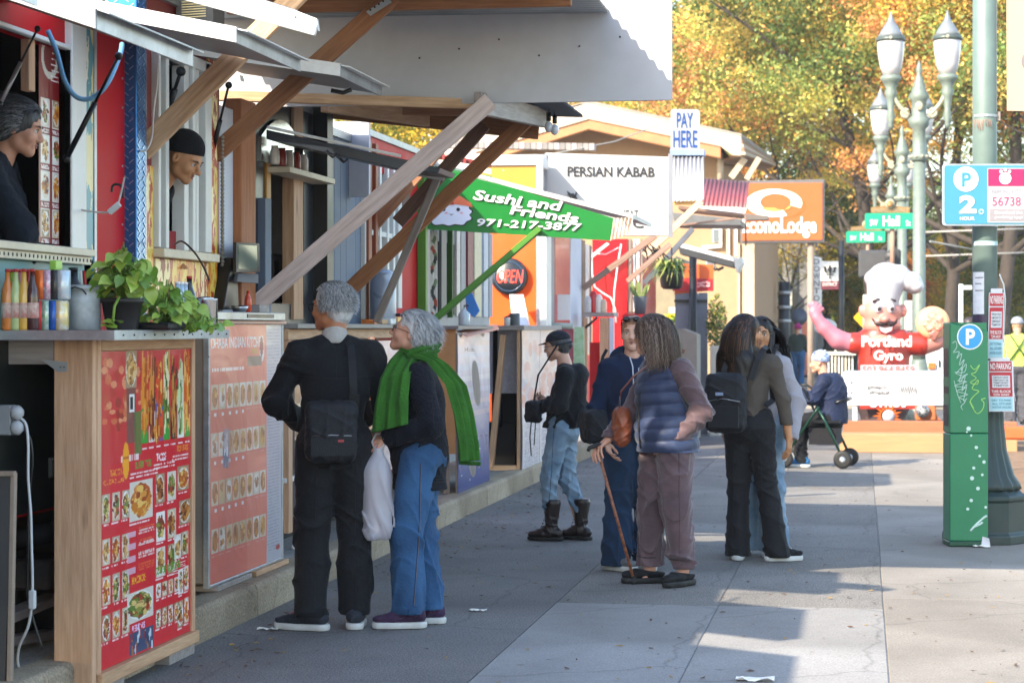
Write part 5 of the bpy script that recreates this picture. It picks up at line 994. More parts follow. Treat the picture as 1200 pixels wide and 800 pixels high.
# ================= MOTEL =================
tan=mat('stucco_tan','9E8062',.85,var=.06,bump=.15); tanl=mat('trim_cream','AC9C86',.7,var=.04); tand=mat('soffit_brown','8A6A52',.8)
g=empty('motel',(-7,52,0),'tan stucco motel with wide cream gable roof behind the stalls','building')
d=47.0; gy=PD(760,300,d).y
def pp(px,py,dy=0): # on the motel front plane
    return PY(px,py,gy+dy)
MB().prism([pp(500,520),pp(883,520),pp(883,240),pp(840,232),pp(840,165),pp(700,150),pp(500,205)],(0,14,0)).build('wall',tan,g,0)
MB().prism([pp(870,470,-.05),pp(884,470,-.05),pp(884,285,-.05),pp(870,285,-.05)],(0,.06,0)).build('corner_pilaster',tanl,g); MB().prism([pp(864,470,-.08),pp(867,470,-.08),pp(867,285,-.08),pp(864,285,-.08)],(0,.06,0)).build('pilaster_strip',tanl,g)
MB().prism([pp(500,176,-1.2),pp(680,121,-1.2),pp(690,121,-1.2),pp(862,158,-1.2),pp(869,160,-1.2),pp(869,183,-1.2),pp(858,182,-1.2),pp(845,172,-1.2),pp(690,140,-1.2),pp(500,196,-1.2)],(0,.25,0)).build('fascia',mat('fascia_cream','C8B6A0',.6,var=.03),g,.02)
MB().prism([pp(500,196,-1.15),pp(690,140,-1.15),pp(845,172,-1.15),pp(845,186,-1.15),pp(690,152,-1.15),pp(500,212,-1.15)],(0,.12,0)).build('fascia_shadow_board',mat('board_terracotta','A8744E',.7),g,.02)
for i in range(5):
    MB().prism([pp(869+i*.0,160+i*4.4,-1.2),pp(869,164+i*4.4,-1.2),PD(906,189+i*1.4,60),PD(906,187+i*1.4,60)],(0.02*i,0,.0)).build('eave_board',tanl if i%2==0 else tand,g,0)
MB().prism([pp(869,182,-1.2),PD(906,196,60),PD(895,200,58),pp(845,190,-.2)],(0,0,.05)).build('soffit',tand,g)
MB().prism([pp(690,121,-1.2),pp(869,160,-1.2),PD(906,187,60),PD(760,160,60)],(0,0,.06)).build('roof_slope',mat('roof_shingle_grey','8A8078',.8,bump=.3),g)
MB().prism([pp(500,176,-1.2),pp(690,121,-1.2),PD(760,160,60),PD(640,190,60)],(0,0,.06)).build('roof_slope',mat('roof_shingle_grey','8A8078',.8,bump=.3),g)
beam('brace',pp(875,210,-.9),pp(890,185,-1.0),.12,.1,tanl,g,(0,1,0)); MB().tube([pp(844,180,-.6),pp(844,212,-.6)],.07).build('soffit_post',tanl,g); beam('brace',pp(857,208,-.8),pp(873,186,-.9),.14,.1,tanl,g,(0,1,0))
for x in (861,852): MB().prism([pp(x,300,-.1),pp(x+3,300,-.1),pp(x+3,260,-.1),pp(x,260,-.1)],(0,.03,0)).build('frame_line',whitef,g)
MB().prism([pp(822,292,-.1),pp(846,290,-.1),pp(846,286,-.1),pp(822,288,-.1)],(0,.05,0)).build('rail_line',whitef,g); MB().prism([pp(843,290,-.12),pp(846,290,-.12),pp(846,265,-.12),pp(843,265,-.12)],(0,.05,0)).build('rail_line',whitef,g)
for x,y_ in ((835,268),(827,300)): 
    wf=MB().prism([pp(x,y_+16,-.04),pp(x+10,y_+16,-.04),pp(x+10,y_,-.04),pp(x,y_,-.04)],(0,.03,0)).build('window',whitef,g); MB().prism([pp(x+1,y_+15,-.06),pp(x+9,y_+15,-.06),pp(x+9,y_+1,-.06),pp(x+1,y_+1,-.06)],(0,.01,0)).build('pane',mat('pane_dark','5A646C',.1),wf)
# low grey shingle roof between (475-640, y 165-180)
g=empty('shed_roof',PD(600,172,40),'low grey shingled roof edge in front of the motel gable, bright against the trees','roof')
rw=MB()
for i in range(26): 
    x=520+i*6.8; MB().prism([PD(x,173+i*.12,40),PD(x+6.5,173+i*.12,40),PD(x+6.5,165+i*.12,40.3),PD(x,165+i*.12,40.3)],(0,.3,0)).build('shingle',mat('shingle_%d'%(i%3),['8A8078','9A9088','7A726A'][i%3],.8),g,.01)
# ---- lodge sign
g=empty('lodge_sign',PD(917,284,44),'large orange rectangular lodge sign with white swirl and white lettering','sign'); d=44
MB().prism([PD(868,285,d),PD(966,284,d),PD(966,210,d),PD(868,212,d)],(0,.35,0)).build('frame',mat('sign_frame_grey','6E6A68',.5,.3),g,.01); 
MB().prism([PD(870,282,d-.03),PD(963.5,281,d-.03),PD(963.5,214,d-.03),PD(870,215,d-.03)],(0,.02,0)).build('face',mat('sign_orange','B85C2A',.4,var=.03),g)
sw=mat('swirl_white','F0E6D8',.4); 
def ring(cx,cy,r1x,r1y,r2x,r2y,ox,oy,a0,a1,m,nm,dd):
    vs=[];n=60
    for i in range(n+1):
        a=a0+(a1-a0)*i/n; vs.append(PD(cx+r1x*math.cos(a),cy-r1y*math.sin(a),dd)); vs.append(PD(cx+ox+r2x*math.cos(a),cy+oy-r2y*math.sin(a),dd))
    MB().add(vs,[(2*i,2*i+1,2*i+3,2*i+2) for i in range(n)]).build(nm,m,g,0,False)
ring(908,239,34,17,29,15,7,2,-.7,5.6,mat('swirl_orange','D8571A',.4),'swirl_shadow',d-.035); ring(907,238,33,16.5,18,10,2,-1,-.35,5.2,sw,'swirl',d-.045); ring(907,238,18.5,10,10,5,10,3,-2.6,-.3,mat('swirl_yellow','F09A4A',.4),'swirl_inner',d-.047)
pl('lettering','EconoLodge',870,254,957,279,d-.05,sw,g,off=.028)
MB().tube([PD(950,285,d+.15),PD(950,460,d+.15)],.07).build('support_post',mat('post_brownish','8A7A6E',.6),g)
# ================= FAR BUILDINGS =================
g=empty('corner_building',PD(918,440,72),'grey building with dark shopfront windows and brick pier right of the motel','building'); d=72
MB().prism([PD(884,440,d),PD(955,440,d),PD(955,270,d),PD(884,270,d)],(0,18,0)).build('wall',mat('grey_wall_far','7E7C7A',.8,var=.06),g,0)
for x0,x1,y0_,y1_ in ((885,900,305,345),(903,914,300,345),(928,934,300,430)): MB().prism([PD(x0,y1_,d-.1),PD(x1,y1_,d-.1),PD(x1,y0_,d-.1),PD(x0,y0_,d-.1)],(0,.05,0)).build('window',mat('far_window','3A4048',.15),g)
sf=MB().prism([PD(884,437,d-.3),PD(926,437,d-.3),PD(926,358,d-.3),PD(884,358,d-.3)],(0,.2,0)).build('shopfront',mat('shop_dark','1E2226',.15),g)
for x in (898,912): MB().prism([PD(x,437,d-.35),PD(x+1.5,437,d-.35),PD(x+1.5,358,d-.35),PD(x,358,d-.35)],(0,.05,0)).build('mullion',mat('mullion_grey','6A6E74',.5),g)
MB().prism([PD(884,358,d-.5),PD(928,358,d-.5),PD(928,335,d-.5),PD(884,335,d-.5)],(0,.3,0)).build('sign_band',mat('band_pale','B8B4AC',.6),g)
bp=mat('brick_far','6A3E34',.8,var=.2,scale=8)
for i in range(16): MB().prism([PD(934,439-i*3.9,d-.4),PD(951,439-i*3.9,d-.4),PD(951,435.5-i*3.9,d-.4),PD(934,435.5-i*3.9,d-.4)],(0,.4,0)).build('brick',bp,g,.01)
g_=empty('neon_sign',PD(908,388,71),'small glowing red oval open sign in the dark shopfront','sign'); MB().lathe(PD(908,388,71.2),[(.0,0),(.33,0),(.33,.03),(0,.03)],20,Matrix.Rotation(R(90),3,'X')@Matrix.Scale(.5,3,Vector((0,1,0)))).build('case',mat('neon_blue_case','28286A',.4,emit=.4),g_); pl('lettering','OPEN',903,386,913,390.5,71.0,mat('neon_red','FF3A28',.4,emit=1.6),g_,off=.01)
g=empty('street_name_sign',PD(905,355,60),'green street name sign left of the thick dark pole','sign'); MB().prism([PD(892,356,60),PD(919,354.5,60),PD(919,346,60),PD(892,347,60)],(0,.04,0)).build('blade',mat('street_green_dark','0E6A3A',.5),g); pl('lettering','Harrison',896,349,915,353.5,59.95,txtw,g); MB().tube([PD(905,346,60.1),PD(905,340,60.1)],.03).build('bracket',blackm,g)
g=empty('utility_pole',PD(919,447,58),'thick dark pole standing behind the long haired women','pole'); MB().tube([PD(919,449,58),PD(919,330,58)],[.17,.16]).build('shaft',mat('pole_black','1E2228',.5),g); 
for y_ in (405,378,362,345): MB().lathe(PD(919,y_,58),[(.18,0),(.19,.03),(.19,.06),(.18,.09)],14).build('band',alu,g)
g=empty('district_banner',PD(957,380,50),'tall narrow pale vertical banner reading downtown','banner'); MB().prism([PD(951,382,50),PD(963,379,50),PD(963,302,50),PD(951,300,50)],(0,.03,0)).build('cloth',mat('banner_pale','DEDCD8',.7),g)
for i,ch in enumerate('DOWNTOWN'): pl('lettering',ch,953.5,303+i*8.6,960.5,309.5+i*8.6,49.95,txtg,g,off=.01)
MB().tube([PD(950,285,50.1),PD(950,450,50.1)],.05).build('post',greyz,g)
g=empty('emblem_banner',PD(973,320,48),'white and maroon banner with a dark lily emblem on a dark post','banner'); MB().prism([PD(962,329,48),PD(983,329,48),PD(983,306,48),PD(962,306,48)],(0,.02,0)).build('cloth',mat('banner_pale','DEDCD8',.7),g); MB().prism([PD(962,339,48),PD(983,339,48),PD(983,329.3,48),PD(962,329.3,48)],(0,.02,0)).build('cloth_lower',mat('maroon_cloth','6A2A38',.7),g)
em=MB()
for pts in ([(972.5,309),(970,315),(972.5,324),(975,315)],[(969,313),(965,312),(966,319),(971,320),(968,317)],[(976,313),(980,312),(979,319),(974,320),(977,317)],[(968,321),(977,321),(977,322.5),(968,322.5)],[(972,322),(973,322),(974,327),(971,327)]): em.add([PD(a,b__,47.95) for a,b__ in pts],[tuple(range(len(pts)))])
em.build('emblem',txtk,g,0,False); pl('lettering','DISTRICT',964,331,981,335,47.95,txtw,g)
g=empty('utility_pole',PD(986,445,46),'slim dark pole between the banner and the raised pink hand','pole'); MB().tube([PD(986,455,46),PD(986,282,46)],.06).build('shaft',mat('pole_black','1E2228',.5),g); MB().lathe(PD(986,455,46),[(.13,0),(.13,.1),(.07,.3)],12).build('base',blackm,g)
g=empty('round_sign',PD(937,372,62),'back of a round grey road sign beside the pink hat person','sign'); MB().lathe(PD(937,371,62),[(0,0),(.24,0),(.24,.03),(0,.03)],20,Matrix.Rotation(R(90),3,'X')).build('disc',mat('sign_back','4A5260',.5),g); MB().tube([PD(938,372,62.05),PD(938,440,62.05)],.035).build('post',alu,g)
g=empty('oval_sign',PD(966,381,52),'white oval sign with thin dark writing behind the pink inflatable hand','sign'); o=MB().ball(tuple(PD(966,382,52)),.3,12,(1,.1,.62)).build('disc',white,g); pl('lettering','Cafe',959,379,973,386,51.96,txtk,g)
g=empty('walk_sign',PD(1013,372,42),'yellow diamond pedestrian crossing sign left of the inflatable chef head','sign'); MB().prism([PD(1013,386,42),PD(1026,372,42),PD(1013,358,42),PD(1000,372,42)],(0,.03,0)).build('plate',mat('sign_yellow','E0A818',.5),g); pl('figure_body','X',1010,368,1016,380,41.95,txtk,g); MB().lathe(PD(1013,366,41.95),[(0,0),(.03,0),(.03,.005)],8,Matrix.Rotation(R(90),3,'X')).build('figure_head',txtk,g); MB().tube([PD(1013,386,42.05),PD(1013,480,42.05)],.03).build('post',alu,g)
# ================= TREES =================
def trunkmb(base,h,r,lean=(0,0),nb=9,seed=1,spread=.5,gn=2):
    rs=random.Random(seed); mb=MB(); tips=[]
    def grow(p,dr,L_,r_,lv):
        pts=[p];rr=[r_];n=5
        for i in range(n):
            dr=(dr+Vector((rs.uniform(-.14,.14),rs.uniform(-.14,.14),.05 if lv else 0))).normalized(); p=p+dr*(L_/n); pts.append(p); rr.append(r_*(1-.11*(i+1) if lv else 1-.09*(i+1)))
        mb.tube(pts,rr,8 if lv<2 else 5,False); tips.append(p)
        if lv<gn:
            for k in range(nb if lv==0 else 4):
                i=rs.randint(2,n); a=rs.random()*6.283 ; up=rs.uniform(.25,.9); d2=Vector((math.cos(a),math.sin(a),up)).normalized(); grow(pts[i],d2,L_*rs.uniform(.4,.75),rr[i]*rs.uniform(.35,.6),lv+1)
    grow(Vector(base),Vector((lean[0],lean[1],1)).normalized(),h,r,0); return mb,tips
_lt={}
def leafmat(tl=.35):
    nm='autumn_leaves'
    if nm in MATS: return MATS[nm]
    m=bpy.data.materials.new(nm); m.use_nodes=True; N=m.node_tree.nodes; L=m.node_tree.links; b=N['Principled BSDF']; a=N.new('ShaderNodeAttribute'); a.attribute_name='Col'; L.new(a.outputs['Color'],b.inputs['Base Color']); b.inputs['Roughness'].default_value=.55
    t=N.new('ShaderNodeBsdfTranslucent'); L.new(a.outputs['Color'],t.inputs[0]); x=N.new('ShaderNodeMixShader'); x.inputs[0].default_value=tl; L.new(b.outputs[0],x.inputs[1]); L.new(t.outputs[0],x.inputs[2]); L.new(x.outputs[0],N['Material Output'].inputs[0]); MATS[nm]=m; return m
def crown(name,cen,rad,nclump,perc,cols,size,parent,seed=1,clr=.9,flat=.7,hollow=.55,wts=None):
    rg=np.random.default_rng(seed); cen=np.array(cen);rad=np.array(rad)
    v=rg.normal(size=(nclump,3)); v/=np.linalg.norm(v,axis=1)[:,None]; q=(hollow+(1-hollow)*rg.random(nclump))[:,None]; cc=cen+v*q*rad
    cc=np.repeat(cc,perc,0); n=len(cc); cr=np.repeat(clr*rg.uniform(.6,1.3,nclump),perc)[:,None]
    o=rg.normal(size=(n,3))*.45; p=cc+o*cr*np.array([1,1,flat])
    u=rg.normal(size=(n,3)); u/=np.linalg.norm(u,axis=1)[:,None]; w=np.cross(u,rg.normal(size=(n,3))); w/=np.linalg.norm(w,axis=1)[:,None]
    s=(size*rg.uniform(.6,1.35,n))[:,None]; co=np.stack([p-u*s,p-w*s*.55+u*s*.1,p+u*s,p+w*s*.55+u*s*.1],1).reshape(-1,3)
    lc=np.array([lin(c) for c in cols]); ci=rg.choice(len(cols),nclump,p=wts); c0=cen+v*q*rad
    if wts is not None: t=.5+.28*np.sin(c0[:,0]*.55+seed)+.26*np.sin(c0[:,2]*.8+c0[:,0]*.35)+rg.uniform(-.3,.3,nclump); ci=np.clip(t*len(cols),0,len(cols)-1).astype(int)
    ci=np.repeat(ci,perc); kb_=np.repeat(rg.uniform(.75,1.25,nclump),perc)[:,None]; ci=np.where(rg.random(n)<.14,rg.choice(len(cols),n,p=wts),ci); col=lc[ci]*rg.uniform(.7,1.2,n)[:,None]*kb_
    o=grid_mesh(name,co,np.arange(n*4).reshape(-1,4),np.repeat(col,4,0),leafmat(),parent); o['kind']='stuff'; return o
AUT=['E4C25A','DCAA50','D89458','BCB458','8C9A4C','EAD272','6A8240']; AW=[.22,.11,.09,.22,.19,.1,.07]
GRN=['3E5A20','56742A','2A4418','7A8A30','98902A']; ORG=['D87A1C','C85A18','E09A30','A84818']; DKG=['24381C','34502A','1C2C18','4A5E2C']
bark=mat('tree_bark','3E3630',.9,var=.3,scale=8,bump=.6,bscale=20)
def tree(px,d,h,r,cz,rad,ncl,per,cols,lab,seed,size=.13,lean=(0,0),wts=None,clr=.9,hollow=.5,gn=2,base=0,nb=9):
    c=PD(px,383,d); t=empty('street_tree',(c.x,c.y,base),lab,'tree'); mb,_=trunkmb((c.x,c.y,base),h,r*.62,lean,nb,seed,gn=gn); mb.build('trunk',bark,t,0,False)
    crown('crown',(c.x+lean[0]*cz,c.y+lean[1]*cz,cz),rad,ncl,int(per*3.8),cols,size*.44,t,seed,clr,wts=wts,hollow=hollow); return t
tree(1030,66,9,.42,12.2,(8.2,5,7.0),600,78,AUT,'huge golden maple whose crown fills the top right of the photo behind the ornate lamps',3,.15,wts=AW,clr=.92,hollow=.25,nb=12)
tree(880,74,9,.4,11.3,(6.2,5,6.6),470,74,AUT,'big yellow and orange maple behind the motel roof and pay here sign',5,.15,wts=AW,clr=.92,hollow=.25)
tree(775,84,9,.4,10.0,(6.0,5,5.2),300,70,AUT,'golden maple peeping between the pale panel and the motel gable',9,.15,wts=AW,clr=1.1,hollow=.25)
tree(1175,62,9,.4,11.6,(4.6,4,6.2),350,74,AUT,'yellow green tree behind the tall pole at the right edge',11,.14,wts=[.2,.1,.1,.25,.2,.1,.05],clr=1.0,hollow=.25)
tree(1112,64,8,.36,9.4,(2.6,3,2.6),110,60,AUT,'dark limbed maple leaning between the lamps and the tall pole',21,.14,wts=AW,lean=(.12,0),nb=12)
tree(972,88,6,.3,6.3,(2.6,3,3.6),260,70,GRN,'rounded green tree above the raised pink inflatable hand',13,.13,clr=.8,hollow=.2)
tree(1000,110,6,.3,7.2,(5,4,6.2),300,60,GRN,'green and yellow tree further back behind the street name signs',14,.17,hollow=.2)
tree(1000,80,5,.2,3.2,(1.6,2,2.2),130,60,['C8A020','DCB83A','98902A','66782A'],'small yellow street tree behind the yellow diamond sign',15,.12,clr=.6,hollow=.2)
tree(1092,95,4,.2,3.2,(1.5,2,2.0),120,60,ORG,'small bright orange tree behind the right lamp shaft',16,.12,clr=.6,hollow=.2)
tree(1120,120,6,.3,5.4,(4.6,4,5.0),300,60,DKG,'dark green tree far down the street behind the green pole',17,.2,hollow=.2)
tree(1195,80,6,.3,4.6,(3.3,4,4.6),300,64,['98902A','66782A','B8A030','7A8A30'],'olive green tree low at the right edge behind the worker',18,.13,hollow=.2)
tree(1145,90,5,.25,3.6,(2.1,2,3.2),160,60,['C8A020','98902A','DCB83A'],'yellow tree behind the tall pole',19,.13,hollow=.2)
tree(905,64,4.6,.1,3.9,(1.9,1.5,1.4),40,22,['C8A23A','A8802A','98902A'],'sparse small tree with dark branches and few yellow leaves before the shop',23,.09,hollow=.3,nb=12)
tree(560,60,7,.3,7.0,(4.5,4,2.0),190,60,['98902A','C8A020','66782A'],'yellowing tree seen in the gap between the panel and the stall roofs',24,.14)
tree(735,120,6,.3,8.5,(7,5,5),330,66,AUT,'far golden tree left of the motel gable top',26,.2,wts=AW)
# far mass of woods
g=tag(bpy.data.objects.new('far_woods',None),'dense dark green and gold woods closing the end of the street','woods',None,'stuff'); COL.objects.link(g)
for i in range(5): c=PD(860+i*95,383,165+i*7); crown('foliage',(c.x,c.y,3+1*(i%3)),(11,5,6),330,50,GRN+DKG+['B8962A'],.33,g,40+i,1.6,hollow=.1)
# overhead wires
g=tag(MB().tube([PD(1090,283,45),PD(1140,292,60)],.02,5).tube([PD(1085,272,50),PD(1200,268,50)],.02,5).tube([PD(1085,300,52),PD(1200,296,52)],.02,5).tube([PD(640,182,38),PD(720,166,42),PD(786,141,46)],.012,5).build('overhead_wires',mat('wire_pale','A8A49C',.6)),'pale overhead wires crossing behind the poles','overhead wires')
# ================= ORNATE LAMPS =================
lg=mat('lamp_green_grey','6E7A72',.5,.2,.12,scale=12,dirt=.15); lgw=mat('lamp_globe','B4B2B4',.25,var=.03,coat=.3); lcr=mat('lamp_cream','98947F',.5)
def lamp(px,d,lab,k=1.0,ytop=28):
    c=PD(px,383,d); x,y=c.x,c.y; t=empty('street_lamp',(x,y,0),lab,'street lamp','ornate twin lamps'); dz=0
    MB().lathe((x,y,0),[(.28,0),(.28,.25),(.24,.3),(.22,.7),(.15,.85),(.12,1.0),(.11,1.05)],16).build('base',lg,t)
    MB().lathe((x,y,1.0),[(.105,0),(.1,.5),(.092,3.15)],20).build('post',lg,t)
    MB().lathe((x,y,4.1),[(.1,0),(.14,.04),(.14,.1),(.1,.15),(.1,.5),(.15,.56),(.17,.66),(.11,.72),(.12,.95),(.17,1.0),(.12,1.08),(.1,1.15),(.06,1.28),(.035,1.36),(.055,1.42),(.03,1.5),(.01,1.56)],20).build('capital',lg,t)
    for q in range(10): a=q*.628; MB().ball((x+.14*math.cos(a),y+.14*math.sin(a),4.18),.025,6).build('bead',lcr,t)
    MB().ball((x,y-.13,4.95),.06,8,(1,.4,1.2)).build('rosette',lcr,t)
    for s in (-1,1):
        pts=[]
        for i in range(26):
            f=i/25
            if f<.5: a=f*2; pts.append((x+s*(.42-.2*a*a-.05*a),y,5.25-.42*a))
            else: a=(f-.5)*2; an=-.5-a*5.2; r_=.085*(1-.55*a); pts.append((x+s*(.2+r_*math.cos(an)*-1+.0),y,4.87+r_*math.sin(an)+.0))
        MB().tube(pts,[.035]*18+[.026]*8,8).build('scroll_arm',lcr,t)
        X_=x+s*.43
        MB().lathe((X_,y,4.6),[(.015,0),(.05,.06),(.035,.12),(.07,.2),(.045,.3),(.06,.42),(.07,.5),(.1,.58),(.075,.64),(.12,.74),(.16,.78),(.15,.84)],18).build('lamp_stem',lg,t)
        gl=MB().lathe((X_,y,5.44),[(.12,0),(.17,.14),(.2,.34),(.21,.5),(.205,.53)],24).build('globe',lgw,t); MB().lathe((X_,y,5.97),[(.225,0),(.23,.035),(.215,.06)],24).build('band',mat('lamp_band','4E5854',.4,.3),gl); MB().ball((X_,y-.22,6.0),.03,6).build('stud',lcr,gl)
        MB().lathe((X_,y,6.03),[(.21,0),(.15,.1),(.09,.2),(.07,.22),(.05,.27),(.02,.34),(.012,.4)],20).build('lamp_cap',mat('lamp_cap','80868A',.4,.3),t)
    return t
l0=lamp(1077,33,'nearest and tallest ornate twin globe street lamp, left of the tall green pole')
def cplamp(px,d,lab):
    c=PD(px,383,d); s=copy_tree(l0); s.location=(c.x,c.y,0); s['label']=lab
cplamp(1057,43.5,'second ornate twin lamp, partly behind the nearest one'); cplamp(1044,58,'third and farthest ornate lamp, rising behind the street name signs')
# street name signs
sgn=mat('street_sign_green','129A74',.4,var=.04); brn=mat('topper_brown','8A6A3A',.5)
def hall(x0,x1,y0,y1,d,lab,pxp):
    g=empty('street_name_sign',PD(pxp,y1,d),lab,'sign'); MB().prism([PD(x0+1,y1,d),PD(x1-1,y1-.5,d),PD(x1,y1-2,d),PD(x1,y0+1,d),PD(x1-1,y0,d),PD(x0+1,y0+.5,d),PD(x0,y0+2,d),PD(x0,y1-1,d)],(0,.05,0)).build('blade',sgn,g)
    w=x1-x0; h=y1-y0
    pl('lettering','SW',x0+w*.1,y0+h*.4,x0+w*.26,y1-h*.2,d-.02,txtw,g,off=.01); pl('lettering','Hall',x0+w*.36,y0+h*.18,x0+w*.7,y1-h*.18,d-.02,txtw,g,off=.02); pl('lettering','St',x0+w*.82,y0+h*.45,x0+w*.92,y1-h*.2,d-.02,txtw,g)
    MB().prism([PD(x0+w*.12,y0,d+.01),PD(x1-w*.1,y0,d+.01),PD(x1-w*.1,y0-h*.34,d+.01),PD(x0+w*.6,y0-h*.42,d+.01),PD(x0+w*.5,y0-h*.5,d+.01),PD(x0+w*.4,y0-h*.42,d+.01),PD(x0+w*.12,y0-h*.34,d+.01)],(0,.03,0)).build('topper',brn,g); pl('lettering','UNIVERSITY DISTRICT',x0+w*.15,y0-h*.28,x1-w*.13,y0-h*.05,d-.01,lcr,g)
    MB().lathe(PD(x0+w*.5,y0-h*.55,d),[(0,0),(h*.3*d/F,0),(h*.3*d/F,.03),(0,.03)],16,Matrix.Rotation(R(90),3,'X')).build('emblem_disc',lcr,g); MB().lathe(PD(x0+w*.5,y0-h*.55,d-.04),[(0,0),(h*.2*d/F,0),(h*.2*d/F,.01),(0,.01)],16,Matrix.Rotation(R(90),3,'X')).build('emblem_disc',brn,g)
    MB().tube([PD(x0+w*.55,y0-2,d+.08),PD(x0+w*.55,500*.0+y1+200*36/d*.0+60,d+.08)],.04).build('post',mat('post_terracotta','9A7A68',.6),g); return g
hall(1013.5,1072,249.5,268.5,36,'nearer green Hall street name sign with brown district topper',1043); hall(991.5,1037.5,270.5,284.5,46,'farther green Hall street name sign, lower and to the left of the nearer one',1015)
# signal heads
g=empty('traffic_signal',PD(1023,326,40),'dark grey backs of a traffic signal head under the street name signs','traffic signal'); dk=mat('signal_dark','3E3E40',.5); 
box('head',PD(1006,326,40),PD(1040,293,40)+Vector((0,.3,0)),dk,g,.04); box('head',PD(1041,328,39.6),PD(1056,292,39.6)+Vector((0,.3,0)),mat('signal_darker','2A2A2C',.5),g,.03)
for i in range(3): MB().tube([PD(1043,300+i*10,39.6),PD(1043,300+i*10,39.2)],.1,10).build('visor',dk,g)
MB().tube([PD(1048,292,40.2),PD(1050,470,40.2)],.06).build('post',lg,g)
g=empty('traffic_signal',PD(1025,380,39),'grey signal back panel behind the inflatable chef head','traffic signal'); box('head',PD(1011,392,37),PD(1020,345,37)+Vector((0,.2,0)),mat('signal_pale','A8A8A4',.5),g,.02); box('head',PD(1060,388,37),PD(1070,352,37)+Vector((0,.2,0)),mat('signal_pale','A8A8A4',.5),g,.02); box('box',PD(1071,365,37.5),PD(1082,315,37.5)+Vector((0,.3,0)),dk,g,.02)
# ================= TALL GREEN POLE =================
pg=mat('pole_green','6C7E78',.45,.2,.1,scale=5,dirt=.2); pgd=mat('pole_green_dark','2E3E3C',.45,.3,.12,dirt=.3); D0=15.45
c=PD(1154,383,D0); g=empty('tall_pole',(c.x,c.y,0),'tall thick grey green street pole with fluted dark base at the right','pole')
MB().lathe((c.x,c.y,1.1),[(.092,0),(.087,2),(.083,5)],32).build('shaft',pg,g)
mb_=MB().lathe((c.x,c.y,0),[(.31,0),(.31,.06),(.285,.08),(.285,.3),(.3,.31),(.3,.34),(.27,.36),(.25,.38)],8,Matrix.Rotation(R(22.5)+TH,3,'Z')); mb_.sm=[False]*len(mb_.f); mb_.build('plinth',pgd,g,.006)
MB().lathe((c.x,c.y,.381),[(.25,0),(.24,.04),(.2,.1),(.15,.28),(.13,.48),(.125,.6),(.14,.62),(.14,.66),(.11,.69),(.1,.72)],64,None,.05,16).build('fluted_base',pgd,g)
def cyl_patch(px0,px1,y0,y1,m,name,par,lift=.002):
    # patch wrapped on the pole
    r_=.0905+lift; vs=[];n=8; 
    a0=math.asin(max(-1,min(1,(px0-1154)*D0/F/r_))); a1=math.asin(max(-1,min(1,(px1-1154)*D0/F/r_)))
    for i in range(n+1):
        a=a0+(a1-a0)*i/n
        for y_ in (y0,y1):
            p=PD(1154,y_,D0); vs.append((p.x+r_*(math.sin(a)*CT+math.cos(a)*ST),p.y+r_*(math.sin(a)*ST-math.cos(a)*CT),p.z))
    MB().add(vs,[(2*i,2*i+1,2*i+3,2*i+2) for i in range(n)]).build(name,m,par,0,False)
o=MB(); cyl_patch(1139.5,1150,319,368,mat('sticker_white','D0D0D4',.5,var=.1,scale=30),'sticker',g); cyl_patch(1139.2,1153,369,383,mat('sticker_dark','3A2C44',.4,var=.5,scale=60),'sticker',g); cyl_patch(1155,1160,347,356,mat('sticker_red','D86A4A',.5,var=.3),'sticker',g,.0022)
cyl_patch(1141,1149,325,326,txtg,'print_line',g,.004); cyl_patch(1141,1147,332,333,txtg,'print_line',g,.004); cyl_patch(1141,1149,340,341,txtg,'print_line',g,.004)
cyl_patch(1140,1168,135,138,galv,'strap',g,.003); cyl_patch(1140,1168,264,266,galv,'strap',g,.003); cyl_patch(1140,1168,283,288,mat('band_tape','A8C4C8',.5),'strap',g,.003)
gf=MB()
for i in range(9): gf.tube([PD(1142+i*2.4,139+random.uniform(0,3),D0-.094),PD(1143+i*2.4+random.uniform(-2,2),151+random.uniform(-3,2),D0-.094)],.0018,4)
gf.build('scrawl',mat('scrawl_rust','A86A50',.6),g); box('clamp',PD(1164,142,D0-.03),PD(1172,132,D0+.03),greyz,g)
# round thing behind pole
g=empty('road_closed_frame',PD(1130,400,22),'white square tube frame standing behind the parking machine','frame'); 
for a_,b_ in (((1126,335),(1126,500)),((1126,337),(1142,337))): beam('tube',PD(*a_,22),PD(*b_,22),.045,.045,whitef,g,(0,1,0),ext=.02)
o=MB().ball(PD(1136,379,24),.075,10,(1,1,1)).build('dark_ball',mat('dark_rubber','3A3030',.5)); tag(o,'dark round hood just behind the top of the parking machine','hood')
# parking sign
d=15.28; g=empty('parking_sign',PD(1154,265,d),'light blue parking sign with pink and white panel fixed to the tall pole','sign')
bl=mat('park_blue','3A8098',.35,var=.03); 
def rr(x0,y0,x1,y1,r_,dd,m,par,name,th=.02,n=5):
    pts=[]
    for cx_,cy_,a0 in ((x1-r_,y0+r_,0),(x0+r_,y0+r_,1),(x0+r_,y1-r_,2),(x1-r_,y1-r_,3)):
        for i in range(n+1): a=(a0+i/n)*math.pi/2; pts.append((cx_+r_*math.cos(a),cy_-r_*math.sin(a)))
    return MB().prism([PD(a,b__,dd) for a,b__ in pts],(0,th,0)).build(name,m,par)
rr(1104,192,1256,264.5,4,d,alu,g,'back_plate'); rr(1107,194,1254,262.5,3.5,d-.006,bl,g,'face',.004); rr(1157,197,1252,261,1,d-.009,mat('park_white','A0A0A4',.35,var=.02),g,'panel',.002)
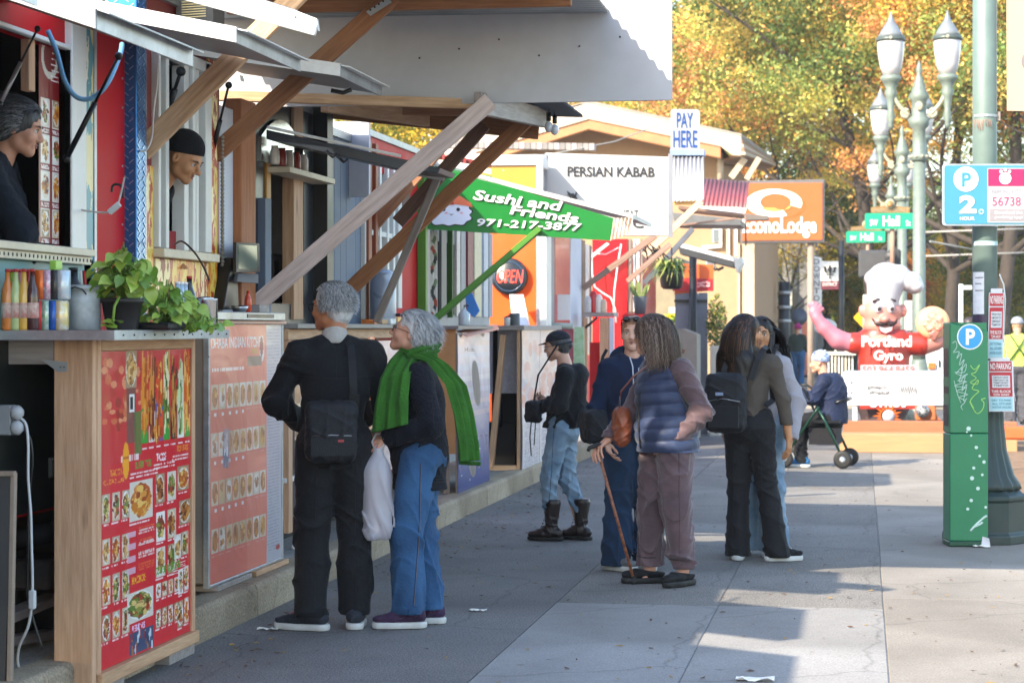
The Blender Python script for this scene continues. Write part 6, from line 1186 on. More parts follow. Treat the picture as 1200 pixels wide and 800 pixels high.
MB().prism([PD(1158,218,d-.012),PD(1251,218,d-.012),PD(1251,198,d-.012),PD(1158,198,d-.012)],(0,.002,0)).build('pink_band',mat('park_pink','A81450',.35,var=.03),g); MB().prism([PD(1160,259,d-.012),PD(1210,259,d-.012),PD(1210,245,d-.012),PD(1160,245,d-.012)],(0,.002,0)).build('grey_box',mat('park_grey','8A8488',.4),g)
def disc(px,py,r_,dd,m,par,name,n=28): MB().prism([PD(px+r_*math.cos(i*6.2832/n),py-r_*math.sin(i*6.2832/n),dd) for i in range(n)],(0,.002,0)).build(name,m,par,0)
disc(1132,210,14.5,d-.010,txtw,g,'disc'); pl('lettering','P',1127,202,1138,219,d-.013,bl,g,off=.03); pl('lettering','2',1124,229,1144,250,d-.010,txtw,g,off=.045); pl('lettering','HOUR',1125,254,1142,258,d-.010,txtw,g); disc(1150,248,3,d-.010,mat('park_pale','B8DCEC',.4),g,'disc'); disc(1150,248,1.8,d-.0125,bl,g,'disc')
disc(1178,209,7,d-.015,txtw,g,'paw_disc'); 
for x,y_ in ((1173,201),(1183,201),(1178,199)): disc(x,y_,1.8,d-.017,txtw,g,'paw_disc')
pl('lettering','56738',1163,231,1196,241,d-.012,mat('park_pink_text','B02860',.4),g,off=-.01); pl('lettering','PARKING KITTY',1162,222,1200,227,d-.012,mat('pale_text','8A8690',.4),g,off=-.01)
for i,s in enumerate(('Download the','parking app')): pl('lettering',s,1166,247.5+i*5.5,1198,251+i*5.5,d-.014,txtw,g)
# no parking signs
npw=mat('np_white','CFCFD2',.45,var=.05); npr=mat('np_red','B01C2C',.4,var=.06)
def nopark(lab,x0,x1,y0,y1,d_,sk):
    g=empty('no_parking_sign',PD((x0+x1)/2,y1,d_),lab,'sign')
    def q(u,v): return (x0+(x1-x0)*u+sk*(v),y0+(y1-y0)*v)
    def pp_(u0,v0,u1,v1,m,nm,l): MB().prism([PD(*q(u0,v1),d_-l),PD(*q(u1,v1),d_-l),PD(*q(u1,v0),d_-l),PD(*q(u0,v0),d_-l)],(0,.001 if l else .004,0)).build(nm,m,g,0)
    pp_(0,.06,1,1,npw,'board',0); pp_(.12,0,.88,.059,npw,'board_top',0); pp_(.06,.02+.05,.94,.25,npr,'header',.003); pp_(.06,.27,.94,.72,npr,'body_band',.003); pp_(.16,.33,.86,.56,npw,'text_box',.005); pp_(.06,.74,.94,.98,mat('np_blue','A8D0D8',.5),'footer',.003)
    def tx(s,u0,v0,u1,v1,m,l): a=PD(*q(u0,v1),d_-l); letters('lettering',s,a,PD(*q(u1,v1),d_-l)-a,PD(*q(u0,v0),d_-l)-a,m,g,off=.01)
    tx('NO PARKING',.1,.1,.9,.22,txtw,.004); 
    for i in range(4): tx('TEMPORARY ORDER'[:15-i*3],.2,.35+i*.05,.8,.385+i*.05,txtg,.006)
    tx('THIS BLOCK',.12,.6,.88,.65,txtw,.005); tx('TOW AWAY',.18,.665,.82,.71,txtw,.005)
    for i,s in enumerate(('DAY TO PARK','ALL OTHER','WATER HOURS')): tx(s,.12,.77+i*.065,.88,.81+i*.065,mat('np_text','4A7A8A',.5),.005)
    return g
nopark('upper red and white no parking notice taped to the tall pole',1159,1177,338,420,15.34,-1.5); nopark('lower red and white no parking notice beside the parking machine',1157,1187,419,482,15.2,2)
g=empty('sign_bracket',PD(1178,330,15.5),'thin white strap and bracket holding the notices on the pole','bracket'); cab2([(1171,321),(1176,333),(1178,350),(1176,395),(1181,430),(1190,470)],15.4,.005,whitef,g,'strap')
cyl=MB()
# ================= PARKING MACHINE =================
kg=mat('kiosk_green','267A52',.35,.1,.08,scale=4,dirt=.18); kgd=mat('kiosk_green_dark','164A34',.4,.1,.1,dirt=.2)
dK=15.05; a=PD(1113,641,dK); b_=PD(1158,642,dK-.0); tl=PD(1113,379,dK); c2=PD(1105,640,dK+.22)
g=empty('parking_machine',(a.x,a.y,0),'tall green street parking pay machine with blue P disc and graffiti','parking machine')
ground=0.004
fa=(a.x,a.y);fb=(b_.x,b_.y);fd=(c2.x+.0,c2.y+.0);fc=(b_.x-(a.x-c2.x),b_.y+(c2.y-a.y))
zA=PD(1113,378,dK).z; zB=PD(1158,388,dK).z; zs=PD(1113,508,dK).z
def kio(z0,z1a,z1b,ins,m,name): 
    MB().add([(fa[0]+ins,fa[1]+ins,z0),(fb[0]-ins,fb[1]+ins,z0),(fc[0]-ins,fc[1],z0),(fd[0]+ins,fd[1],z0),(fa[0]+ins,fa[1]+ins,z1a),(fb[0]-ins,fb[1]+ins,z1b),(fc[0]-ins,fc[1],z1b),(fd[0]+ins,fd[1],z1a)],[(0,3,2,1),(4,5,6,7),(0,1,5,4),(1,2,6,5),(2,3,7,6),(3,0,4,7)]).build(name,m,g,.006,False)
kio(ground,.04,.04,-.006,kgd,'foot'); kio(.041,zs,zs,0,kg,'lower_body'); kio(zs+.004,zA,zB,0,kg,'upper_body'); 
kio(zA+.0,zA+.002,zB+.002,.01,kg,'top')
for z0,z1 in ((zs+.05,zs+.2),(zs+.28,zs+.33),(zs+.4,zs+.6)): MB().add([(fd[0]+(fa[0]-fd[0])*.2-.003,fd[1]+(fa[1]-fd[1])*.2,z0),(fd[0]+(fa[0]-fd[0])*.8-.003,fd[1]+(fa[1]-fd[1])*.8,z0),(fd[0]+(fa[0]-fd[0])*.8-.003,fd[1]+(fa[1]-fd[1])*.8,z1),(fd[0]+(fa[0]-fd[0])*.2-.003,fd[1]+(fa[1]-fd[1])*.2,z1)],[(0,1,2,3)]).build('side_slot',black,g,0)
du=Vector((fb[0]-fa[0],fb[1]-fa[1],0)).normalized(); nn=Vector((du.y,-du.x,0))
def kf(px,py,l=.003): # on machine front
    f=(px-1113)/45; return Vector((fa[0]+(fb[0]-fa[0])*f,fa[1]+(fb[1]-fa[1])*f,H+(383-py)*dK/F))+nn*l
def kdisc(px,py,r_,l,m,nm): MB().add([kf(px+r_*math.cos(i*.2244),py-r_*math.sin(i*.2244),l) for i in range(28)],[tuple(range(28))]).build(nm,m,g,0,False)
kdisc(1136.5,394.5,15.2,.003,txtw,'disc'); kdisc(1136.5,394.5,13.8,.0045,mat('p_blue','2E9AD0',.35,var=.04),'disc'); a_=kf(1131.5,404,.006); letters('lettering','P',a_,kf(1142.5,404,.006)-a_,kf(1131.5,385,.006)-a_,txtw,g,off=.035)
def scr(pts,m,nm,r_=.0022):
    q=[];n=len(pts)
    for i in range(n-1):
        p0,p1,p2,p3=pts[max(i-1,0)],pts[i],pts[i+1],pts[min(i+2,n-1)]
        for t in (0,.25,.5,.75): q.append(kf(*[.5*((2*p1[j])+(-p0[j]+p2[j])*t+(2*p0[j]-5*p1[j]+4*p2[j]-p3[j])*t*t+(-p0[j]+3*p1[j]-3*p2[j]+p3[j])*t**3) for j in (0,1)]))
    MB().tube(q,r_,5).build(nm,m,g,0,False)
gwt=mat('graffiti_white','C4DCD0',.5,var=.05); gyl=mat('graffiti_yellow','A8D870',.5)
scr([(1116,402),(1120,400),(1121,407),(1117,413),(1124,412),(1121,420),(1127,414),(1124,428),(1130,421),(1126,434),(1132,426),(1130,436),(1119,436),(1127,440),(1134,438),(1122,446),(1133,447),(1118,452),(1132,454),(1121,458),(1134,462),(1124,465),(1131,470),(1126,476),(1129,481)],gwt,'graffiti'); scr([(1120,438),(1128,430),(1124,448),(1131,440),(1127,458),(1133,450),(1129,470),(1134,465)],gwt,'graffiti'); scr([(1118,446),(1122,462),(1127,474)],gwt,'graffiti')
scr([(1137,428),(1142,433),(1148,427),(1143,436),(1138,438),(1144,443),(1137,448),(1145,450),(1146,445),(1139,455),(1147,458),(1142,463),(1137,470),(1141,478),(1136,470),(1144,484),(1151,480),(1153,472),(1150,468),(1156,466)],gyl,'graffiti',.003)
for x,y_,s in ((1135,502,2.6),(1138,510,1.4),(1144,524,2),(1148,534,1.6),(1153,541,2),(1141,548,1.8),(1139,560,2.4),(1151,556,1.6),(1146,572,2.2),(1138,586,2),(1155,594,1.6),(1134,596,1.8),(1133,506,1.2)): kdisc(x,y_,s,.003,gwt,'paint_splat')
scr([(1137,622),(1144,614),(1153,606),(1157,604)],gwt,'paint_smear',.008); scr([(1141,617),(1148,614),(1152,611)],gwt,'paint_smear',.008)
MB().add([kf(1151,628,.01),kf(1158,630,.03),kf(1160,641,.03),kf(1149,642,.012)],[(0,1,2,3)]).build('torn_sticker',npw,g,0,False)
# pole banner top right
d=15.5; g=empty('pole_banner',PD(1190,130,d),'cream fabric banner hanging at the top right edge','banner'); MB().prism([PD(1180,130,d),PD(1262,131,d),PD(1262,-40,d),PD(1179,-40,d)],(0,.006,0)).build('cloth',mat('banner_cream','B09E86',.7,var=.02),g); disc(1211,72,14,d-.004,mat('banner_grey','7A7274',.6),g,'emblem'); MB().tube([PD(1158,-30,d),PD(1265,-30,d)],.012).build('rod',blackm,g)
# ================= BARRIER, TIMBERS, MACHINE =================
g=empty('barrier_board',PD(1050,475,27),'long white barrier board with black scrawls standing before the inflatable chef','barrier'); d=27.0
MB().prism([PD(990,475,d),PD(1180,475,d),PD(1180,442,d),PD(990,442,d)],(0,.05,0)).build('board',mat('barrier_white','D0D0D2',.5,var=.04,dirt=.12),g,.006); MB().prism([PD(986,441.5,d+.02),PD(1180,441.5,d+.02),PD(1180,436,d+.25),PD(990,436,d+.25)],(0,0,.02)).build('top_board',mat('barrier_white','D0D0D2',.5),g,.004)
for x in (999,1120): box('leg',PD(x,508,d+.03),PD(x+5.5,476,d+.03)+Vector((0,.05,0)),whitef,g)
for x in (989,): box('end_leg',PD(x-1,512,d+.1),PD(x+4,436,d+.1)+Vector((0,.05,0)),whitef,g)
for y_ in (448,460): MB().ball(PD(998,y_,d-.003),.012,6).build('bolt',black,g)
for x0,x1,y0_,y1_,n in ((1016,1040,452,456,14),(1018,1042,457,462,12),(1053,1075,452,462,8)):
    mb=MB()
    for i in range(n):
        x=x0+(x1-x0)*i/n; mb.tube([PD(x,y0_+random.uniform(-1,2),d-.004),PD(x+1.6,y1_+random.uniform(-2,1),d-.004),PD(x+2.6,y0_+random.uniform(0,3),d-.004)],.004,4)
    mb.build('scrawl',txtk,g,0,False)
tb1=mat('plank_brown','8E5C3E',.7,var=.15,scale=3,stretch=(1,8,8),dirt=.1); tb2=mat('plank_tan','A67E58',.7,var=.12,scale=3,stretch=(1,8,8),dirt=.1)
o=box('timber_beam',PD(984,530,26.4)-Vector((0,0,.0)),PD(1190,508,26.4)+Vector((0,.25,0)),tb2,None,.01); tag(o,'long tan timber baulk lying on the pavement in front of the barrier','timber'); o=box('timber_beam',(PD(988,506,26.9).x,PD(988,506,26.9).y,PD(988,507,26.9).z-.12),(PD(1190,500,26.9).x,PD(988,506,26.9).y+.3,PD(988,493,26.9).z),tb1,None,.01); tag(o,'redder brown timber baulk behind and above the tan one','timber')
g=empty('orange_machine',PD(1085,493,28),'orange construction machine part with round hub beside the chef','machine'); om=mat('machine_orange','C86A3A',.5,var=.1,dirt=.3); d=28.2
box('body',PD(1073,493,d),PD(1097,472,d)+Vector((0,.4,0)),om,g,.02); box('upper',PD(1076,473,d+.1),PD(1092,465,d+.1)+Vector((0,.3,0)),mat('machine_red','A83A2A',.5),g,.02); MB().lathe(PD(1081,481,d-.02),[(0,0),(.09,0),(.09,.05),(.04,.06),(0,.06)],16,Matrix.Rotation(R(90),3,'X')).build('hub',alu,g)
for i in range(8): a=i*.785; MB().ball(PD(1081+5.2*math.cos(a),481+5.2*math.sin(a),d-.1),.01,5).build('stud',blackm,g)
MB().prism([PD(1092,477,d),PD(1100,489,d),PD(1104,493,d),PD(1092,493,d)],(0,.3,0)).build('foot',om,g,.01); MB().lathe(PD(1101,455,27.6),[(0,0),(.22,0),(.24,.03),(.24,.12),(0,.12)],24,Matrix.Rotation(R(90),3,'X')).build('wheel',mat('wheel_pale','C8C8C8',.5),g)
# bits of construction fence, truck parts behind
g=empty('white_trailer',PD(1100,430,34),'white work trailer side behind the barrier','trailer'); box('body',PD(1066,445,34),PD(1120,408,34)+Vector((0,.6,0)),mat('trailer_white','D0D0CE',.5,dirt=.1),g,.02); box('lamp',PD(1088,432,33.9),PD(1096,425,33.9)+Vector((0,.03,0)),mat('amber','D86A2A',.4),g); box('slot',PD(1100,430,33.9),PD(1102,422,33.9)+Vector((0,.02,0)),black,g)
for x in (1068,1090,1112): MB().lathe(PD(x,455,34.2),[(.1,-.1),(.3,-.1),(.3,.1),(.1,.1)],18,Matrix.Rotation(R(90),3,'X')).build('wheel',rubber,g)
g=empty('road_fence',PD(985,440,40),'pale stacked fencing and boxes behind the person on the walker','fence')
for i in range(9): box('picket',PD(966+i*4,440,40),PD(968+i*4,410+2*(i%3),40)+Vector((0,.05,0)),mat('pale_fence','C8C0AE',.6,var=.1),g)
box('rail',PD(964,416,40),PD(1003,412,40)+Vector((0,.05,0)),mat('pale_fence','C8C0AE',.6),g); 
g=empty('parked_car',PD(975,412,75),'dark car far behind the person on the walker','car'); cb_=MB().prism([PD(958,425,75),PD(996,425,75),PD(997,412,75),PD(990,410,75),PD(984,402,75),PD(968,402,75),PD(961,411,75),PD(957,414,75)],(0,1.7,0)).build('body',mat('car_grey','3A4048',.25,.4),g,.05); MB().prism([PD(965,411,74.9),PD(987,411,74.9),PD(983,403.5,74.9),PD(969,403.5,74.9)],(0,.05,0)).build('window',blackm,g)
for x in (965,990): MB().lathe(PD(x,424,74.9),[(.0,0),(.32,0),(.32,.2),(0,.2)],16,Matrix.Rotation(R(90),3,'X')).build('wheel',rubber,g)
g=empty('parked_truck',PD(1180,420,60),'pale van partly behind the worker at the right edge','van'); box('body',PD(1160,440,60),PD(1240,395,60)+Vector((0,2,0)),mat('van_white','C4C4C4',.4),g,.1); MB().prism([PD(1190,408,59.9),PD(1200,408,59.9),PD(1200,399,59.9),PD(1190,399,59.9)],(0,.02,0)).build('window',blackm,g)
for x in (1172,1225): MB().lathe(PD(x,441,59.8),[(.0,0),(.36,0),(.36,.2),(0,.2)],16,Matrix.Rotation(R(90),3,'X')).build('wheel',rubber,g)
o=MB().prism([PG(1160,585),PG(1260,580),PG(1260,500),PG(1160,505)],(0,0,.03)).build('dirt_patch',mat('gravel_dirt','7A6048',.95,var=.3,scale=12,bump=1,bscale=30)); tag(o,None,None,None,'structure')
o=box('orange_barrier',PD(1172,515,22),PD(1260,500,22)+Vector((0,.2,0)),mat('barrier_orange','C85A2A',.5,var=.1),None,.02); tag(o,'low orange barrier block behind the tall pole base','barrier')
# ================= PEOPLE: smooth surfaces from blended distance fields =================
def nets(Fd,o,h):
    """naive surface nets: quads round the zero level"""
    s=Fd<0; c=s[:-1,:-1,:-1].astype(np.int8)
    acc=np.zeros_like(c)
    for i in (0,1):
        for j in (0,1):
            for k in (0,1): acc+=s[i:s.shape[0]-1+i,j:s.shape[1]-1+j,k:s.shape[2]-1+k]
    act=(acc>0)&(acc<8); idx=np.argwhere(act); n=len(idx); num=-np.ones(act.shape,np.int32); num[act]=np.arange(n)
    P_=np.zeros((n,3));W_=np.zeros(n)
    cs=[(i,j,k) for i in (0,1) for j in (0,1) for k in (0,1)]; val={q:Fd[idx[:,0]+q[0],idx[:,1]+q[1],idx[:,2]+q[2]] for q in cs}
    for a in cs:
        for ax in range(3):
            if a[ax]==0:
                b=list(a); b[ax]=1; b=tuple(b); va,vb=val[a],val[b]; m=(va<0)!=(vb<0); t=np.where(m,va/np.where(m,va-vb,1),0)
                for q in range(3): P_[:,q]+=m*(a[q]+(t if q==ax else 0))
                W_+=m
    P_=(idx+P_/W_[:,None])*h+np.array(o)
    fs=[]
    for ax in range(3):
        sl=[slice(None)]*3; sl2=[slice(None)]*3; sl[ax]=slice(0,-1); sl2[ax]=slice(1,None); d=s[tuple(sl)]!=s[tuple(sl2)]; inn=s[tuple(sl)]
        e=np.argwhere(d); b,c_=[q for q in range(3) if q!=ax]; e=e[(e[:,b]>0)&(e[:,c_]>0)&(e[:,b]<s.shape[b]-1)&(e[:,c_]<s.shape[c_]-1)]
        def g(db,dc): q=e.copy(); q[:,b]-=db; q[:,c_]-=dc; return num[q[:,0],q[:,1],q[:,2]]
        f=np.stack([g(1,1),g(0,1),g(0,0),g(1,0)],1); ins=inn[e[:,0],e[:,1],e[:,2]]
        fl=ins if ax!=1 else ~ins
        f=np.where(fl[:,None],f,f[:,::-1]); fs.append(f)
    f=np.concatenate(fs); f=f[(f>=0).all(1)]; return P_,f
class SDF:
    def __init__(s,lo,hi,h):
        s.lo=np.array(lo,float);s.h=h; s.n=np.ceil((np.array(hi)-s.lo)/h).astype(int)+1; s.D=np.full(s.n,.5,np.float32); s.ax=[(s.lo[i]+np.arange(s.n[i])*h).astype(np.float32) for i in range(3)]
    def win(s,lo,hi,pad):
        a=np.clip(np.floor((np.array(lo)-pad-s.lo)/s.h).astype(int),0,s.n); b=np.clip(np.ceil((np.array(hi)+pad-s.lo)/s.h).astype(int)+1,0,s.n)
        sl=tuple(slice(a[i],b[i]) for i in range(3)); X,Y,Z=[s.ax[i][sl[i]].reshape([-1 if j==i else 1 for j in range(3)]) for i in range(3)]; return sl,X,Y,Z
    def put(s,sl,d,k,op):
        D=s.D[sl]
        if D.size==0: return
        if op=='u':
            if k: hh=np.clip(.5+.5*(D-d)/k,0,1); s.D[sl]=D*(1-hh)+d*hh-k*hh*(1-hh)
            else: s.D[sl]=np.minimum(D,d)
        elif op=='s':
            if k: hh=np.clip(.5-.5*(D+d)/k,0,1); s.D[sl]=D*(1-hh)-d*hh+k*hh*(1-hh)
            else: s.D[sl]=np.maximum(D,-d)
    def cap(s,a,b,ra,rb=None,k=.02,fl=None,op='u'):
        """tapered capsule; fl=(axis vector,factor) squashes the section along the axis"""
        rb=ra if rb is None else rb; a=np.array(a,float);b=np.array(b,float); r=max(ra,rb); sl,X,Y,Z=s.win(np.minimum(a,b)-r,np.maximum(a,b)+r,k+2*s.h)
        px,py,pz=X-a[0],Y-a[1],Z-a[2]; ba=b-a
        if fl:
            ax=np.array(fl[0],float);ax/=np.linalg.norm(ax); f=1/fl[1]-1; t=(px*ax[0]+py*ax[1]+pz*ax[2])*f; px=px+ax[0]*t;py=py+ax[1]*t;pz=pz+ax[2]*t; ba=ba+ax*(ba@ax)*f
        t=np.clip((px*ba[0]+py*ba[1]+pz*ba[2])/max(1e-9,ba@ba),0,1); d=np.sqrt((px-t*ba[0])**2+(py-t*ba[1])**2+(pz-t*ba[2])**2)-(ra+(rb-ra)*t); s.put(sl,d,k,op)
    def ell(s,c,r,k=.02,Mx=None,op='u'):
        c=np.array(c,float);r=np.array(r,float);m=r.max(); sl,X,Y,Z=s.win(c-m,c+m,k+2*s.h); p=[X-c[0],Y-c[1],Z-c[2]]
        if Mx is not None: p=[p[0]*Mx[0][i]+p[1]*Mx[1][i]+p[2]*Mx[2][i] for i in range(3)]
        k0=np.sqrt((p[0]/r[0])**2+(p[1]/r[1])**2+(p[2]/r[2])**2); k1=np.sqrt((p[0]/r[0]**2)**2+(p[1]/r[1]**2)**2+(p[2]/r[2]**2)**2)+1e-6; s.put(sl,k0*(k0-1)/k1,k,op)
    def plane(s,pt,n,k=0):
        """keep the side the normal points away from"""
        n=np.array(n,float);n/=np.linalg.norm(n); X,Y,Z=[s.ax[i].reshape([-1 if j==i else 1 for j in range(3)]) for i in range(3)]; d=(X-pt[0])*n[0]+(Y-pt[1])*n[1]+(Z-pt[2])*n[2]
        if k: hh=np.clip(.5-.5*(s.D-d)/k,0,1); s.D=(s.D*(1-hh)+d*hh+k*hh*(1-hh)).astype(np.float32)
        else: s.D=np.maximum(s.D,d)
    def disp(s,fn): X,Y,Z=[s.ax[i].reshape([-1 if j==i else 1 for j in range(3)]) for i in range(3)]; s.D=s.D+fn(X,Y,Z)
    def build(s,name,m,parent,loc=None):
        s.D[0]=s.D[-1]=.5; s.D[:,0]=s.D[:,-1]=.5; s.D[:,:,0]=s.D[:,:,-1]=.5
        P_,f=nets(s.D,s.lo,s.h); me=bpy.data.meshes.new(name); me.vertices.add(len(P_)); me.vertices.foreach_set('co',P_.astype(np.float32).ravel()); me.loops.add(len(f)*4); me.loops.foreach_set('vertex_index',f.astype(np.int32).ravel()); me.polygons.add(len(f)); me.polygons.foreach_set('loop_start',np.arange(len(f),dtype=np.int32)*4); me.update(calc_edges=True); me.polygons.foreach_set('use_smooth',np.ones(len(f),bool))
        o=bpy.data.objects.new(name,me); COL.objects.link(o); me.materials.append(m); o.parent=parent; return o
def folds(seed,amp=.006,wl=.085,tilt=.55,masks=None,base=.35):
    rs=np.random.default_rng(seed); K=[]
    for i in range(6):
        a=rs.uniform(0,6.28); w=6.283/(wl*rs.uniform(.8,1.7)); t=rs.uniform(.5,1.3)*(1 if i%2 else -1)*(tilt+.3) if i<4 else rs.uniform(2.,4.); w=w/math.sqrt(1+t*t); K.append((w*t*math.cos(a),w*t*math.sin(a),w,rs.uniform(0,6.28),rs.normal(size=3)*5.5))
    def f(X,Y,Z):
        v=0; wp=1.6*np.sin(11*X+6*Z+1)+1.4*np.sin(9*Y-8*Z+2)+.5*np.sin(23*X-19*Y+17*Z)
        for a,b,c,p,g in K:
            r_=1-np.abs(np.sin((a*X+b*Y+c*Z+p+wp)/2)); mk=np.clip(.35+.9*np.sin(g[0]*X+g[1]*Y+g[2]*Z+p),0,1); v=v+(r_*r_*r_*1.7-.28)*mk
        if masks is None: m=1
        else:
            m=base
            for (x,y,z,r) in masks: m=m+np.exp(-((X-x)**2+(Y-y)**2+(Z-z)**2)/(r*r))
            m=np.minimum(m,1.2)
        return (-amp*1.15*v*m).astype(np.float32)
    return f
def rotm(yaw=0,pitch=0,roll=0): # yaw left +, pitch up +, roll
    M_=Matrix.Rotation(R(yaw),3,'Z')@Matrix.Rotation(R(pitch),3,'X')@Matrix.Rotation(R(roll),3,'Y'); return M_
def head_sdf(S,c,Mh,k=1.,fem=False,nose=1.):
    T=lambda x,y,z:np.array(c)+np.array(Mh@Vector((x*k,y*k,z*k))); m=[[Mh[i][j] for j in range(3)] for i in range(3)]
    S.ell(T(0,-.014,.032),(.073*k,.092*k,.083*k),.012,m); S.ell(T(0,.026,-.012),(.062*k,.066*k,.088*k),.025,m)
    S.cap(T(-.038,.012,-.062),T(0,.066,-.088),.026*k,.02*k,.022); S.cap(T(.038,.012,-.062),T(0,.066,-.088),.026*k,.02*k,.022); S.ell(T(0,.066,-.092),(.02*k,.018*k,.018*k),.015,m)
    for s_ in (-1,1):
        S.ell(T(s_*.036,.062,-.028),(.024*k,.022*k,.024*k),.02,m); S.cap(T(s_*.012,.083,.024),T(s_*.044,.07,.026),.011*k,.009*k,.012)
        S.ell(T(s_*.031,.094,.002),(.017*k,.014*k,.011*k),.012,m,'s'); S.ell(T(s_*.031,.074,.002),(.0135*k,.0125*k,.0115*k),.004,m)
        S.ell(T(s_*.073,-.008,-.004),(.010*k,.02*k,.032*k),.008,m@np.eye(3) if False else m); S.ell(T(s_*.080,-.004,.0),(.006*k,.01*k,.017*k),.004,m,'s')
        S.ell(T(s_*.011,.096,-.036),(.009*k,.01*k,.008*k),.006,m)
    S.cap(T(0,.086,.012),T(0,.106*nose,-.028),.0085*k,.0125*k,.012); S.cap(T(-.017,.082,-.054),T(.017,.082,-.054),.0075*k,.0075*k,.008); S.cap(T(-.014,.081,-.066),T(.014,.081,-.066),.008*k,.008*k,.008)
    S.cap(T(-.022,.092,-.060),T(.022,.092,-.060),.0025*k,.0025*k,.004,op='s')
    return T,m
def face_bits(T,Mh,par,k,hair,eyec='2A1C14',brow=True,lip=(.32,.12,.1),glasses=None,open_=True):
    sk=mat('lip_%02x'%int(lip[0]*255),lip,.5)
    for s_ in (-1,1):
        MB().ball(tuple(T(s_*.031,.0765,.002)),.0125*k,8).build2('eye',mat('eye_white','D8D0C8',.2),par)
        MB().ball(tuple(T(s_*.0312,.0845,.001)),.0062*k,8).build2('iris',mat('iris_'+eyec,eyec,.15),par)
        MB().tube([T(s_*.018,.0885,.0085),T(s_*.031,.0915,.0115),T(s_*.045,.084,.0065)],.0022*k,5).build2('eyelid',mat('lash','2A1A14',.6),par)
        if brow: MB().tube([T(s_*.014,.0945,.021),T(s_*.03,.0935,.0275),T(s_*.05,.078,.023)],[.0026*k,.0036*k,.0018*k],5).build2('eyebrow',hair,par)
    MB().tube([T(-.021,.0835,-.0595),T(-.008,.0925,-.0555),T(.008,.0925,-.0555),T(.021,.0835,-.0595)],[.001*k,.0045*k,.0045*k,.001*k],6).build2('lip',sk,par); MB().tube([T(-.018,.084,-.0635),T(0,.0935,-.0665),T(.018,.084,-.0635)],[.001*k,.0058*k,.001*k],6).build2('lip',sk,par)
    if glasses:
        gm=mat('spectacle_'+glasses,glasses,.3,.3); g=None
        for s_ in (-1,1):
            pts=[T(s_*(.034+.025*math.cos(a)),.104-.006*abs(math.cos(a)),-.002+.019*math.sin(a)) for a in np.linspace(0,6.283,17)]; o=MB().tube(pts,.0017*k,5,False).build2('spectacles' ,gm,par); MB().tube([T(s_*.058,.1,.004),T(s_*.076,.05,.006),T(s_*.08,.0,.004),T(s_*.08,-.015,-.008)],.0018*k,5).build2('temple_arm',gm,o)
        MB().tube([T(-.01,.107,.002),T(0,.11,.005),T(.01,.107,.002)],.0016*k,5).build2('bridge',gm,par)
def _b2(s,name,m,parent):
    me=s.mesh(name); o=bpy.data.objects.new(name,me); COL.objects.link(o); me.materials.append(m) if not isinstance(m,list) else [me.materials.append(q) for q in m]
    o.parent=parent; return o
MB.build2=_b2
def hand_sdf(S,w,fd,pn,side,curl=.4,k=1.,spread=.12,r0=.0085,thumb=.6,kk=.006):
    """w wrist, fd finger direction, pn palm normal (out of the palm), side: sign of thumb side along fd x pn"""
    w=np.array(w,float); fd=np.array(fd,float);fd/=np.linalg.norm(fd); pn=np.array(pn,float); pn-=fd*(pn@fd); pn/=np.linalg.norm(pn); sd=np.cross(fd,pn)*side
    kn=w+fd*.085*k
    S.cap(w-fd*.01,w+fd*.02*k,.024*k,.026*k,.012,(pn,.72)); 
    for j in range(4): S.cap(w+fd*.02*k+sd*(.016-.011*j)*k,kn+sd*(.029-.019*j)*k-fd*(0,0,.004,.012)[j]*k,.0145*k,.0115*k,.008,(pn,.85))
    Ls=[(.042,.026,.02),(.047,.029,.021),(.043,.027,.02),(.034,.021,.018)]
    for j in range(4):
        p=kn+sd*(.029-.019*j)*k-fd*(0,0,.004,.012)[j]*k; d=fd+sd*spread*(1.2-.8*j)*.5; d/=np.linalg.norm(d); r=r0*k*(1,1.03,1,.88)[j]
        for q in range(3):
            a=(curl*(.7+.12*j))*(1,1.25,.8)[q]; d=d*math.cos(a)+pn*math.sin(a)*1.0; d/=np.linalg.norm(d); 
            # keep the turn in the palm plane
            p2=p+d*Ls[j][q]*k; S.cap(p,p2,r*(1-.06*q),r*(1-.06*(q+1)),kk*.7); p=p2
            pn2=pn
    t0=w+fd*.022*k+sd*.02*k; d1=(fd*.62+sd*.72+pn*.25*(1+thumb)); d1/=np.linalg.norm(d1); t1=t0+d1*.042*k; d2=fd*.85+sd*.2+pn*thumb*.6; d2/=np.linalg.norm(d2); t2=t1+d2*.03*k; d3=fd*.9+pn*thumb*.5-sd*.1; d3/=np.linalg.norm(d3)
    S.cap(t0,t1,.0155*k,.0115*k,.01); S.cap(t1,t2,.0112*k,.0102*k,.005); S.cap(t2,t2+d3*.024*k,.0102*k,.0082*k,.004)
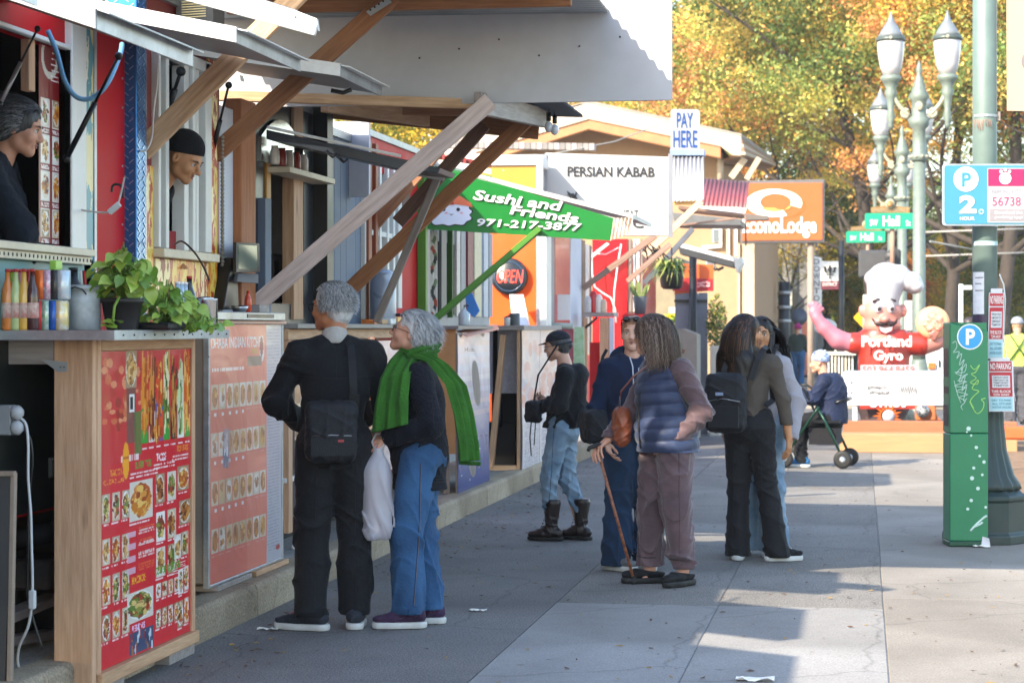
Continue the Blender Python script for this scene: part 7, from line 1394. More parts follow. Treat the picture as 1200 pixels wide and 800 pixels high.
def strands(name,c,Mh,k,n,L_,m,par,seed=0,wave=.0,wl=.06,width=.0026,region=None,grav=1.,back=.15,spread=1.,seg=9,jit=.3,lift=.006,clear=None,part=0,tp=1.):
    """locks of hair: thin ribbons that leave the scalp and fall round the head"""
    rs=random.Random(seed); mb=MB(); Mi=Mh.inverted(); C=Vector([float(q) for q in c]); A=Vector((.079,.098,.09))*k
    cnt=0
    while cnt<n:
        v=Vector((rs.gauss(0,1),rs.gauss(0,1),rs.gauss(0,1))).normalized()
        if region and not region(v): continue
        cnt+=1; p=Vector((v.x*A.x,v.y*A.y-.014*k,v.z*A.z+.032*k)); nrm=Vector((v.x/A.x,v.y/A.y,v.z/A.z)).normalized()
        d=(nrm*.22+Vector((v.x*spread+rs.uniform(-jit,jit)-part,-back+rs.uniform(-jit,jit)-.5*max(0,v.z),rs.uniform(-jit,jit)))).normalized(); Ln=L_*rs.uniform(.7,1.1); st=Ln/seg; ph=rs.random()*6.28; pts=[]
        for i in range(seg+1):
            pts.append(p.copy()); g=Mi@Vector((0,0,-1)); d=(d+g*grav*.35+Vector((rs.gauss(0,jit*.15),rs.gauss(0,jit*.15),0))).normalized(); p=p+d*st
            if wave: p=p+Vector((math.sin(ph+i*st/wl*6.28),math.cos(ph*1.3+i*st/wl*6.28),0))*wave
            q=Vector((p.x/A.x,(p.y+.014*k)/A.y,(p.z-.032*k)/A.z)); l=q.length; mn=1.02+lift/.08
            if l<mn: q=q*(mn/l); p=Vector((q.x*A.x,q.y*A.y-.014*k,q.z*A.z+.032*k))
            
            if tp<1 and p.z<.03: p.x*=tp
        W=[C+Mh@q for q in pts]
        if clear: W=[clear(q) for q in W]
        vs=[];w=width*rs.uniform(.6,1.3)
        for i,q in enumerate(W):
            t=(W[min(i+1,seg)]-W[max(i-1,0)]); out=(q-C); s_=t.cross(out)
            s_=s_.normalized() if s_.length>1e-9 else Vector((1,0,0)); ww=w*(1-.8*(i/seg)**2); vs+=[q-s_*ww,q+s_*ww]
        mb.cur=rs.randrange(len(m)) if isinstance(m,list) else 0; mb.add(vs,[(2*i,2*i+1,2*i+3,2*i+2) for i in range(seg)],True)
    o=mb.build2(name,m,par); o['kind']='stuff'; return o
def hairmat(name,c,c2):
    return mat(name,c,.45,scale=60,col2=c2,stretch=(1,1,.12),bump=.3,bscale=120,spec=.4)
def fabric(name,c,var=.12,rough=.85,bs=48,b=.6,c2=None,sc=5,sheen=.03): return mat(name,c,rough,var=var,scale=sc,bump=b,bscale=bs,col2=c2,sheen=sheen,spec=.3)
def shoe(par,an,yaw,kind='sneaker',upper=None,sole=None,k=1.,acc=None,pz=0.,h=.004):
    """shoe whose ankle is above an (x,y), pointing along yaw (0 = +Y, + turns left)"""
    d=np.array([-math.sin(R(yaw)),math.cos(R(yaw)),0]); s_=np.array([d[1],-d[0],0]); a=np.array([an[0],an[1],pz],float); U=np.array([0,0,1.])
    S=SDF(a-[.2,.2,.01],a+[.2,.2,.34],h); heel=a-d*.055*k; toe=a+d*.148*k; so=.03 if kind!='boot' else .022
    S.cap(heel+U*(so+.034),a+d*.07*k+U*(so+.032),.038*k,.041*k,.02,None); S.cap(a+d*.06*k+U*(so+.026),toe+U*(so+.02),.042*k,.034*k,.02,(U,.8)); S.cap(a+U*(so+.05),a-d*.01+U*(.105 if kind!='boot' else .27),.043*k,.045*k if kind!='boot' else .066*k,.025)
    S.cap(a+d*.04*k+U*(so+.05),a+d*.0+U*(.085),.03*k,.036*k,.02)
    S.plane(a+U*(so),-U); 
    if kind=='slip': S.plane(a+U*.075+d*.0,U-d*.15); S.ell(a+U*.085,(.03,.03,.03),.004,None,'s')
    elif kind=='boot':
        S.plane(a+U*.3,U); S.disp(folds(int(abs(an[0])*1000)+3,.004,.05,.3,[(a[0],a[1],.12,.07)],.2))
    else: S.plane(a+U*.104+d*.0,U+d*.25); S.disp(folds(5,.002,.03,.8))
    o=S.build('shoe' if kind!='boot' else 'boot',upper,par)
    S=SDF(a-[.2,.2,.01],a+[.2,.2,.08],h); S.cap(heel+U*.02,a+d*.08*k+U*.02,.044*k,.046*k,.02); S.cap(a+d*.06*k+U*.02,toe+U*.02,.047*k,.038*k,.02); S.plane(a+U*(so+.004),U); S.plane(a+U*.001,-U)
    if kind=='boot': S.ell(a+d*.015*k,(.03,.03,.014),.004,None,'s')
    S.build('sole',sole,o)
    if kind in('sneaker','boot'):
        mb=MB(); nl=5 if kind=='sneaker' else 9
        for i in range(nl):
            t=i/(nl-1)
            if kind=='sneaker': c=a+d*(.095-.05*t)*k+U*(so+.05+.035*t)
            else: c=a+d*(.08-.055*min(1,t*1.6)+.012*t)*k+U*(so+.055+.19*t)
            mb.tube([c-s_*.022-U*.006,c+U*.004+d*.004,c+s_*.022-U*.006],.0028,5)
        mb.build2('laces',acc or sole,o)
    return o
def person(name,loc,rz,lab,k,spec):
    """spec: joint places in metres of a 1.70 m figure facing +Y, scaled by k"""
    g=empty(name,loc,lab,'person',None,rz)
    J=dict(pel=(0,0,.93),che=(0,.0,1.22),nb=(0,-.01,1.42),hd=(0,.012,1.57),shL=(-.165,-.01,1.345),shR=(.165,-.01,1.345),elL=(-.22,-.02,1.08),elR=(.22,-.02,1.08),wrL=(-.23,.06,.85),wrR=(.23,.06,.85),
        hiL=(-.085,0,.9),hiR=(.085,0,.9),knL=(-.1,.02,.49),knR=(.1,.02,.49),anL=(-.1,-.02,.09),anR=(.1,-.02,.09))
    J.update(spec.get('J',{})); J={a:np.array(b,float)*k for a,b in J.items()}
    lo=np.min([v for v in J.values()],0)-[.22,.22,.13]; hi=np.max([v for v in J.values()],0)+[.22,.24,.2]; lo[2]=-.01 if not spec.get('zlo') else spec['zlo']
    hb=spec.get('h',.0055); hg=spec.get('hg',.0075); fem=spec.get('fem',False); Xa=(0,1,0); b=spec.get('bulk',1.)
    S=SDF(lo,hi,hb); hr=spec.get('head',(0,0,0)); Mh=rotm(*hr); 
    # body
    S.cap(J['pel'],J['che'],.12*k*b,.13*k*b,.04,(Xa,.7)); S.cap(J['shL']*.75+J['che']*.25,J['shR']*.75+J['che']*.25,.065*k,.065*k,.06,(Xa,.85))
    S.cap(J['nb'],J['hd']+np.array(Mh@Vector((0,-.03,-.05)))*k,.056*k,.05*k,.025)
    for q in 'LR':
        S.cap(J['hi'+q],J['kn'+q],.07*k*b,.047*k,.03); S.cap(J['kn'+q],J['an'+q],.046*k,.032*k,.02); S.cap(J['an'+q],J['an'+q]+np.array([0,.05,-.05])*k,.03*k,.026*k,.02)
        S.cap(J['sh'+q],J['el'+q],.045*k,.034*k,.02); S.cap(J['el'+q],J['wr'+q],.036*k,.024*k,.015)
    T,m=head_sdf(S,J['hd'],Mh,k*spec.get('hk',1.),fem,spec.get('nose',1.))
    for q,hd_ in spec.get('hands',{}).items():
        fd,pn,sd_,cu=hd_[:4]; hand_sdf(S,J['wr'+q],fd,pn,sd_,cu,k*.98)
    S.build('body',spec['skin'],g)
    face_bits(T,Mh,g,k,spec.get('browm',spec['hair'][0]) if not isinstance(spec['hair'],bpy.types.Material) else spec['hair'],glasses=spec.get('glasses'),brow=spec.get('brow',True),lip=spec.get('lip',(.32,.13,.1)))
    # trousers
    tr=spec.get('trousers')
    if tr:
        S=SDF((lo[0],lo[1],-.0),(hi[0],hi[1],1.12*k),hg); t=tr.get('r',(.105,.075,.075)); fl=tr.get('flare',0); bt=tr.get('bottom',.035)
        S.cap(J['pel']+[-.05*k,0,.03],J['pel']+[.05*k,0,.03],.118*k*b,.118*k*b,.05,(Xa,.85)); S.ell(J['pel']+np.array([0,-.05,-.03])*k,(.15*k*b,.1*k*b,.1*k),.05)
        for q in 'LR':
            S.cap(J['hi'+q],J['kn'+q],t[0]*k*b,t[1]*k,.03); e=J['an'+q]+np.array([0,.0,bt-.09+.02]); S.cap(J['kn'+q],e,t[1]*k,t[2]*k,.03)
        S.disp(folds(tr.get('seed',1),tr.get('amp',.006),tr.get('wl',.09),tr.get('tilt',.6),[(*J['knL'],.13),(*J['knR'],.13),(*(J['anL']+[0,0,.06]),.15),(*(J['anR']+[0,0,.06]),.15),(J['pel'][0],J['pel'][1],J['pel'][2]-.08,.12)],.35))
        if tr.get('crease'): pass
        S.plane((0,0,bt+.0),(0,0,-1)); o=S.build('trousers',tr['m'],g)
    tp=spec.get('top')
    if tp:
        S=SDF((lo[0],lo[1],tp['hem']*k-.03),(hi[0],hi[1],1.56*k),hg); r=tp.get('r',(.145,.155)); ar=tp.get('arm',(.066,.052,.042)); yd=tp.get('yd',.78)
        S.cap(J['pel']+[0,0,(tp['hem']-.93)*k*.0],J['che'],r[0]*k*b,r[1]*k*b,.05,(Xa,yd)); hm=J['pel'].copy(); hm[2]=tp['hem']*k-.02; S.cap(J['pel'],hm,r[0]*k*b,r[0]*k*b*tp.get('hemf',1.02),.05,(Xa,yd))
        S.cap(J['shL']*.8+J['che']*.2,J['shR']*.8+J['che']*.2,.066*k,.066*k,.06); S.cap(J['nb']-[.04*k,0,.03],J['nb']+[.04*k,0,-.03],.055*k,.055*k,.05)
        [S.cap(J['nb']*.55+(J[q])*.45-[0,0,.01],J[q],.05*k,.05*k,.045) for q in ('shL','shR')]
        for (c,rr_) in tp.get('ell',[]): S.ell(np.array(c)*k,np.array(rr_)*k,.05)
        if tp.get('sleeves',True):
            for q in 'LR':
                S.cap(J['sh'+q],J['el'+q],ar[0]*k*.9,ar[1]*k*.95,.035); e=J['wr'+q]+(J['el'+q]-J['wr'+q])*tp.get('cuff',.02); S.cap(J['el'+q],e,ar[1]*k,ar[2]*k,.02)
                dv=(J['wr'+q]-J['el'+q]); dv/=np.linalg.norm(dv)
        S.disp(folds(tp.get('seed',2),tp.get('amp',.006),tp.get('wl',.09),tp.get('tilt',.8),[(*J['elL'],.1),(*J['elR'],.1),(J['pel'][0],J['pel'][1],J['pel'][2]+.05,.16)],.35))
        if 'fn' in tp: S.disp(tp['fn'])
        S.plane((0,0,tp['hem']*k),(tp.get('hemt',0),0,-1)); 
        nk=J['nb']+np.array([0,.0,tp.get('neck',.035)])*k
        S.cap(nk-[0,0,.05*k],J['hd'],.054*k,.062*k,.006,op='s'); S.plane(nk+[0,0,.012],(0,.55,1))
        for q in 'LR':
            if tp.get('sleeves',True):
                dv=(J['wr'+q]-J['el'+q]); dv/=np.linalg.norm(dv); e=J['wr'+q]+(J['el'+q]-J['wr'+q])*tp.get('cuff',.02)
                # open the cuff with a short bore
                S.cap(e,e+dv*.08,ar[2]*k*.78,ar[2]*k*.9,.002,op='s')
        o=S.build(tp.get('name','top'),tp['m'],g); spec['_top']=o
        if tp.get('collar'):
            cm=tp['collar']; S=SDF(J['nb']-[.14,.14,.06],J['nb']+[.14,.16,.12],.005); S.cap(J['nb']+np.array([0,.005,.0])*k,J['nb']+np.array([0,.012,.04])*k,.068*k,.063*k,.02); S.cap(J['nb']-[0,0,.06],J['hd'],.056*k,.058*k,.004,op='s'); S.plane(J['nb']+np.array([0,0,.042])*k,(0,.5,1)); S.plane(J['nb']-[0,0,.02],(0,0,-1)); S.build('collar',cm,o)
    # hair
    hs=spec.get('hairstyle')
    if hs: hs(g,J,Mh,T,m,k)
    return g,J,Mh,T,m
def cranium_hair(g,J,Mh,T,m,k,mt_,th=.012,front=.062,low=-.03,extra=None,name='hair',h=.005,amp=.003,full=1.):
    c=T(0,0,0); S=SDF(c-[.2,.2,.3],c+[.2,.2,.2],h); S.ell(T(0,-.018,.034),((.073+th)*k*full,(.092+th)*k,(.083+th)*k),.01,m); S.ell(T(0,-.05,-.01),((.06+th)*k*full,(.05+th)*k,(.07+th)*k),.02,m)
    if extra: extra(S,T,m)
    # open the face
    S.ell(T(0,.115,-.035),(.062*k,.085*k,.105*k),.012,m,'s'); S.ell(T(0,.13,.03),(.05*k,.06*k,.05*k),.01,m,'s')
    rs=np.random.default_rng(3); K=[rs.normal(size=3)*70 for _ in range(4)]
    def f(X,Y,Z):
        v=0
        for a in K: v=v+np.sin(a[0]*X+a[1]*Y+a[2]*.35*Z+3*np.sin(18*X+14*Z))/4
        return (amp*v).astype(np.float32)
    S.disp(f); return S.build(name,mt_,g)
from mathutils.bvhtree import BVHTree
def seam(o,pts,dr,m,r=.0024,name='seam',n=26,par=None):
    me=o.data; t=BVHTree.FromPolygons([v.co for v in me.vertices],[tuple(p.vertices) for p in me.polygons]); dr=Vector(dr).normalized(); q=[]; P3=[Vector(p) for p in pts]
    for i in range(n+1):
        f=i/n*(len(P3)-1); a=min(int(f),len(P3)-2); p=P3[a].lerp(P3[a+1],f-a); h=t.ray_cast(p-dr*.6,dr)
        if h[0] is not None: q.append(h[0]+h[1]*.0005)
    if len(q)>2: MB().tube(q,r,4).build2(name,m,par or o)
skins={'fair':mat('skin_fair','C8937A',.5,var=.06,scale=30,spec=.4),'pale':mat('skin_pale','D2A28A',.5,var=.06,scale=30,spec=.4),'tan':mat('skin_tan','A8704E',.5,var=.07,scale=30,spec=.4),'olive':mat('skin_olive','B8845E',.5,var=.06,scale=30,spec=.4)}
for q in skins.values(): q.node_tree.nodes['Principled BSDF'].inputs['Subsurface Weight'].default_value=.08; q.node_tree.nodes['Principled BSDF'].inputs['Subsurface Radius'].default_value=(.02,.008,.004)
hg_=[hairmat('hair_grey_light','A8A8A8','D0D0D0'),hairmat('hair_grey_mid','6A6A6C','9A9A9C')]; hb_=[hairmat('hair_black','0C0A0A','1E1816'),hairmat('hair_black_brown','1A120E','3A261A')]; hbr=[hairmat('hair_ash','3E2C22','644A3A'),hairmat('hair_ash_dark','241812','402E24'),hairmat('hair_ash_grey','6A564A','8A7666')]
hdg=[hairmat('hair_dark_grey','2A2A2C','4E4E50'),hairmat('hair_dark_grey_light','5A5A5C','8A8A8C')]
denim=fabric('denim_blue','203E60',.25,.85,70,.4,'3A648E',3); denimd=fabric('denim_dark','14283E',.2,.85,300,.3,'223E60',3); deniml=fabric('denim_light','58748C',.2,.85,300,.3,'9AAEBE',5)
blk=fabric('cloth_black','0F1116',.15,sheen=.05); blk2=fabric('cloth_black_twill','141519',.15,.8,sheen=.05); navyk=fabric('knit_navy','0C101C',.2,.9,90,.8); rubw=mat('sole_white','C8C8C4',.6,dirt=.3); rubk=mat('sole_black','141414',.6)
def gpos(px,py): p=PG(px,py); return (p.x,p.y,.003)
# ---- man in dark suit ----
def hs_short(mt_,n=900,L_=.04,mats=None,th=.01,w=.0018,reg=None):
    def f(g,J,Mh,T,m,k):
        o=cranium_hair(g,J,Mh,T,m,k,mt_,th); strands('hair_locks',T(0,0,0),Mh,k,n,L_,mats or [mt_],o,3,grav=.6,back=.5,width=w,region=reg or (lambda v:v.z>-.45 and not(v.y>.45 and v.z<.55)),seg=5,jit=.4,lift=.011)
    return f
k=1.045
g,J,Mh,T,m=person('person',gpos(392,737),R(18),'grey haired man in black jacket and trousers with a shoulder bag, back to the viewer',k,dict(hg=.006,skin=skins['tan'],hair=hg_[1],head=(52,2,0),hairstyle=hs_short(hg_[0],2800,.035,hg_),glasses='14100E',
  J=dict(shL=(-.18,-.02,1.35),shR=(.18,-.02,1.35),elL=(-.285,.03,1.12),elR=(.25,.06,1.1),wrL=(-.15,.24,1.0),wrR=(.17,.26,1.02),knL=(-.105,.03,.49),knR=(.1,.03,.49),anL=(-.12,-.02,.09),anR=(.105,.03,.09),hd=(-.01,.03,1.575)),
  hands={'L':((.6,.7,.1),(.3,-.3,-.8),1,.7),'R':((-.3,.8,.2),(-.3,-.3,-.8),-1,.5)},bulk=.96,
  trousers=dict(m=blk2,r=(.112,.088,.082),amp=.009,wl=.13,tilt=.5,seed=4,bottom=.07),top=dict(m=blk,hem=.79,r=(.145,.158),arm=(.074,.062,.052),amp=.011,wl=.12,tilt=1.2,seed=5,name='jacket',yd=.8,hemf=1.06,ell=[((0,-.03,1.2),(.17,.1,.16))],collar=fabric('collar_pale','A8A49E')) ))
sdk=mat('seam_dark','050608',.8); jt=[c for c in g.children if c.name.startswith('jacket')][0]; tt=[c for c in g.children if c.name.startswith('trousers')][0]
seam(jt,[(-.2,0,1.3),(0,0,1.285),(.2,0,1.3)],(0,1,0),sdk); seam(jt,[(0,0,1.46),(0,0,1.28)],(0,1,0),sdk,.0018); seam(jt,[(-.2,0,.845),(.2,0,.845)],(0,1,0),sdk,.0018); seam(jt,[(-.17,0,1.28),(-.16,0,.84)],(0,1,0),sdk); seam(jt,[(.17,0,1.28),(.16,0,.84)],(0,1,0),sdk)
for s_ in (-1,1): seam(tt,[(s_*.1,0,.8),(s_*.105,0,.1)],(0,1,0),sdk,.0018)
sg1=fabric('sneaker_dark','2A2E36',.3,.7,120,.6); red_=mat('shoe_accent_red','A8343A',.5)
shoe(g,(J['anL'][0],J['anL'][1]),62,'sneaker',sg1,rubw,1.08,red_); shoe(g,(J['anR'][0],J['anR'][1]),-8,'sneaker',sg1,rubw,1.08,red_)
top=g
bagm=fabric('bag_nylon','16181E',.15,.6,150,.4); bz=mat('zip_metal','8A8C90',.3,.8)
def local_frame(g): return Matrix.Translation(g.location)@Matrix.Rotation(g.rotation_euler.z,4,'Z')
def wpt(g,x,y,z): return local_frame(g)@Vector((x,y,z))
# shoulder bag, its own thing hanging on his back
def bag_sdf(name,lab,cat,c,size,rz,m,rd=.03,h=.006,fl=.6,bul=.02):
    b=empty(name,c,lab,cat,None,rz); w,d,hh=size; S=SDF((-w/2-.05,-d/2-.06,-.04),(w/2+.05,d/2+.06,hh+.04),h)
    X,Y,Z=[S.ax[i].reshape([-1 if j==i else 1 for j in range(3)]) for i in range(3)]; qx=np.abs(X)-w/2+rd; qy=np.abs(Y)-d/2*(1+.0*Z)+rd; qz=np.abs(Z-hh/2)-hh/2+rd; S.D=(np.sqrt(np.maximum(qx,0)**2+np.maximum(qy,0)**2+np.maximum(qz,0)**2)+np.minimum(np.maximum(np.maximum(qx,qy),qz),0)-rd-bul*np.exp(-(X/w*2)**2-((Z-hh/2)/hh*2)**2)).astype(np.float32); S.disp(folds(8,.004,.06,1)); S.build('body',m,b); return b
c=wpt(g,-.03,-.185,.87); b=bag_sdf('shoulder_bag','black nylon shoulder bag hanging behind the suited man','bag',c,(.25,.09,.3),g.rotation_euler.z,bagm)
MB().tube([(-.1,-.055,.13),(0,-.062,.135),(.1,-.055,.13)],.004,5).build2('zip',bz,b); MB().box((-.105,-.066,.03),(.105,-.05,.125)).build2('front_pocket',bagm,b); MB().tube([(-.11,-.03,.265),(0,-.04,.28),(.11,-.03,.265)],.005,5).build2('zip',bz,b); MB().box((.03,-.068,.1),(.06,-.062,.112)).build2('logo_tab',red_,b)
fr_=local_frame(b).inverted()@local_frame(g)
def strap(pts,w,m,b,t=.004,name='strap'):
    q=[fr_@Vector(p) for p in pts]; mb=MB()
    for i in range(len(q)-1): mb.beam(q[i],q[i+1],w,t,(0,1,.3),.004)
    return mb.build2(name,m,b)
strap([(.09,-.15,1.14),(.085,-.165,1.25),(.08,-.15,1.38),(.075,-.1,1.46),(.06,-.04,1.49),(.04,.03,1.47),(0,.1,1.42)],.038,bagm,b); strap([(.09,-.15,1.14),(.09,-.17,1.2)],.05,rubk,b,.008,'strap_buckle'); strap([(.1,-.175,1.1),(.09,-.15,1.16)],.03,bagm,b)
# ---- woman with green scarf ----
k=.96
def knit(X,Y,Z): return (.0022*np.sin(Z*260)*np.sin(X*150+Y*150)).astype(np.float32)
g,J,Mh,T,m=person('person',gpos(492,733),R(100),'older woman in navy knit sweater, green scarf and blue jeans, looking up to the left',k,dict(hg=.006,skin=skins['fair'],hair=hg_[0],fem=True,head=(-4,20,0),hairstyle=None,glasses='14100E',
  J=dict(hd=(0,.045,1.575),nb=(0,0,1.42),che=(0,.01,1.22),shL=(-.165,.0,1.35),shR=(.165,-.01,1.35),elL=(-.22,-.07,1.09),elR=(.2,-.06,1.1),wrL=(-.14,.17,1.02),wrR=(.12,.2,1.04),anL=(-.1,.06,.09),anR=(.08,-.04,.09),knL=(-.1,.07,.49),knR=(.09,.0,.49)),
  hands={'L':((.25,.9,-.15),(.5,-.1,-.75),-1 if False else 1,.75),'R':((-.3,.9,0),(-.3,-.2,-.8),-1,.7)},bulk=1.0,
  trousers=dict(m=denim,r=(.112,.088,.084),amp=.008,wl=.11,seed=9,bottom=.075,tilt=.9),top=dict(m=navyk,hem=.735,r=(.155,.158),arm=(.078,.066,.048),amp=.007,wl=.1,seed=10,name='sweater',yd=.92,fn=knit,hemf=1.02,ell=[((0,.06,1.2),(.13,.09,.1)),((0,.03,.98),(.14,.12,.13))],neck=.02) ))
o=cranium_hair(g,J,Mh,T,m,k,hg_[0],.013,extra=lambda S,T,m:(S.ell(T(0,-.045,.045),(.085,.08,.075),.02,m),S.ell(T(-.07,.035,-.025),(.04,.035,.05),.01,m,'s'),S.ell(T(.07,.035,-.025),(.04,.035,.05),.01,m,'s'))); strands('hair_locks',T(0,0,0),Mh,k,3200,.075,hg_+[mat('hair_silver','DADADA',.4)],o,11,wave=.004,wl=.05,grav=.5,back=.6,width=.0018,region=lambda v:v.z>-.5 and not(v.y>.05 and v.z<.45),seg=6,jit=.35,lift=.016)
sbl=mat('seam_denim','122A48',.8); sol=mat('seam_ochre','8A6A3A',.8); tt=[c for c in g.children if c.name.startswith('trousers')][0]; tp_=[c for c in g.children if c.name.startswith('sweater')][0]
seam(tt,[(0,-.01,.85),(0,.0,.5),(0,.03,.1)],(1,0,0),sbl,.0022); seam(tt,[(0,-.012,.85),(0,-.004,.5),(0,.026,.1)],(1,0,0),sol,.001)
for z_ in (.75,.765,.78): seam(tp_,[(0,-.2,z_),(0,.2,z_)],(1,0,0),sdk,.002)
seam(tp_,[(0,-.06,1.3),(0,-.08,1.05)],(1,0,0),sdk,.002)
shu=fabric('shoe_purple','3A2440',.3,.7,120,.6); 
shoe(g,(J['anL'][0],J['anL'][1]),6,'sneaker',shu,rubw,1.0,mat('lace_purple','6A3A7A',.6)); shoe(g,(J['anR'][0],J['anR'][1]),-4,'sneaker',shu,rubw,1.0,mat('lace_purple','6A3A7A',.6))
# scarf: two hanging cloth panels joined round the neck
scm=fabric('scarf_green','28561A',.14,.95,70,.8,'366C22',7); 
sc=empty('scarf',wpt(g,-.1,0,1.3),'bright green scarf over the woman in the navy sweater, ends hanging front and back','scarf',None,g.rotation_euler.z); fs=local_frame(sc).inverted()@local_frame(g)
def sheetfold(path,w0,w1,th,m,par,name,seed=1,amp=.012,nf=4,wdir=None,n=40,mU=26):
    """thick folded cloth along a path of (centre, side vector, outward vector)"""
    vs=[];fsx=[];rs=random.Random(seed); ph=[rs.random()*6.28 for _ in range(4)]
    def at(t):
        f=t*(len(path)-1);i=min(int(f),len(path)-2);u=f-i; u=u*u*(3-2*u)*.5+u*.5; return [Vector(path[i][q]).lerp(Vector(path[i+1][q]),u) for q in range(3)]
    for i in range(n+1):
        t=i/n; c,s_,o_=at(t); w=w0+(w1-w0)*t; s_=s_.normalized();o_=o_.normalized()
        for sgn in (1,-1):
            for j in range(mU+1):
                u=j/mU*2-1; wv=amp*math.sin(u*nf*3.14+ph[0]+t*2)*(.4+.6*t)+amp*.3*math.sin(u*nf*5+ph[1]-t*5); p=c+s_*(u*w/2)+o_*(wv+sgn*th/2*(1-abs(u)**6)); vs.append(fs@p)
    st=2*(mU+1)
    for i in range(n):
        for j in range(mU):
            a=i*st+j; fsx.append((a,a+1,a+st+1,a+st)); b=a+mU+1; fsx.append((b,b+st,b+st+1,b+1))
        for j in (0,mU): a=i*st+j; b=a+mU+1; fsx.append((a,a+st,b+st,b))
    for i in (0,n): 
        for j in range(mU): a=i*st+j; b=a+mU+1; fsx.append((a,a+1,b+1,b))
    return MB().add(vs,fsx,True).build2(name,m,par)
# camera side of this person is her left (-X); scarf drapes over left shoulder
sheetfold([((-.05,.04,1.41),(.3,1,.3),(-.6,.3,.8)),((-.14,.08,1.375),(.2,1,0),(-.8,.2,.5)),((-.205,.12,1.3),(.25,1,-.15),(-1,.25,.1)),((-.235,.14,1.17),(.25,1,-.2),(-1,.25,0)),((-.235,.15,1.03),(.25,1,-.25),(-1,.25,0))],.13,.2,.014,scm,sc,'front_fall',2,.014,3)
sheetfold([((-.1,.06,1.4),(0,.6,.6),(-.6,.0,.8)),((-.14,-.02,1.4),(.2,1,0),(-.4,-.1,1)),((-.175,-.1,1.36),(-.3,1,.3),(-.6,-.5,.6)),((-.16,-.19,1.25),(-.6,.8,.1),(-.6,-1,.2)),((-.14,-.23,1.1),(-.7,.7,0),(-.6,-1,0)),((-.13,-.255,.95),(-.7,.7,0),(-.6,-1,0)),((-.12,-.26,.86),(-.7,.7,0),(-.6,-1,0))],.12,.14,.02,scm,sc,'back_fall',3,.01,3)
sheetfold([((.13,.06,1.37),(0,.5,1),(.7,0,.6)),((.09,-.03,1.405),(0,.3,1),(.7,-.3,.6)),((.05,-.085,1.42),(0,-.3,1),(.3,-1,.3)),((-.05,-.09,1.425),(0,-.3,1),(-.3,-1,.3)),((-.11,-.02,1.41),(0,.2,1),(-1,0,.3)),((-.12,.05,1.38),(.2,.3,1),(-.8,.5,.2))],.08,.1,.028,scm,sc,'neck_wrap',4,.008,3)
fm=MB()
for i in range(26): p=fs@Vector((-.12-.055+.11*i/25*.9,-.26-.055+.11*i/25,.86)); fm.tube([p,p+Vector((random.uniform(-.004,.004),0,-.022))],.0022,4)
fm.build2('fringe',scm,sc)
# plastic bag
pb=empty('plastic_bag',wpt(g,-.15,.22,.5),'white plastic carrier bag held between the two older people','bag',None,g.rotation_euler.z)
S=SDF((-.12,-.2,-.05),(.12,.2,.46),.006); S.cap((0,-.01,.03),(0,.01,.3),.078,.07,.03,((1,0,0),.62)); S.cap((0,.0,.28),(0,-.01,.43),.06,.022,.04,((1,0,0),.6)); S.disp(folds(12,.008,.09,4.5)); 
pbm=mat('thin_plastic','D4D0D8',.35,var=.05,scale=8); pbm.node_tree.nodes['Principled BSDF'].inputs['Transmission Weight'].default_value=.5; S.build('sack',pbm,pb); MB().tube([(0,-.03,.4),(0,-.05,.46),(0,-.03,.5),(0,.0,.5),(0,.02,.46),(0,.0,.4)],.005,6).build2('handle',pbm,pb)
# ---- woman in cap and boots ----
k=.885
g,J,Mh,T,m=person('person',gpos(663,633),R(78),'slim woman in dark cap, black jacket, pale jeans and tall lace-up boots',k,dict(skin=skins['pale'],hair=hdg[0],fem=True,head=(8,-8,0),hairstyle=None,glasses='3A2C28',h=.0065,hg=.0085,
  J=dict(hd=(0,.075,1.59),nb=(0,.0,1.43),che=(0,-.03,1.22),pel=(0,.03,.93),shL=(-.16,-.05,1.36),shR=(.16,-.05,1.36),elL=(-.23,-.03,1.11),elR=(.22,-.02,1.11),wrL=(-.12,.19,1.1),wrR=(.08,.19,1.13),hiL=(-.08,.03,.9),hiR=(.08,.03,.9),knL=(-.09,.12,.5),knR=(.09,.02,.5),anL=(-.08,.1,.09),anR=(.08,-.1,.09)),
  hands={'L':((.6,.6,.5),(.6,-.6,.2),1,.8),'R':((-.5,.7,.4),(-.6,-.6,.2),-1,.8)},bulk=.97,
  trousers=dict(m=deniml,r=(.1,.07,.058),amp=.007,wl=.07,seed=14,bottom=.2,tilt=.9),top=dict(m=blk,hem=.92,r=(.15,.16),arm=(.078,.07,.05),amp=.01,wl=.09,seed=15,name='jacket',yd=.95,ell=[((0,-.12,1.36),(.12,.07,.09)),((0,-.04,1.05),(.15,.15,.12))]) ))
def hs_(S,T,m): S.ell(T(0,-.1,.0),(.035,.03,.035),.01,m)
cranium_hair(g,J,Mh,T,m,k,hdg[0],.008,extra=hs_); 
capm=fabric('cap_dark','1C1E26',.2); S=SDF(T(0,0,0)-np.array([.16,.16,.1]),T(0,0,0)+np.array([.16,.2,.2]),.006); S.ell(T(0,-.014,.045),(.088*k,.106*k,.085*k),.01,m); S.plane(T(0,0,.045),tuple(-(Mh@Vector((0,.0,1))))); S.build('cap',capm,g)
MB().add([T(x*.07,.07+.085*math.cos(x*1.2)*(j),.046-.012*j) for j in (0,1) for x in np.linspace(-1,1,9)]+[T(x*.07,.07+.085*math.cos(x*1.2)*(j),.042-.014*j) for j in (0,1) for x in np.linspace(-1,1,9)],[(i,i+1,i+10,i+9) for i in range(8)]+[(18+i,27+i,28+i,19+i) for i in range(8)]+[(9+i,10+i,28+i,27+i) for i in range(8)],True).build2('cap_brim',capm,g)
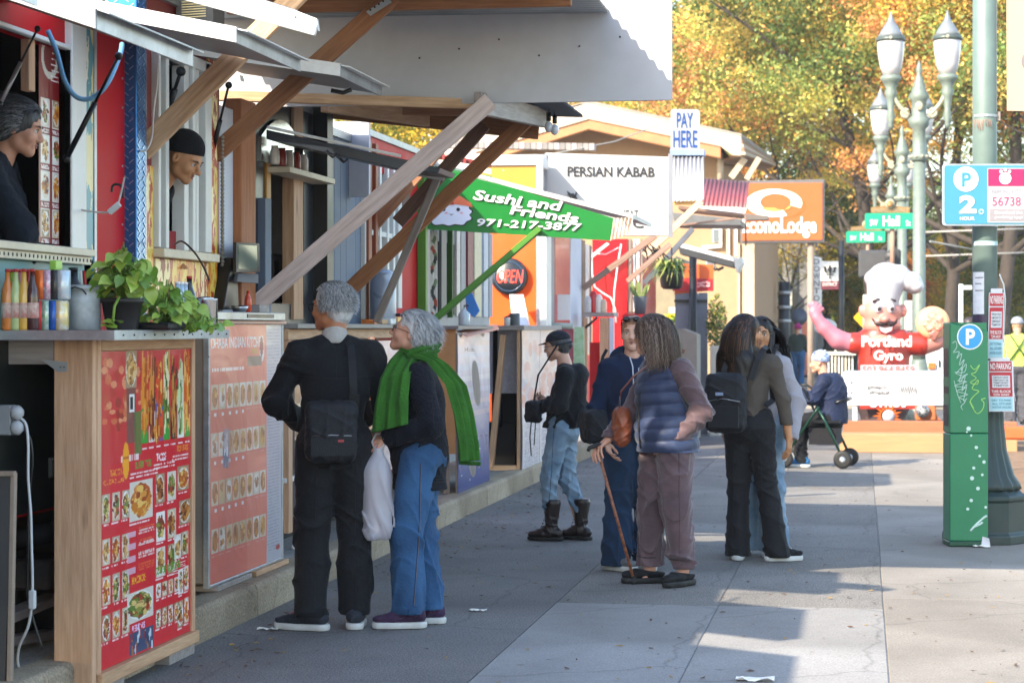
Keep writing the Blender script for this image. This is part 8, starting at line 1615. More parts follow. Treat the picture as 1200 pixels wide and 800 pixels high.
tt=[c for c in g.children if c.name.startswith('trousers')][0]; seam(tt,[(0,.03,.85),(0,.06,.5),(0,.09,.22)],(1,0,0),mat('seam_denim','122A48',.8),.002)
bt_=mat('boot_leather','231A1A',.35,var=.2,scale=20,bump=.2)
shoe(g,(J['anL'][0],J['anL'][1]),4,'boot',bt_,rubk,.96); shoe(g,(J['anR'][0],J['anR'][1]),-8,'boot',bt_,rubk,.96)
b=bag_sdf('handbag','small black handbag with dangling straps in front of the woman in boots','bag',wpt(g,-.16,.19,.86),(.12,.06,.15),g.rotation_euler.z+1.2,bagm,.02); fr_=local_frame(b).inverted()@local_frame(g)
strap([(-.16,.19,1.0),(-.17,.15,1.2),(-.12,.02,1.42),(-.04,-.06,1.44)],.014,bagm,b); strap([(-.17,.2,.9),(-.18,.21,.75),(-.18,.2,.62)],.008,rubk,b); strap([(-.19,.16,.9),(-.2,.17,.7)],.006,rubk,b)
# ---- woman in blue hoodie ----
k=.955
hood=fabric('hoodie_navy','0E1C36',.14,.9,200,.4,'142644')
g,J,Mh,T,m=person('person',gpos(741,668),R(205),'woman in navy zip hoodie and dark jeans, sunglasses pushed up, behind the vest woman',k,dict(skin=skins['pale'],hair=hbr[0],fem=True,head=(-25,4,0),hairstyle=None,h=.006,hg=.008,
  J=dict(elL=(-.245,-.01,1.08),elR=(.245,-.01,1.08),wrL=(-.2,.1,.87),wrR=(.22,.1,.87),anL=(-.11,.0,.09),anR=(.11,-.03,.09),knL=(-.1,.03,.49),knR=(.1,.02,.49)),hands={'L':((.2,.3,-.9),(.6,.5,0),1,.5),'R':((-.2,.3,-.9),(-.6,.5,0),-1,.5)},bulk=1.08,
  trousers=dict(m=denimd,r=(.115,.09,.1),amp=.008,wl=.12,seed=17,bottom=.03),top=dict(m=hood,hem=.88,r=(.165,.165),arm=(.075,.062,.048),amp=.008,wl=.1,seed=18,name='hoodie',yd=.85,ell=[((0,.07,1.2),(.14,.08,.09)),((0,-.1,1.4),(.13,.07,.1))],neck=.02) ))
hrd=[hairmat('hair_red_blond','6A4430','A87A58')]
cranium_hair(g,J,Mh,T,m,k,hrd[0],.012,extra=lambda S,T,m:S.ell(T(0,-.1,-.01),(.045,.04,.06),.02,m))
for s_ in (-1,1): MB().ball(tuple(T(s_*.034,.085,.095)),.026,8,(1,.5,.7)).build2('sunglass_lens',mat('lens_dark','1A1210',.1),g)
MB().tube([T(-.08,0,.06),T(-.07,.08,.09),T(0,.1,.1),T(.07,.08,.09),T(.08,0,.06)],.004,5).build2('sunglasses',rubk,g)
MB().tube([(.004,.135*k,.9*k),(.004,.15*k,1.05*k),(.004,.175*k,1.2*k),(.004,.14*k,1.35*k)],.004,5).build2('zip',mat('zip_pale','B8BCC8',.4),g)
for s_ in (-1,1): MB().tube([(s_*.05,.1*k,1.42*k),(s_*.045,.145*k,1.36*k),(s_*.05,.18*k,1.22*k)],.004,5).build2('drawstring',mat('cord_pale','C8CCD4',.6),g)
gsh=fabric('shoe_grey','6A6E72',.2,.7,120,.5); shoe(g,(J['anL'][0],J['anL'][1]),-12,'sneaker',gsh,rubw,.98); shoe(g,(J['anR'][0],J['anR'][1]),30,'sneaker',gsh,rubw,.98)
b=bag_sdf('handbag','slouchy black handbag at the hip of the navy hoodie woman','bag',wpt(g,.27,.03,.82),(.12,.2,.2),g.rotation_euler.z,bagm,.03); fr_=local_frame(b).inverted()@local_frame(g); strap([(.27,.0,.98),(.24,-.02,1.15),(.19,-.02,1.36),(.16,-.04,1.4)],.02,bagm,b)
# ---- woman in puffer vest with cane ----
k=.975; mv=fabric('velour_mauve','46353A',.16,.7,60,.3,'645054',5,.3); 
pz=.072
g,J,Mh,T,m=person('person',gpos(781,684),R(128),'older woman in quilted navy vest and mauve velour suit leaning on a patterned cane',k,dict(skin=skins['fair'],hair=hbr[0],fem=True,head=(-38,-2,0),hairstyle=None,hk=.99,
  J=dict(pel=(0,-.02,.93),hd=(0,.11,1.53),nb=(0,.05,1.385),che=(0,.01,1.2),shL=(-.17,0,1.325),shR=(.17,.0,1.325),elL=(-.255,-.1,1.07),elR=(.21,.1,1.09),wrL=(-.16,.03,.9),wrR=(.2,.31,.88),anL=(-.13,-.04,.09),anR=(.09,.06,.09),knL=(-.11,.0,.49),knR=(.09,.05,.49)),
  hands={'L':((.4,.8,-.4),(.9,-.2,0),1,.4),'R':((-.1,.8,-.45),(-.1,-.4,-.9),-1,.85)},bulk=1.06,
  trousers=dict(m=mv,r=(.115,.092,.07),amp=.011,wl=.1,seed=21,bottom=.1,tilt=1.),top=dict(m=mv,hem=.9,r=(.14,.15),arm=(.078,.066,.046),amp=.009,wl=.08,seed=22,name='velour_top',yd=.9) ))
vm=mat('puffer_navy','0F2448',.6,var=.1,scale=8,bump=.12,bscale=60,spec=.6,sheen=.2)
lo=J['pel']-[.32,.3,.12*k]; hi=J['nb']+[.32,.3,.12]; S=SDF(lo,hi,.0065); S.cap(J['pel']+[0,0,-.2],J['che'],.215*k,.19*k,.05,((0,1,0),.88)); S.cap(J['shL']*.72+J['che']*.28,J['shR']*.72+J['che']*.28,.1*k,.1*k,.05); S.ell(np.array((0,.08,1.16))*k,np.array((.15,.1,.12))*k,.05); S.ell(np.array((0,.06,.95))*k,np.array((.17,.13,.12))*k,.05); S.cap(J['nb']+[0,0,-.03],J['nb']+[0,.01,.04],.085*k,.085*k,.04)
def puff(X,Y,Z): q=(Z+.015*np.sin(X*9)+.01*np.sin(Y*11))/pz; return (-.013*np.abs(np.sin(q*3.1416))**.55+.006+.0015*np.sin(X*75+Z*20)*np.sin(Y*70-Z*30)).astype(np.float32)+0*X
S.disp(puff); S.plane((0,0,.73*k),(0,0,-1),.02)
for q in 'LR': S.cap(J['sh'+q]+(J['sh'+q]-J['che'])*.0+[(-.03 if q=='L' else .03),0,.01],J['el'+q],.088*k,.085*k,.012,op='s')
S.cap(J['nb']-[0,0,.04],J['hd'],.066*k,.075*k,.006,op='s'); S.plane(J['nb']+[0,0,.05],(0,.5,1)); vo=S.build('puffer_vest',vm,g)
MB().tube([(.0,.19*k,.84*k),(.0,.205*k,1.0*k),(.0,.2*k,1.16*k),(.0,.12*k,1.34*k)],.005,6).build2('zip',rubk,vo)
fx=lambda S,T,m:(S.ell(T(0,-.035,.03),(.089,.095,.092),.02,m),S.ell(T(0,-.055,-.06),(.105,.065,.085),.03,m),S.ell(T(-.075,-.01,-.06),(.03,.05,.08),.02,m),S.ell(T(.075,-.01,-.06),(.03,.05,.08),.02,m))
o=cranium_hair(g,J,Mh,T,m,k,hbr[1],.014,extra=fx,amp=.006); strands('hair_locks',T(0,0,0),Mh,k,4200,.24,hbr,o,23,wave=.009,wl=.05,grav=1.3,back=.15,width=.0022,spread=.12,region=lambda v:v.z>-.35 and not(v.y>.35 and v.z<.45),seg=12,jit=.18,lift=.016)
sb_=fabric('slip_black','16161A',.15,.75); shoe(g,(J['anL'][0],J['anL'][1]),18,'slip',sb_,rubk,.98); shoe(g,(J['anR'][0],J['anR'][1]),-20,'slip',sb_,rubk,.98)
# cane
tipw=PG(743,684); top_=wpt(g,*(J['wrR']+np.array([-.01,.075,-.035]))); cn_=empty('walking_cane',tipw,'brown patterned walking cane with black grip held by the vest woman','cane')
MB().tube([tipw+Vector((0,0,.02)),top_],.0095,10).build('shaft',mat('cane_pattern','4A2420',.35,scale=45,col2='B0704A'),cn_); MB().lathe(tipw,[(.016,0),(.018,.01),(.013,.05)],12).build('rubber_tip',rubk,cn_); dh=(wpt(g,*(J['wrR']+np.array([0,.14,-.02])))-wpt(g,*J['wrR'])).normalized(); MB().tube([top_-dh*.05+Vector((0,0,.004)),top_+Vector((0,0,.014)),top_+dh*.055+Vector((0,0,.004)),top_+dh*.065+Vector((0,0,-.012))],[.012,.014,.013,.01],8).build('handle',rubk,cn_)
tt=[c for c in g.children if c.name.startswith('trousers')][0]; seam(tt,[(-.1,0,.8),(-.12,0,.2)],(.75,-.3,0),mat('seam_mauve','2A1E22',.8),.002)
for q in 'LR': seam(tt,[J['an'+q]+np.array([-.12,0,.07]),J['an'+q]+np.array([.12,0,.07])],(0,-1,0),mat('seam_mauve','2A1E22',.8),.003)
lth=mat('leather_tan','7A3A1C',.4,var=.15,scale=14,bump=.15); b=bag_sdf('purse','tan leather crossbody purse against the quilted vest','bag',wpt(g,.15,.225,.83),(.17,.08,.23),g.rotation_euler.z-.5,lth,.04); fr_=local_frame(b).inverted()@local_frame(g)
strap([(.16,.24,1.04),(.1,.26,1.16),(.0,.235,1.25),(-.1,.14,1.36),(-.12,.03,1.41),(-.1,-.06,1.4)],.026,lth,b,.005); strap([(.15,.24,1.06),(.12,.255,1.12)],.032,bz,b,.008,'buckle')
# ---- girl with backpack ----
k=.965
taupe=fabric('jersey_taupe','423C36',.12,.85,160,.3,'544C44'); 
g,J,Mh,T,m=person('person',gpos(878,656),R(-8),'young woman with long black hair, black backpack and flared trousers, seen from behind',k,dict(skin=skins['olive'],hair=hb_[0],fem=True,head=(-62,0,0),hairstyle=None,h=.006,hg=.008,
  J=dict(hd=(-.02,.0,1.565),shL=(-.165,0,1.35),shR=(.165,0,1.35),elL=(-.2,.05,1.1),elR=(.235,.0,1.09),wrL=(-.1,.22,1.02),wrR=(.27,.03,.85),hiL=(-.08,0,.9),hiR=(.08,0,.9),knL=(-.085,.03,.49),knR=(.12,.03,.49),anL=(-.08,.0,.09),anR=(.2,-.02,.09),pel=(0,0,.93)),hands={'L':((.5,.7,.2),(.5,-.5,-.3),1,.6),'R':((.0,.2,-.95),(-.9,.2,0),-1 if False else 1,.35)},
  trousers=dict(m=blk2,r=(.1,.07,.088),amp=.006,wl=.12,seed=31,bottom=.025),top=dict(m=taupe,hem=.93,r=(.13,.135),arm=(.062,.05,.042),amp=.006,wl=.09,seed=32,name='jersey',yd=.8,collar=taupe) ))
def lh(S,T,m): S.cap(T(0,-.05,.0),J['nb']+np.array([-.02,-.09,-.06]),.075,.075,.03,((0,1,0),.6)); S.cap(J['nb']+np.array([-.02,-.1,-.06]),J['nb']+np.array([-.04,-.13,-.25]),.075,.035,.03,((0,1,0),.5))
o=bpy.data.objects
S=SDF(T(0,0,0)-np.array([.2,.24,.5]),T(0,0,0)+np.array([.2,.2,.2]),.006); S.ell(T(0,-.02,.036),(.085*k,.104*k,.094*k),.01,m); lh(S,T,m); S.ell(T(0,.12,-.035),(.06*k,.08*k,.105*k),.012,m,'s'); S.disp(lambda X,Y,Z:(.003*np.sin(X*120+8*np.sin(Z*9))*np.cos(Y*60)).astype(np.float32)+0*Z); ho=S.build('hair',hb_[0],g)
hc=[hb_[0],hb_[0],hb_[1],hairmat('hair_highlight','3A2418','7A5238')]
def clr(q):
    q=q.copy()
    if q.z<1.42*k and q.y>-.12: q.y=-.12-.02*random.random()
    return q
strands('hair_locks',T(0,0,0),Mh,k,2600,.42,hc,ho,33,wave=.001,wl=.12,grav=2.0,back=.2,width=.0024,spread=.1,region=lambda v:v.z>-.2 and not(v.y>.3 and v.z<.6),seg=12,jit=.05,lift=.008,clear=clr,tp=.955)
tt=[c for c in g.children if c.name.startswith('trousers')][0]
for s_ in (-1,1): seam(tt,[(s_*.03,0,.87),(s_*.11,0,.88),(s_*.11,0,.79),(s_*.07,0,.765),(s_*.03,0,.79),(s_*.03,0,.87)],(0,1,0),sdk,.0022,'pocket'); seam(tt,[(s_*.09,0,.75),(s_*.1,0,.1)],(0,1,0),sdk,.0016)
bsh=fabric('canvas_black','14161A',.15); shoe(g,(J['anL'][0],J['anL'][1]),10,'sneaker',bsh,rubw,.95); shoe(g,(J['anR'][0],J['anR'][1]),-62,'sneaker',bsh,rubw,.95)
b=bag_sdf('backpack','black nylon backpack on the long haired young woman','backpack',wpt(g,-.11,-.225,.86),(.26,.14,.38),g.rotation_euler.z,bagm,.05); MB().tube([(-.11,-.09,.2),(0,-.1,.22),(.11,-.09,.2)],.004,5).build2('zip',bz,b); MB().box((-.1,-.1,.03),(.1,-.07,.17)).build2('front_pocket',bagm,b); MB().box((-.05,-.104,.24),(.0,-.096,.26)).build2('logo_tab',mat('logo_pale','8A9AB8',.5),b)
fr_=local_frame(b).inverted()@local_frame(g)
for s_ in (-1,1): strap([(s_*.1-.06,-.15,1.2),(s_*.1-.02,-.13,1.33),(s_*.11,-.08,1.4),(s_*.12,.0,1.415),(s_*.125,.08,1.36),(s_*.13,.12,1.2),(s_*.15,.05,1.06),(s_*.13,-.1,1.03)],.035,bagm,b,.008)
# ---- friend behind ----
k=.955; gh=fabric('hoodie_pale_grey','9A969C',.1,.9,160,.3)
g,J,Mh,T,m=person('person',gpos(890,650),R(160),'young woman in glasses, pale grey hoodie and light jeans, half behind the backpack girl',k,dict(skin=skins['olive'],hair=hb_[0],fem=True,head=(18,0,0),hairstyle=None,glasses='A89070',h=.0065,hg=.0085,
  J=dict(hd=(-.02,.02,1.565),elL=(-.25,-.03,1.08),elR=(.24,0,1.08),wrL=(-.27,.08,.85),wrR=(.2,.12,.9),anL=(-.12,0,.09),anR=(.12,.0,.09),hiL=(-.08,0,.9)),hands={'L':((0,.2,-.95),(.9,.2,0),1,.4),'R':((0,.3,-.9),(-.9,.2,0),-1,.4)},
  trousers=dict(m=deniml,r=(.11,.09,.1),amp=.008,wl=.12,seed=41,bottom=.03),top=dict(m=gh,hem=.82,r=(.155,.165),arm=(.08,.072,.055),amp=.01,wl=.1,seed=42,name='hoodie',yd=.85,ell=[((0,-.1,1.38),(.14,.07,.1))],neck=.02) ))
o=cranium_hair(g,J,Mh,T,m,k,hb_[0],.012,extra=lambda S,T,m:(S.cap(T(0,-.08,-.02),J['nb']+np.array([0,-.1,-.1]),.08,.08,.02,((0,1,0),.5)),S.cap(T(-.075,.0,0),J['nb']+np.array([-.09,.06,-.08]),.025,.03,.02),S.cap(T(.075,.0,0),J['nb']+np.array([.09,.06,-.08]),.025,.03,.02)))
strands('hair_locks',T(0,0,0),Mh,k,500,.3,hb_,o,44,grav=1.,back=.2,width=.005,spread=.1,region=lambda v:v.z>-.1 and not(v.y>.3 and v.z<.6),seg=9,jit=.08,lift=.01)
shoe(g,(J['anL'][0],J['anL'][1]),0,'sneaker',bsh,rubw,.95); shoe(g,(J['anR'][0],J['anR'][1]),10,'sneaker',bsh,rubw,.95)
b=bag_sdf('backpack','dark backpack strap and bag on the shoulders of the girl in the pale grey hoodie','backpack',wpt(g,.0,-.22,1.05),(.27,.12,.34),g.rotation_euler.z,bagm,.05); fr_=local_frame(b).inverted()@local_frame(g)
for s_ in (-1,1): strap([(s_*.1,-.15,1.36),(s_*.115,-.06,1.41),(s_*.12,.02,1.41),(s_*.125,.1,1.34),(s_*.13,.14,1.18),(s_*.16,.05,1.06)],.04,bagm,b,.008)
# ---- person on the walker ----
k=.96; jk=fabric('jacket_navy','14203C',.15,.7); D_=23.6; c=PG(952,542); base=PD(962,543,D_); base=Vector((base.x,base.y,.003))
g,J,Mh,T,m=person('person',tuple(base),R(82),'person in blue knit hat and navy jacket sitting on a green rollator',k,dict(skin=skins['fair'],hair=hdg[0],head=(0,-5,0),hairstyle=None,h=.008,hg=.009,
  J=dict(pel=(0,-.12,.58),hd=(0,.02,1.2),nb=(0,-.03,1.06),che=(0,-.12,.86),shL=(-.17,-.06,1.0),shR=(.17,-.06,1.0),elL=(-.22,.06,.78),elR=(.22,.06,.78),wrL=(-.2,.28,.84),wrR=(.2,.28,.84),hiL=(-.09,-.1,.56),hiR=(.09,-.1,.56),knL=(-.13,.26,.53),knR=(.13,.24,.53),anL=(-.12,.2,.1),anR=(.12,.26,.1)),
  hands={'L':((0,.9,.1),(0,0,-1),1,.9),'R':((0,.9,.1),(0,0,-1),-1,.9)},bulk=1.05,
  trousers=dict(m=blk,r=(.1,.08,.065),amp=.008,wl=.1,seed=51,bottom=.05),top=dict(m=jk,hem=.5,r=(.165,.175),arm=(.08,.068,.055),amp=.012,wl=.08,seed=52,name='jacket',yd=1.0,ell=[((0,-.16,.95),(.15,.1,.14))],neck=.02) ))
hm=mat('knit_hat_blue','1A2C5A',.9,scale=26,col2='B8C8E8',stretch=(1,1,2.2)); S=SDF(T(0,0,0)-np.array([.16]*3),T(0,0,0)+np.array([.18]*3),.007); S.ell(T(0,-.02,.05),(.092*k,.108*k,.1*k),.01,m); S.plane(T(0,0,.02),tuple(-(Mh@Vector((0,-.25,1))))); S.build('knit_hat',hm,g)
bls=fabric('shoe_blue','1E5A8A',.2,.6); shoe(g,(J['anL'][0],J['anL'][1]),-5,'sneaker',bls,rubw,1.0,h=.006); shoe(g,(J['anR'][0],J['anR'][1]),5,'sneaker',bls,rubw,1.0,h=.006)
wk=empty('rollator',(base.x,base.y,0),'dark green rollator walker with black basket and small wheels under the seated person','walker',None,g.rotation_euler.z); wg=mat('rollator_green','143A2E',.35,.4); 
for s_ in (-.27,.27):
    MB().tube([(s_,.36,.12),(s_,.02,.62),(s_,-.02,.68)],.015,8).build2('frame_tube',wg,wk); MB().tube([(s_,-.28,.12),(s_,-.1,.5),(s_,-.02,.64)],.015,8).build2('frame_tube',wg,wk); MB().tube([(s_,.02,.62),(s_,.14,.86),(s_,.2,.9),(s_,.34,.9)],.013,8).build2('handle_bar',blackm,wk)
    MB().tube([(s_,.34,.9),(s_,.4,.88),(s_,.42,.82),(s_,.34,.84)],.006,6).build2('brake_lever',blackm,wk)
    for y_ in (.36,-.28):
        w_=MB().lathe((s_,y_,.105),[(.07,-.018),(.098,-.016),(.1,0),(.098,.016),(.07,.018)],20,Matrix.Rotation(R(90),3,'Y')).build2('wheel',rubk,wk); MB().lathe((s_,y_,.105),[(0,-.02),(.035,-.02),(.035,.02),(0,.02)],12,Matrix.Rotation(R(90),3,'Y')).build2('hub',alu,w_)
        for a in range(5): MB().tube([(s_,y_,.105),(s_,y_+.07*math.cos(a*1.256),.105+.07*math.sin(a*1.256))],.006,5).build2('spoke',rubk,w_)
MB().box((-.24,-.24,.5),(.24,.06,.525)).build2('seat',blackm,wk); MB().box((-.2,-.2,.26),(.2,.1,.44)).build2('basket',fabric('basket_black','18181C',.2),wk); MB().tube([(-.26,-.2,.72),(-.2,-.3,.76),(.2,-.3,.76),(.26,-.2,.72)],.02,8).build2('backrest',blackm,wk); MB().tube([(-.27,-.1,.46),(.27,-.1,.46)],.01,6).build2('cross_bar',wg,wk)
# ---- far person in pink hat ----
k=.95; g,J,Mh,T,m=person('person',gpos(935,451.5),R(-12),'distant person in pink knit hat, green vest and jeans walking away by the dark pole',k,dict(skin=skins['fair'],hair=hdg[0],hairstyle=None,h=.012,hg=.014,J=dict(elL=(-.25,0,1.1),elR=(.25,0,1.1),wrL=(-.22,.1,.95),wrR=(.22,.1,.95),anL=(-.1,.05,.09),anR=(.1,-.08,.09)),hands={'L':((0,.3,-.9),(.9,0,0),1,.4),'R':((0,.3,-.9),(-.9,0,0),-1,.4)},bulk=1.05,
  trousers=dict(m=denim,r=(.12,.09,.085),bottom=.04),top=dict(m=fabric('vest_olive','2E3A36',.15),hem=.85,r=(.17,.18),arm=(.08,.07,.055),name='jacket')))
S=SDF(T(0,0,0)-np.array([.16]*3),T(0,0,0)+np.array([.2]*3),.012); S.ell(T(0,-.01,.05),(.1,.11,.1),.01,m); S.ell(T(0,-.01,.15),(.03,.03,.03),.02,m); S.plane(T(0,0,.0),(0,0,-1)); S.build('knit_hat',fabric('hat_pink','9A2A6A',.15),g); shoe(g,(J['anL'][0],J['anL'][1]),0,'sneaker',bsh,rubk,1,h=.01); shoe(g,(J['anR'][0],J['anR'][1]),0,'sneaker',bsh,rubk,1,h=.01)
# ---- road worker ----
p=PD(1192,497,34); g,J,Mh,T,m=person('person',(p.x,p.y,.0),R(5),'road worker in yellow safety vest and grey helmet at the right edge',1.0,dict(skin=skins['fair'],hair=hdg[0],hairstyle=None,h=.01,hg=.012,hands={'L':((0,.3,-.9),(.9,0,0),1,.4),'R':((0,.3,-.9),(-.9,0,0),-1,.4)},bulk=1.08,
  trousers=dict(m=fabric('work_grey','4A4A50',.15),r=(.12,.095,.09),bottom=.04),top=dict(m=fabric('hivis_yellow','C8D85A',.08),hem=.86,r=(.17,.18),arm=(.08,.066,.055),name='safety_vest')))
S=SDF(T(0,0,0)-np.array([.16]*3),T(0,0,0)+np.array([.2]*3),.01); S.ell(T(0,-.01,.05),(.1,.12,.1),.01,m); S.plane(T(0,0,.03),(0,0,-1)); S.build('helmet',mat('helmet_grey','8A8C94',.4),g)
for s_ in (-1,1): MB().tube([(s_*.13,-.15,1.42),(0,-.175,1.22),(-s_*.15,-.16,1.0)],.016,6).build2('harness_strap',mat('harness_green','3E5A2A',.6),g)
shoe(g,(J['anL'][0],J['anL'][1]),0,'sneaker',bsh,rubk,1,h=.01); shoe(g,(J['anR'][0],J['anR'][1]),0,'sneaker',bsh,rubk,1,h=.01)
# ---- woman in the first window ----
c=PD(22,150,9.25); k=.99; fl_=fabric('fleece_navy','161C26',.15,.95,40,.5)
g,J,Mh,T,m=person('person',(c.x-.06,c.y,c.z-1.57*k),R(-84),'woman with curly dark grey hair tied back, navy fleece, leaning at the first cart window',k,dict(skin=skins['fair'],hair=hdg[0],fem=True,head=(4,-14,0),hairstyle=None,zlo=.75,hg=.0065,
  J=dict(hd=(0,.06,1.57),nb=(0,-.02,1.43),che=(0,-.06,1.22),pel=(0,-.16,.95),shL=(-.17,-.06,1.35),shR=(.17,-.04,1.36),elL=(-.2,.0,1.1),elR=(.2,.13,1.09),wrL=(-.1,.06,.93),wrR=(.1,.1,.94),knL=(-.1,-.1,.85),knR=(.1,-.1,.85),anL=(-.1,-.1,.8),anR=(.1,-.1,.8)),hands={'L':((.4,.9,0),(0,0,-1),1,.5),'R':((-.4,-.6,0),(0,0,-1),-1,.5)},
  top=dict(m=fl_,hem=.8,r=(.155,.165),arm=(.082,.074,.055),amp=.008,wl=.12,seed=61,name='fleece',yd=.9,ell=[((0,-.1,1.3),(.15,.1,.14))],collar=fl_,neck=.03)))
o=cranium_hair(g,J,Mh,T,m,k,hdg[0],.014,extra=lambda S,T,m:(S.ell(T(0,-.115,-.035),(.055,.05,.06),.015,m),S.ell(T(0,-.13,-.09),(.04,.04,.06),.015,m)),amp=.004); strands('hair_locks',T(0,0,0),Mh,k,2400,.14,hdg,o,62,wave=.005,wl=.04,grav=.3,back=.9,width=.0022,spread=.2,region=lambda v:v.z>-.4 and not(v.y>.4 and v.z<.5),seg=9,jit=.35,lift=.014)
# ---- man in the beanie ----
c=PD(213,186,11.0); k=1.0
g,J,Mh,T,m=person('person',(c.x-.1,c.y,c.z-1.57*k),R(-100),'man in black beanie leaning out of the flame painted cart window and looking down',k,dict(skin=skins['olive'],hair=hb_[0],head=(0,-30,0),hairstyle=None,zlo=1.0,hg=.0065,nose=1.08,
  J=dict(hd=(0,.12,1.57),nb=(0,-.02,1.44),che=(0,-.16,1.26),pel=(0,-.3,1.0),shL=(-.18,-.1,1.34),shR=(.18,-.1,1.34),elL=(-.2,-.08,1.12),elR=(.2,-.08,1.12),wrL=(-.12,.0,1.05),wrR=(.12,.0,1.05),knL=(-.1,-.2,1.1),knR=(.1,-.2,1.1),anL=(-.1,-.2,1.1),anR=(.1,-.2,1.1)),hands={'L':((.4,.5,-.4),(0,0,-1),1,.5),'R':((-.4,.5,-.4),(0,0,-1),-1,.5)},
  top=dict(m=blk,hem=1.02,r=(.155,.165),arm=(.075,.064,.05),amp=.007,wl=.1,seed=66,name='sweatshirt',yd=.8,ell=[((0,-.14,1.36),(.12,.07,.08))],neck=.03)))
S=SDF(T(0,0,0)-np.array([.2]*3),T(0,0,0)+np.array([.2]*3),.0045); S.ell(T(0,-.02,.05),(.088,.108,.098),.01,m); S.plane(T(0,.0,.028),tuple(-(Mh@Vector((0,-.35,1))))); S.disp(lambda X,Y,Z:(.0012*np.sin(np.arctan2(Y-float(T(0,0,0)[1]),X-float(T(0,0,0)[0]))*48)).astype(np.float32)+0*Z); S.build('beanie',fabric('beanie_black','101116',.15,.95,90,.5),g)
MB().box((-.1,.0,1.05),(.1,.02,1.2)).build2('apron_panel',mat('apron_red','8A1A20',.7),g)
# ================= INFLATABLE CHEF =================
d=30; u=d/F
def Q(px,py,dy=0): return np.array([(px-1035)*u,dy,(497-py)*u])
base=PD(1035,497,d); ch=empty('inflatable_chef',(base.x,base.y,base.z),'giant inflatable smiling chef with tall white hat, red shirt and rolled gyro on one hand','inflatable figure',None,TH)
rubb=mat('inflatable_skin','B8796C',.4,var=.04,coat=.2); rubr=mat('inflatable_red','A02C20',.4,var=.04,coat=.2); rubw_=mat('inflatable_white','B4B2B8',.45,var=.03,coat=.15); rubp=mat('inflatable_pink','B06A78',.4,var=.04,coat=.2); potm=mat('inflatable_pot','4A3A3A',.4,coat=.2)
def SQ(x0,y0,x1,y1,dd=.45,h=.016): a=Q(x0,y1,-dd);b=Q(x1,y0,dd); return SDF(a,b,h)
S=SQ(1000,345,1072,400); S.ell(Q(1034,366),(.27,.2,.24),.04); S.ell(Q(1034,382),(.27,.22,.15),.06); 
for x in (1011,1058): S.ell(Q(x,364),(.06,.04,.09),.03)
S.ell(Q(1033,374,-.25),(.07,.09,.06),.03); S.cap(Q(1034,388),Q(1034,398),.2,.3,.05); S.build('head',rubb,ch)
S=SQ(1005,304,1085,362,.4); S.cap(Q(1035,352),Q(1038,330),.22,.27,.05); 
for x,y_,r_ in ((1024,326,.13),(1036,321,.15),(1052,322,.17),(1066,330,.17),(1072,336,.12),(1035,328,.15),(1050,329,.16)): S.ell(Q(x,y_),(r_,.22,r_*.85),.03)
S.build('hat',rubw_,ch)
S=SQ(980,385,1100,450,.4); S.cap(Q(1036,402),Q(1036,448),.36,.36,.05,((0,1,0),.7)); S.cap(Q(1012,402),Q(1001,402),.15,.15,.05); S.cap(Q(1060,402),Q(1078,403),.15,.17,.05); S.build('shirt',rubr,ch)
S=SQ(940,348,1010,425,.3); S.cap(Q(1003,403),Q(982,398),.13,.13,.04); S.cap(Q(982,398),Q(966,384),.13,.1,.04); S.cap(Q(966,384),Q(957,372),.1,.08,.04); S.ell(Q(955,366),(.09,.06,.09),.03)
for q in ((949,357),(953,355),(957,356),(961,359)): S.cap(Q(955,366),Q(*q),.035,.03,.015)
S.cap(Q(956,368),Q(964,362),.03,.028,.012); S.build('arm',rubp,ch)
S=SQ(1070,380,1110,425,.3); S.cap(Q(1078,404),Q(1096,400),.16,.13,.04); S.ell(Q(1098,395,-.02),(.12,.07,.1),.03); 
for q in ((1087,391),(1091,388),(1097,387)): S.cap(Q(1092,396,-.15),Q(*q,-.2),.035,.03,.015)
S.build('arm',rubb,ch)
wr_=SQ(1066,355,1114,405,.3); wr_.ell(Q(1091,378,-.12),(.24,.1,.23),.02); o=wr_.build('rolled_gyro',mat('flatbread','D8A078',.6,var=.2,scale=9),ch); 
wr_=SQ(1070,358,1112,402,.4,.014); wr_.ell(Q(1091,378,-.2),(.15,.05,.14),.02); wr_.disp(lambda X,Y,Z:(.012*np.sin(X*40)*np.sin(Z*44)).astype(np.float32)+0*Y); wr_.build('filling',mat('gyro_filling','A8302A',.5,scale=14,col2='E8C0A0'),o)
S=SQ(990,436,1080,500,.42); S.cap(Q(1036,442),Q(1036,462),.38,.4,.04,((0,1,0),.75)); S.build('waist',rubw_,ch); S=SQ(990,455,1080,500,.42); S.cap(Q(1035,470),Q(1035,488),.41,.32,.04,((0,1,0),.75)); S.build('pot',potm,ch)
mb=MB(); mb.prism([tuple(Q(x,y_,-.33)) for x,y_ in ((1003,478),(1068,478),(1068,462),(1003,462))],(0,.01,0)); mb.build2('gyros_band',rubr,ch)
fl2=MB()
for i in range(18):
    a=i*.349; r0_=8;r1_=14+4*(i%2); fl2.add([tuple(Q(1035+r0_*math.cos(a-.17),486-r0_*math.sin(a-.17),-.345)),tuple(Q(1035+r1_*math.cos(a),486-r1_*math.sin(a)*.8,-.345)),tuple(Q(1035+r0_*math.cos(a+.17),486-r0_*math.sin(a+.17),-.345))],[(0,1,2)])
fl2.build2('flame_emblem',mat('flame_orange','E0641E',.4),ch); MB().lathe(tuple(Q(1036,486,-.34)),[(0,0),(.085,0),(.085,.02),(0,.02)],20,Matrix.Rotation(R(90),3,'X')).build2('emblem_disc',rubw_,ch)
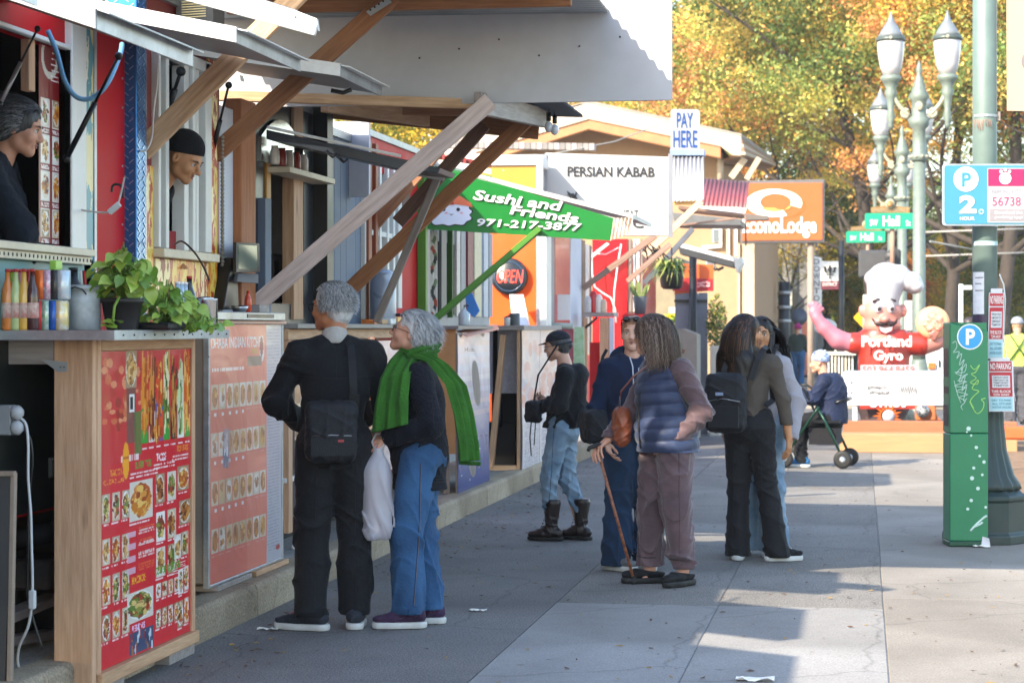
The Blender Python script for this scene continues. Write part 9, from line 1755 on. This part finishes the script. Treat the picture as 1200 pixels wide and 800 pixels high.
def clt(s,x0,y0,x1,y1,dy,m,**kw):
    a=Q(x0,y1,dy); P_,f,_=textmesh(s,kw.get('off',0),kw.get('shear',0)); U=Q(x1,y1,dy)-a;V=Q(x0,y0,dy)-a; MB().add([tuple(a+U*p[0]+V*p[1]) for p in P_],f).build2('lettering',m,ch)
clt('Portland',1005,393,1063,406,-.345,txtw,off=.03); clt('Gyro',1019,410,1053,425,-.345,txtw,off=.03); clt('GYROS',1013,464,1057,476,-.345,txtw,off=.04); MB().prism([tuple(Q(x,y_,-.33)) for x,y_ in ((1004,446),(1068,446),(1068,427),(1004,427))],(0,.01,0)).build2('white_band',rubw_,ch)
clt('503.964.8459',1006,428,1066,436,-.345,mat('text_salmon','C85A4A',.5)); clt('WE ARE',1018,438,1054,445,-.345,txtk,off=.01)
fk=mat('face_line','2A1A1A',.4)
def fball(px,py,dy,r_,m,nm,sc=(1,1,1)): c=Q(px,py,dy); MB().ball(tuple(c),r_,10,sc).build2(nm,m,ch)
for x in (1026,1041): fball(x,361,-.2,.07,rubw_,'eye',(.75,.4,1)); fball(x+1,362,-.235,.028,fk,'pupil',(1,.5,1)); MB().tube([tuple(Q(x-6,354,-.18)),tuple(Q(x,350.5,-.2)),tuple(Q(x+6,353,-.18))],.018,6).build2('eyebrow',fk,ch)
for s_ in (-1,1): MB().tube([tuple(Q(1034,378.5,-.26)),tuple(Q(1034+s_*6,380,-.26)),tuple(Q(1034+s_*12,378,-.24)),tuple(Q(1034+s_*15,373,-.2))],[.03,.035,.025,.008],6).build2('moustache',fk,ch)
MB().prism([tuple(Q(x,y_,-.255)) for x,y_ in ((1025,382),(1034,384.5),(1044,381.5),(1041,388),(1034,390.5),(1028,388.5))],(0,.02,0)).build2('smile',rubw_,ch); MB().tube([tuple(Q(1025,382,-.262)),tuple(Q(1028,388.5,-.262)),tuple(Q(1034,391,-.262)),tuple(Q(1041,388,-.262)),tuple(Q(1044,381.5,-.262))],.01,5).build2('mouth_line',mat('lip_line','8A2A22',.4),ch)
# ================= HAZE =================
hm_=bpy.data.materials.new('haze'); hm_.use_nodes=True; N=hm_.node_tree.nodes; N.remove(N['Principled BSDF']); v=N.new('ShaderNodeVolumePrincipled'); v.inputs['Color'].default_value=(.95,.96,1,1); v.inputs['Density'].default_value=.0005; v.inputs['Anisotropy'].default_value=.2; hm_.node_tree.links.new(v.outputs[0],N['Material Output'].inputs['Volume'])
o=MB().box((-120,-62,-1.4),(120,260,27)).build('haze',hm_,None,0,False); tag(o,None,None,None,'stuff')
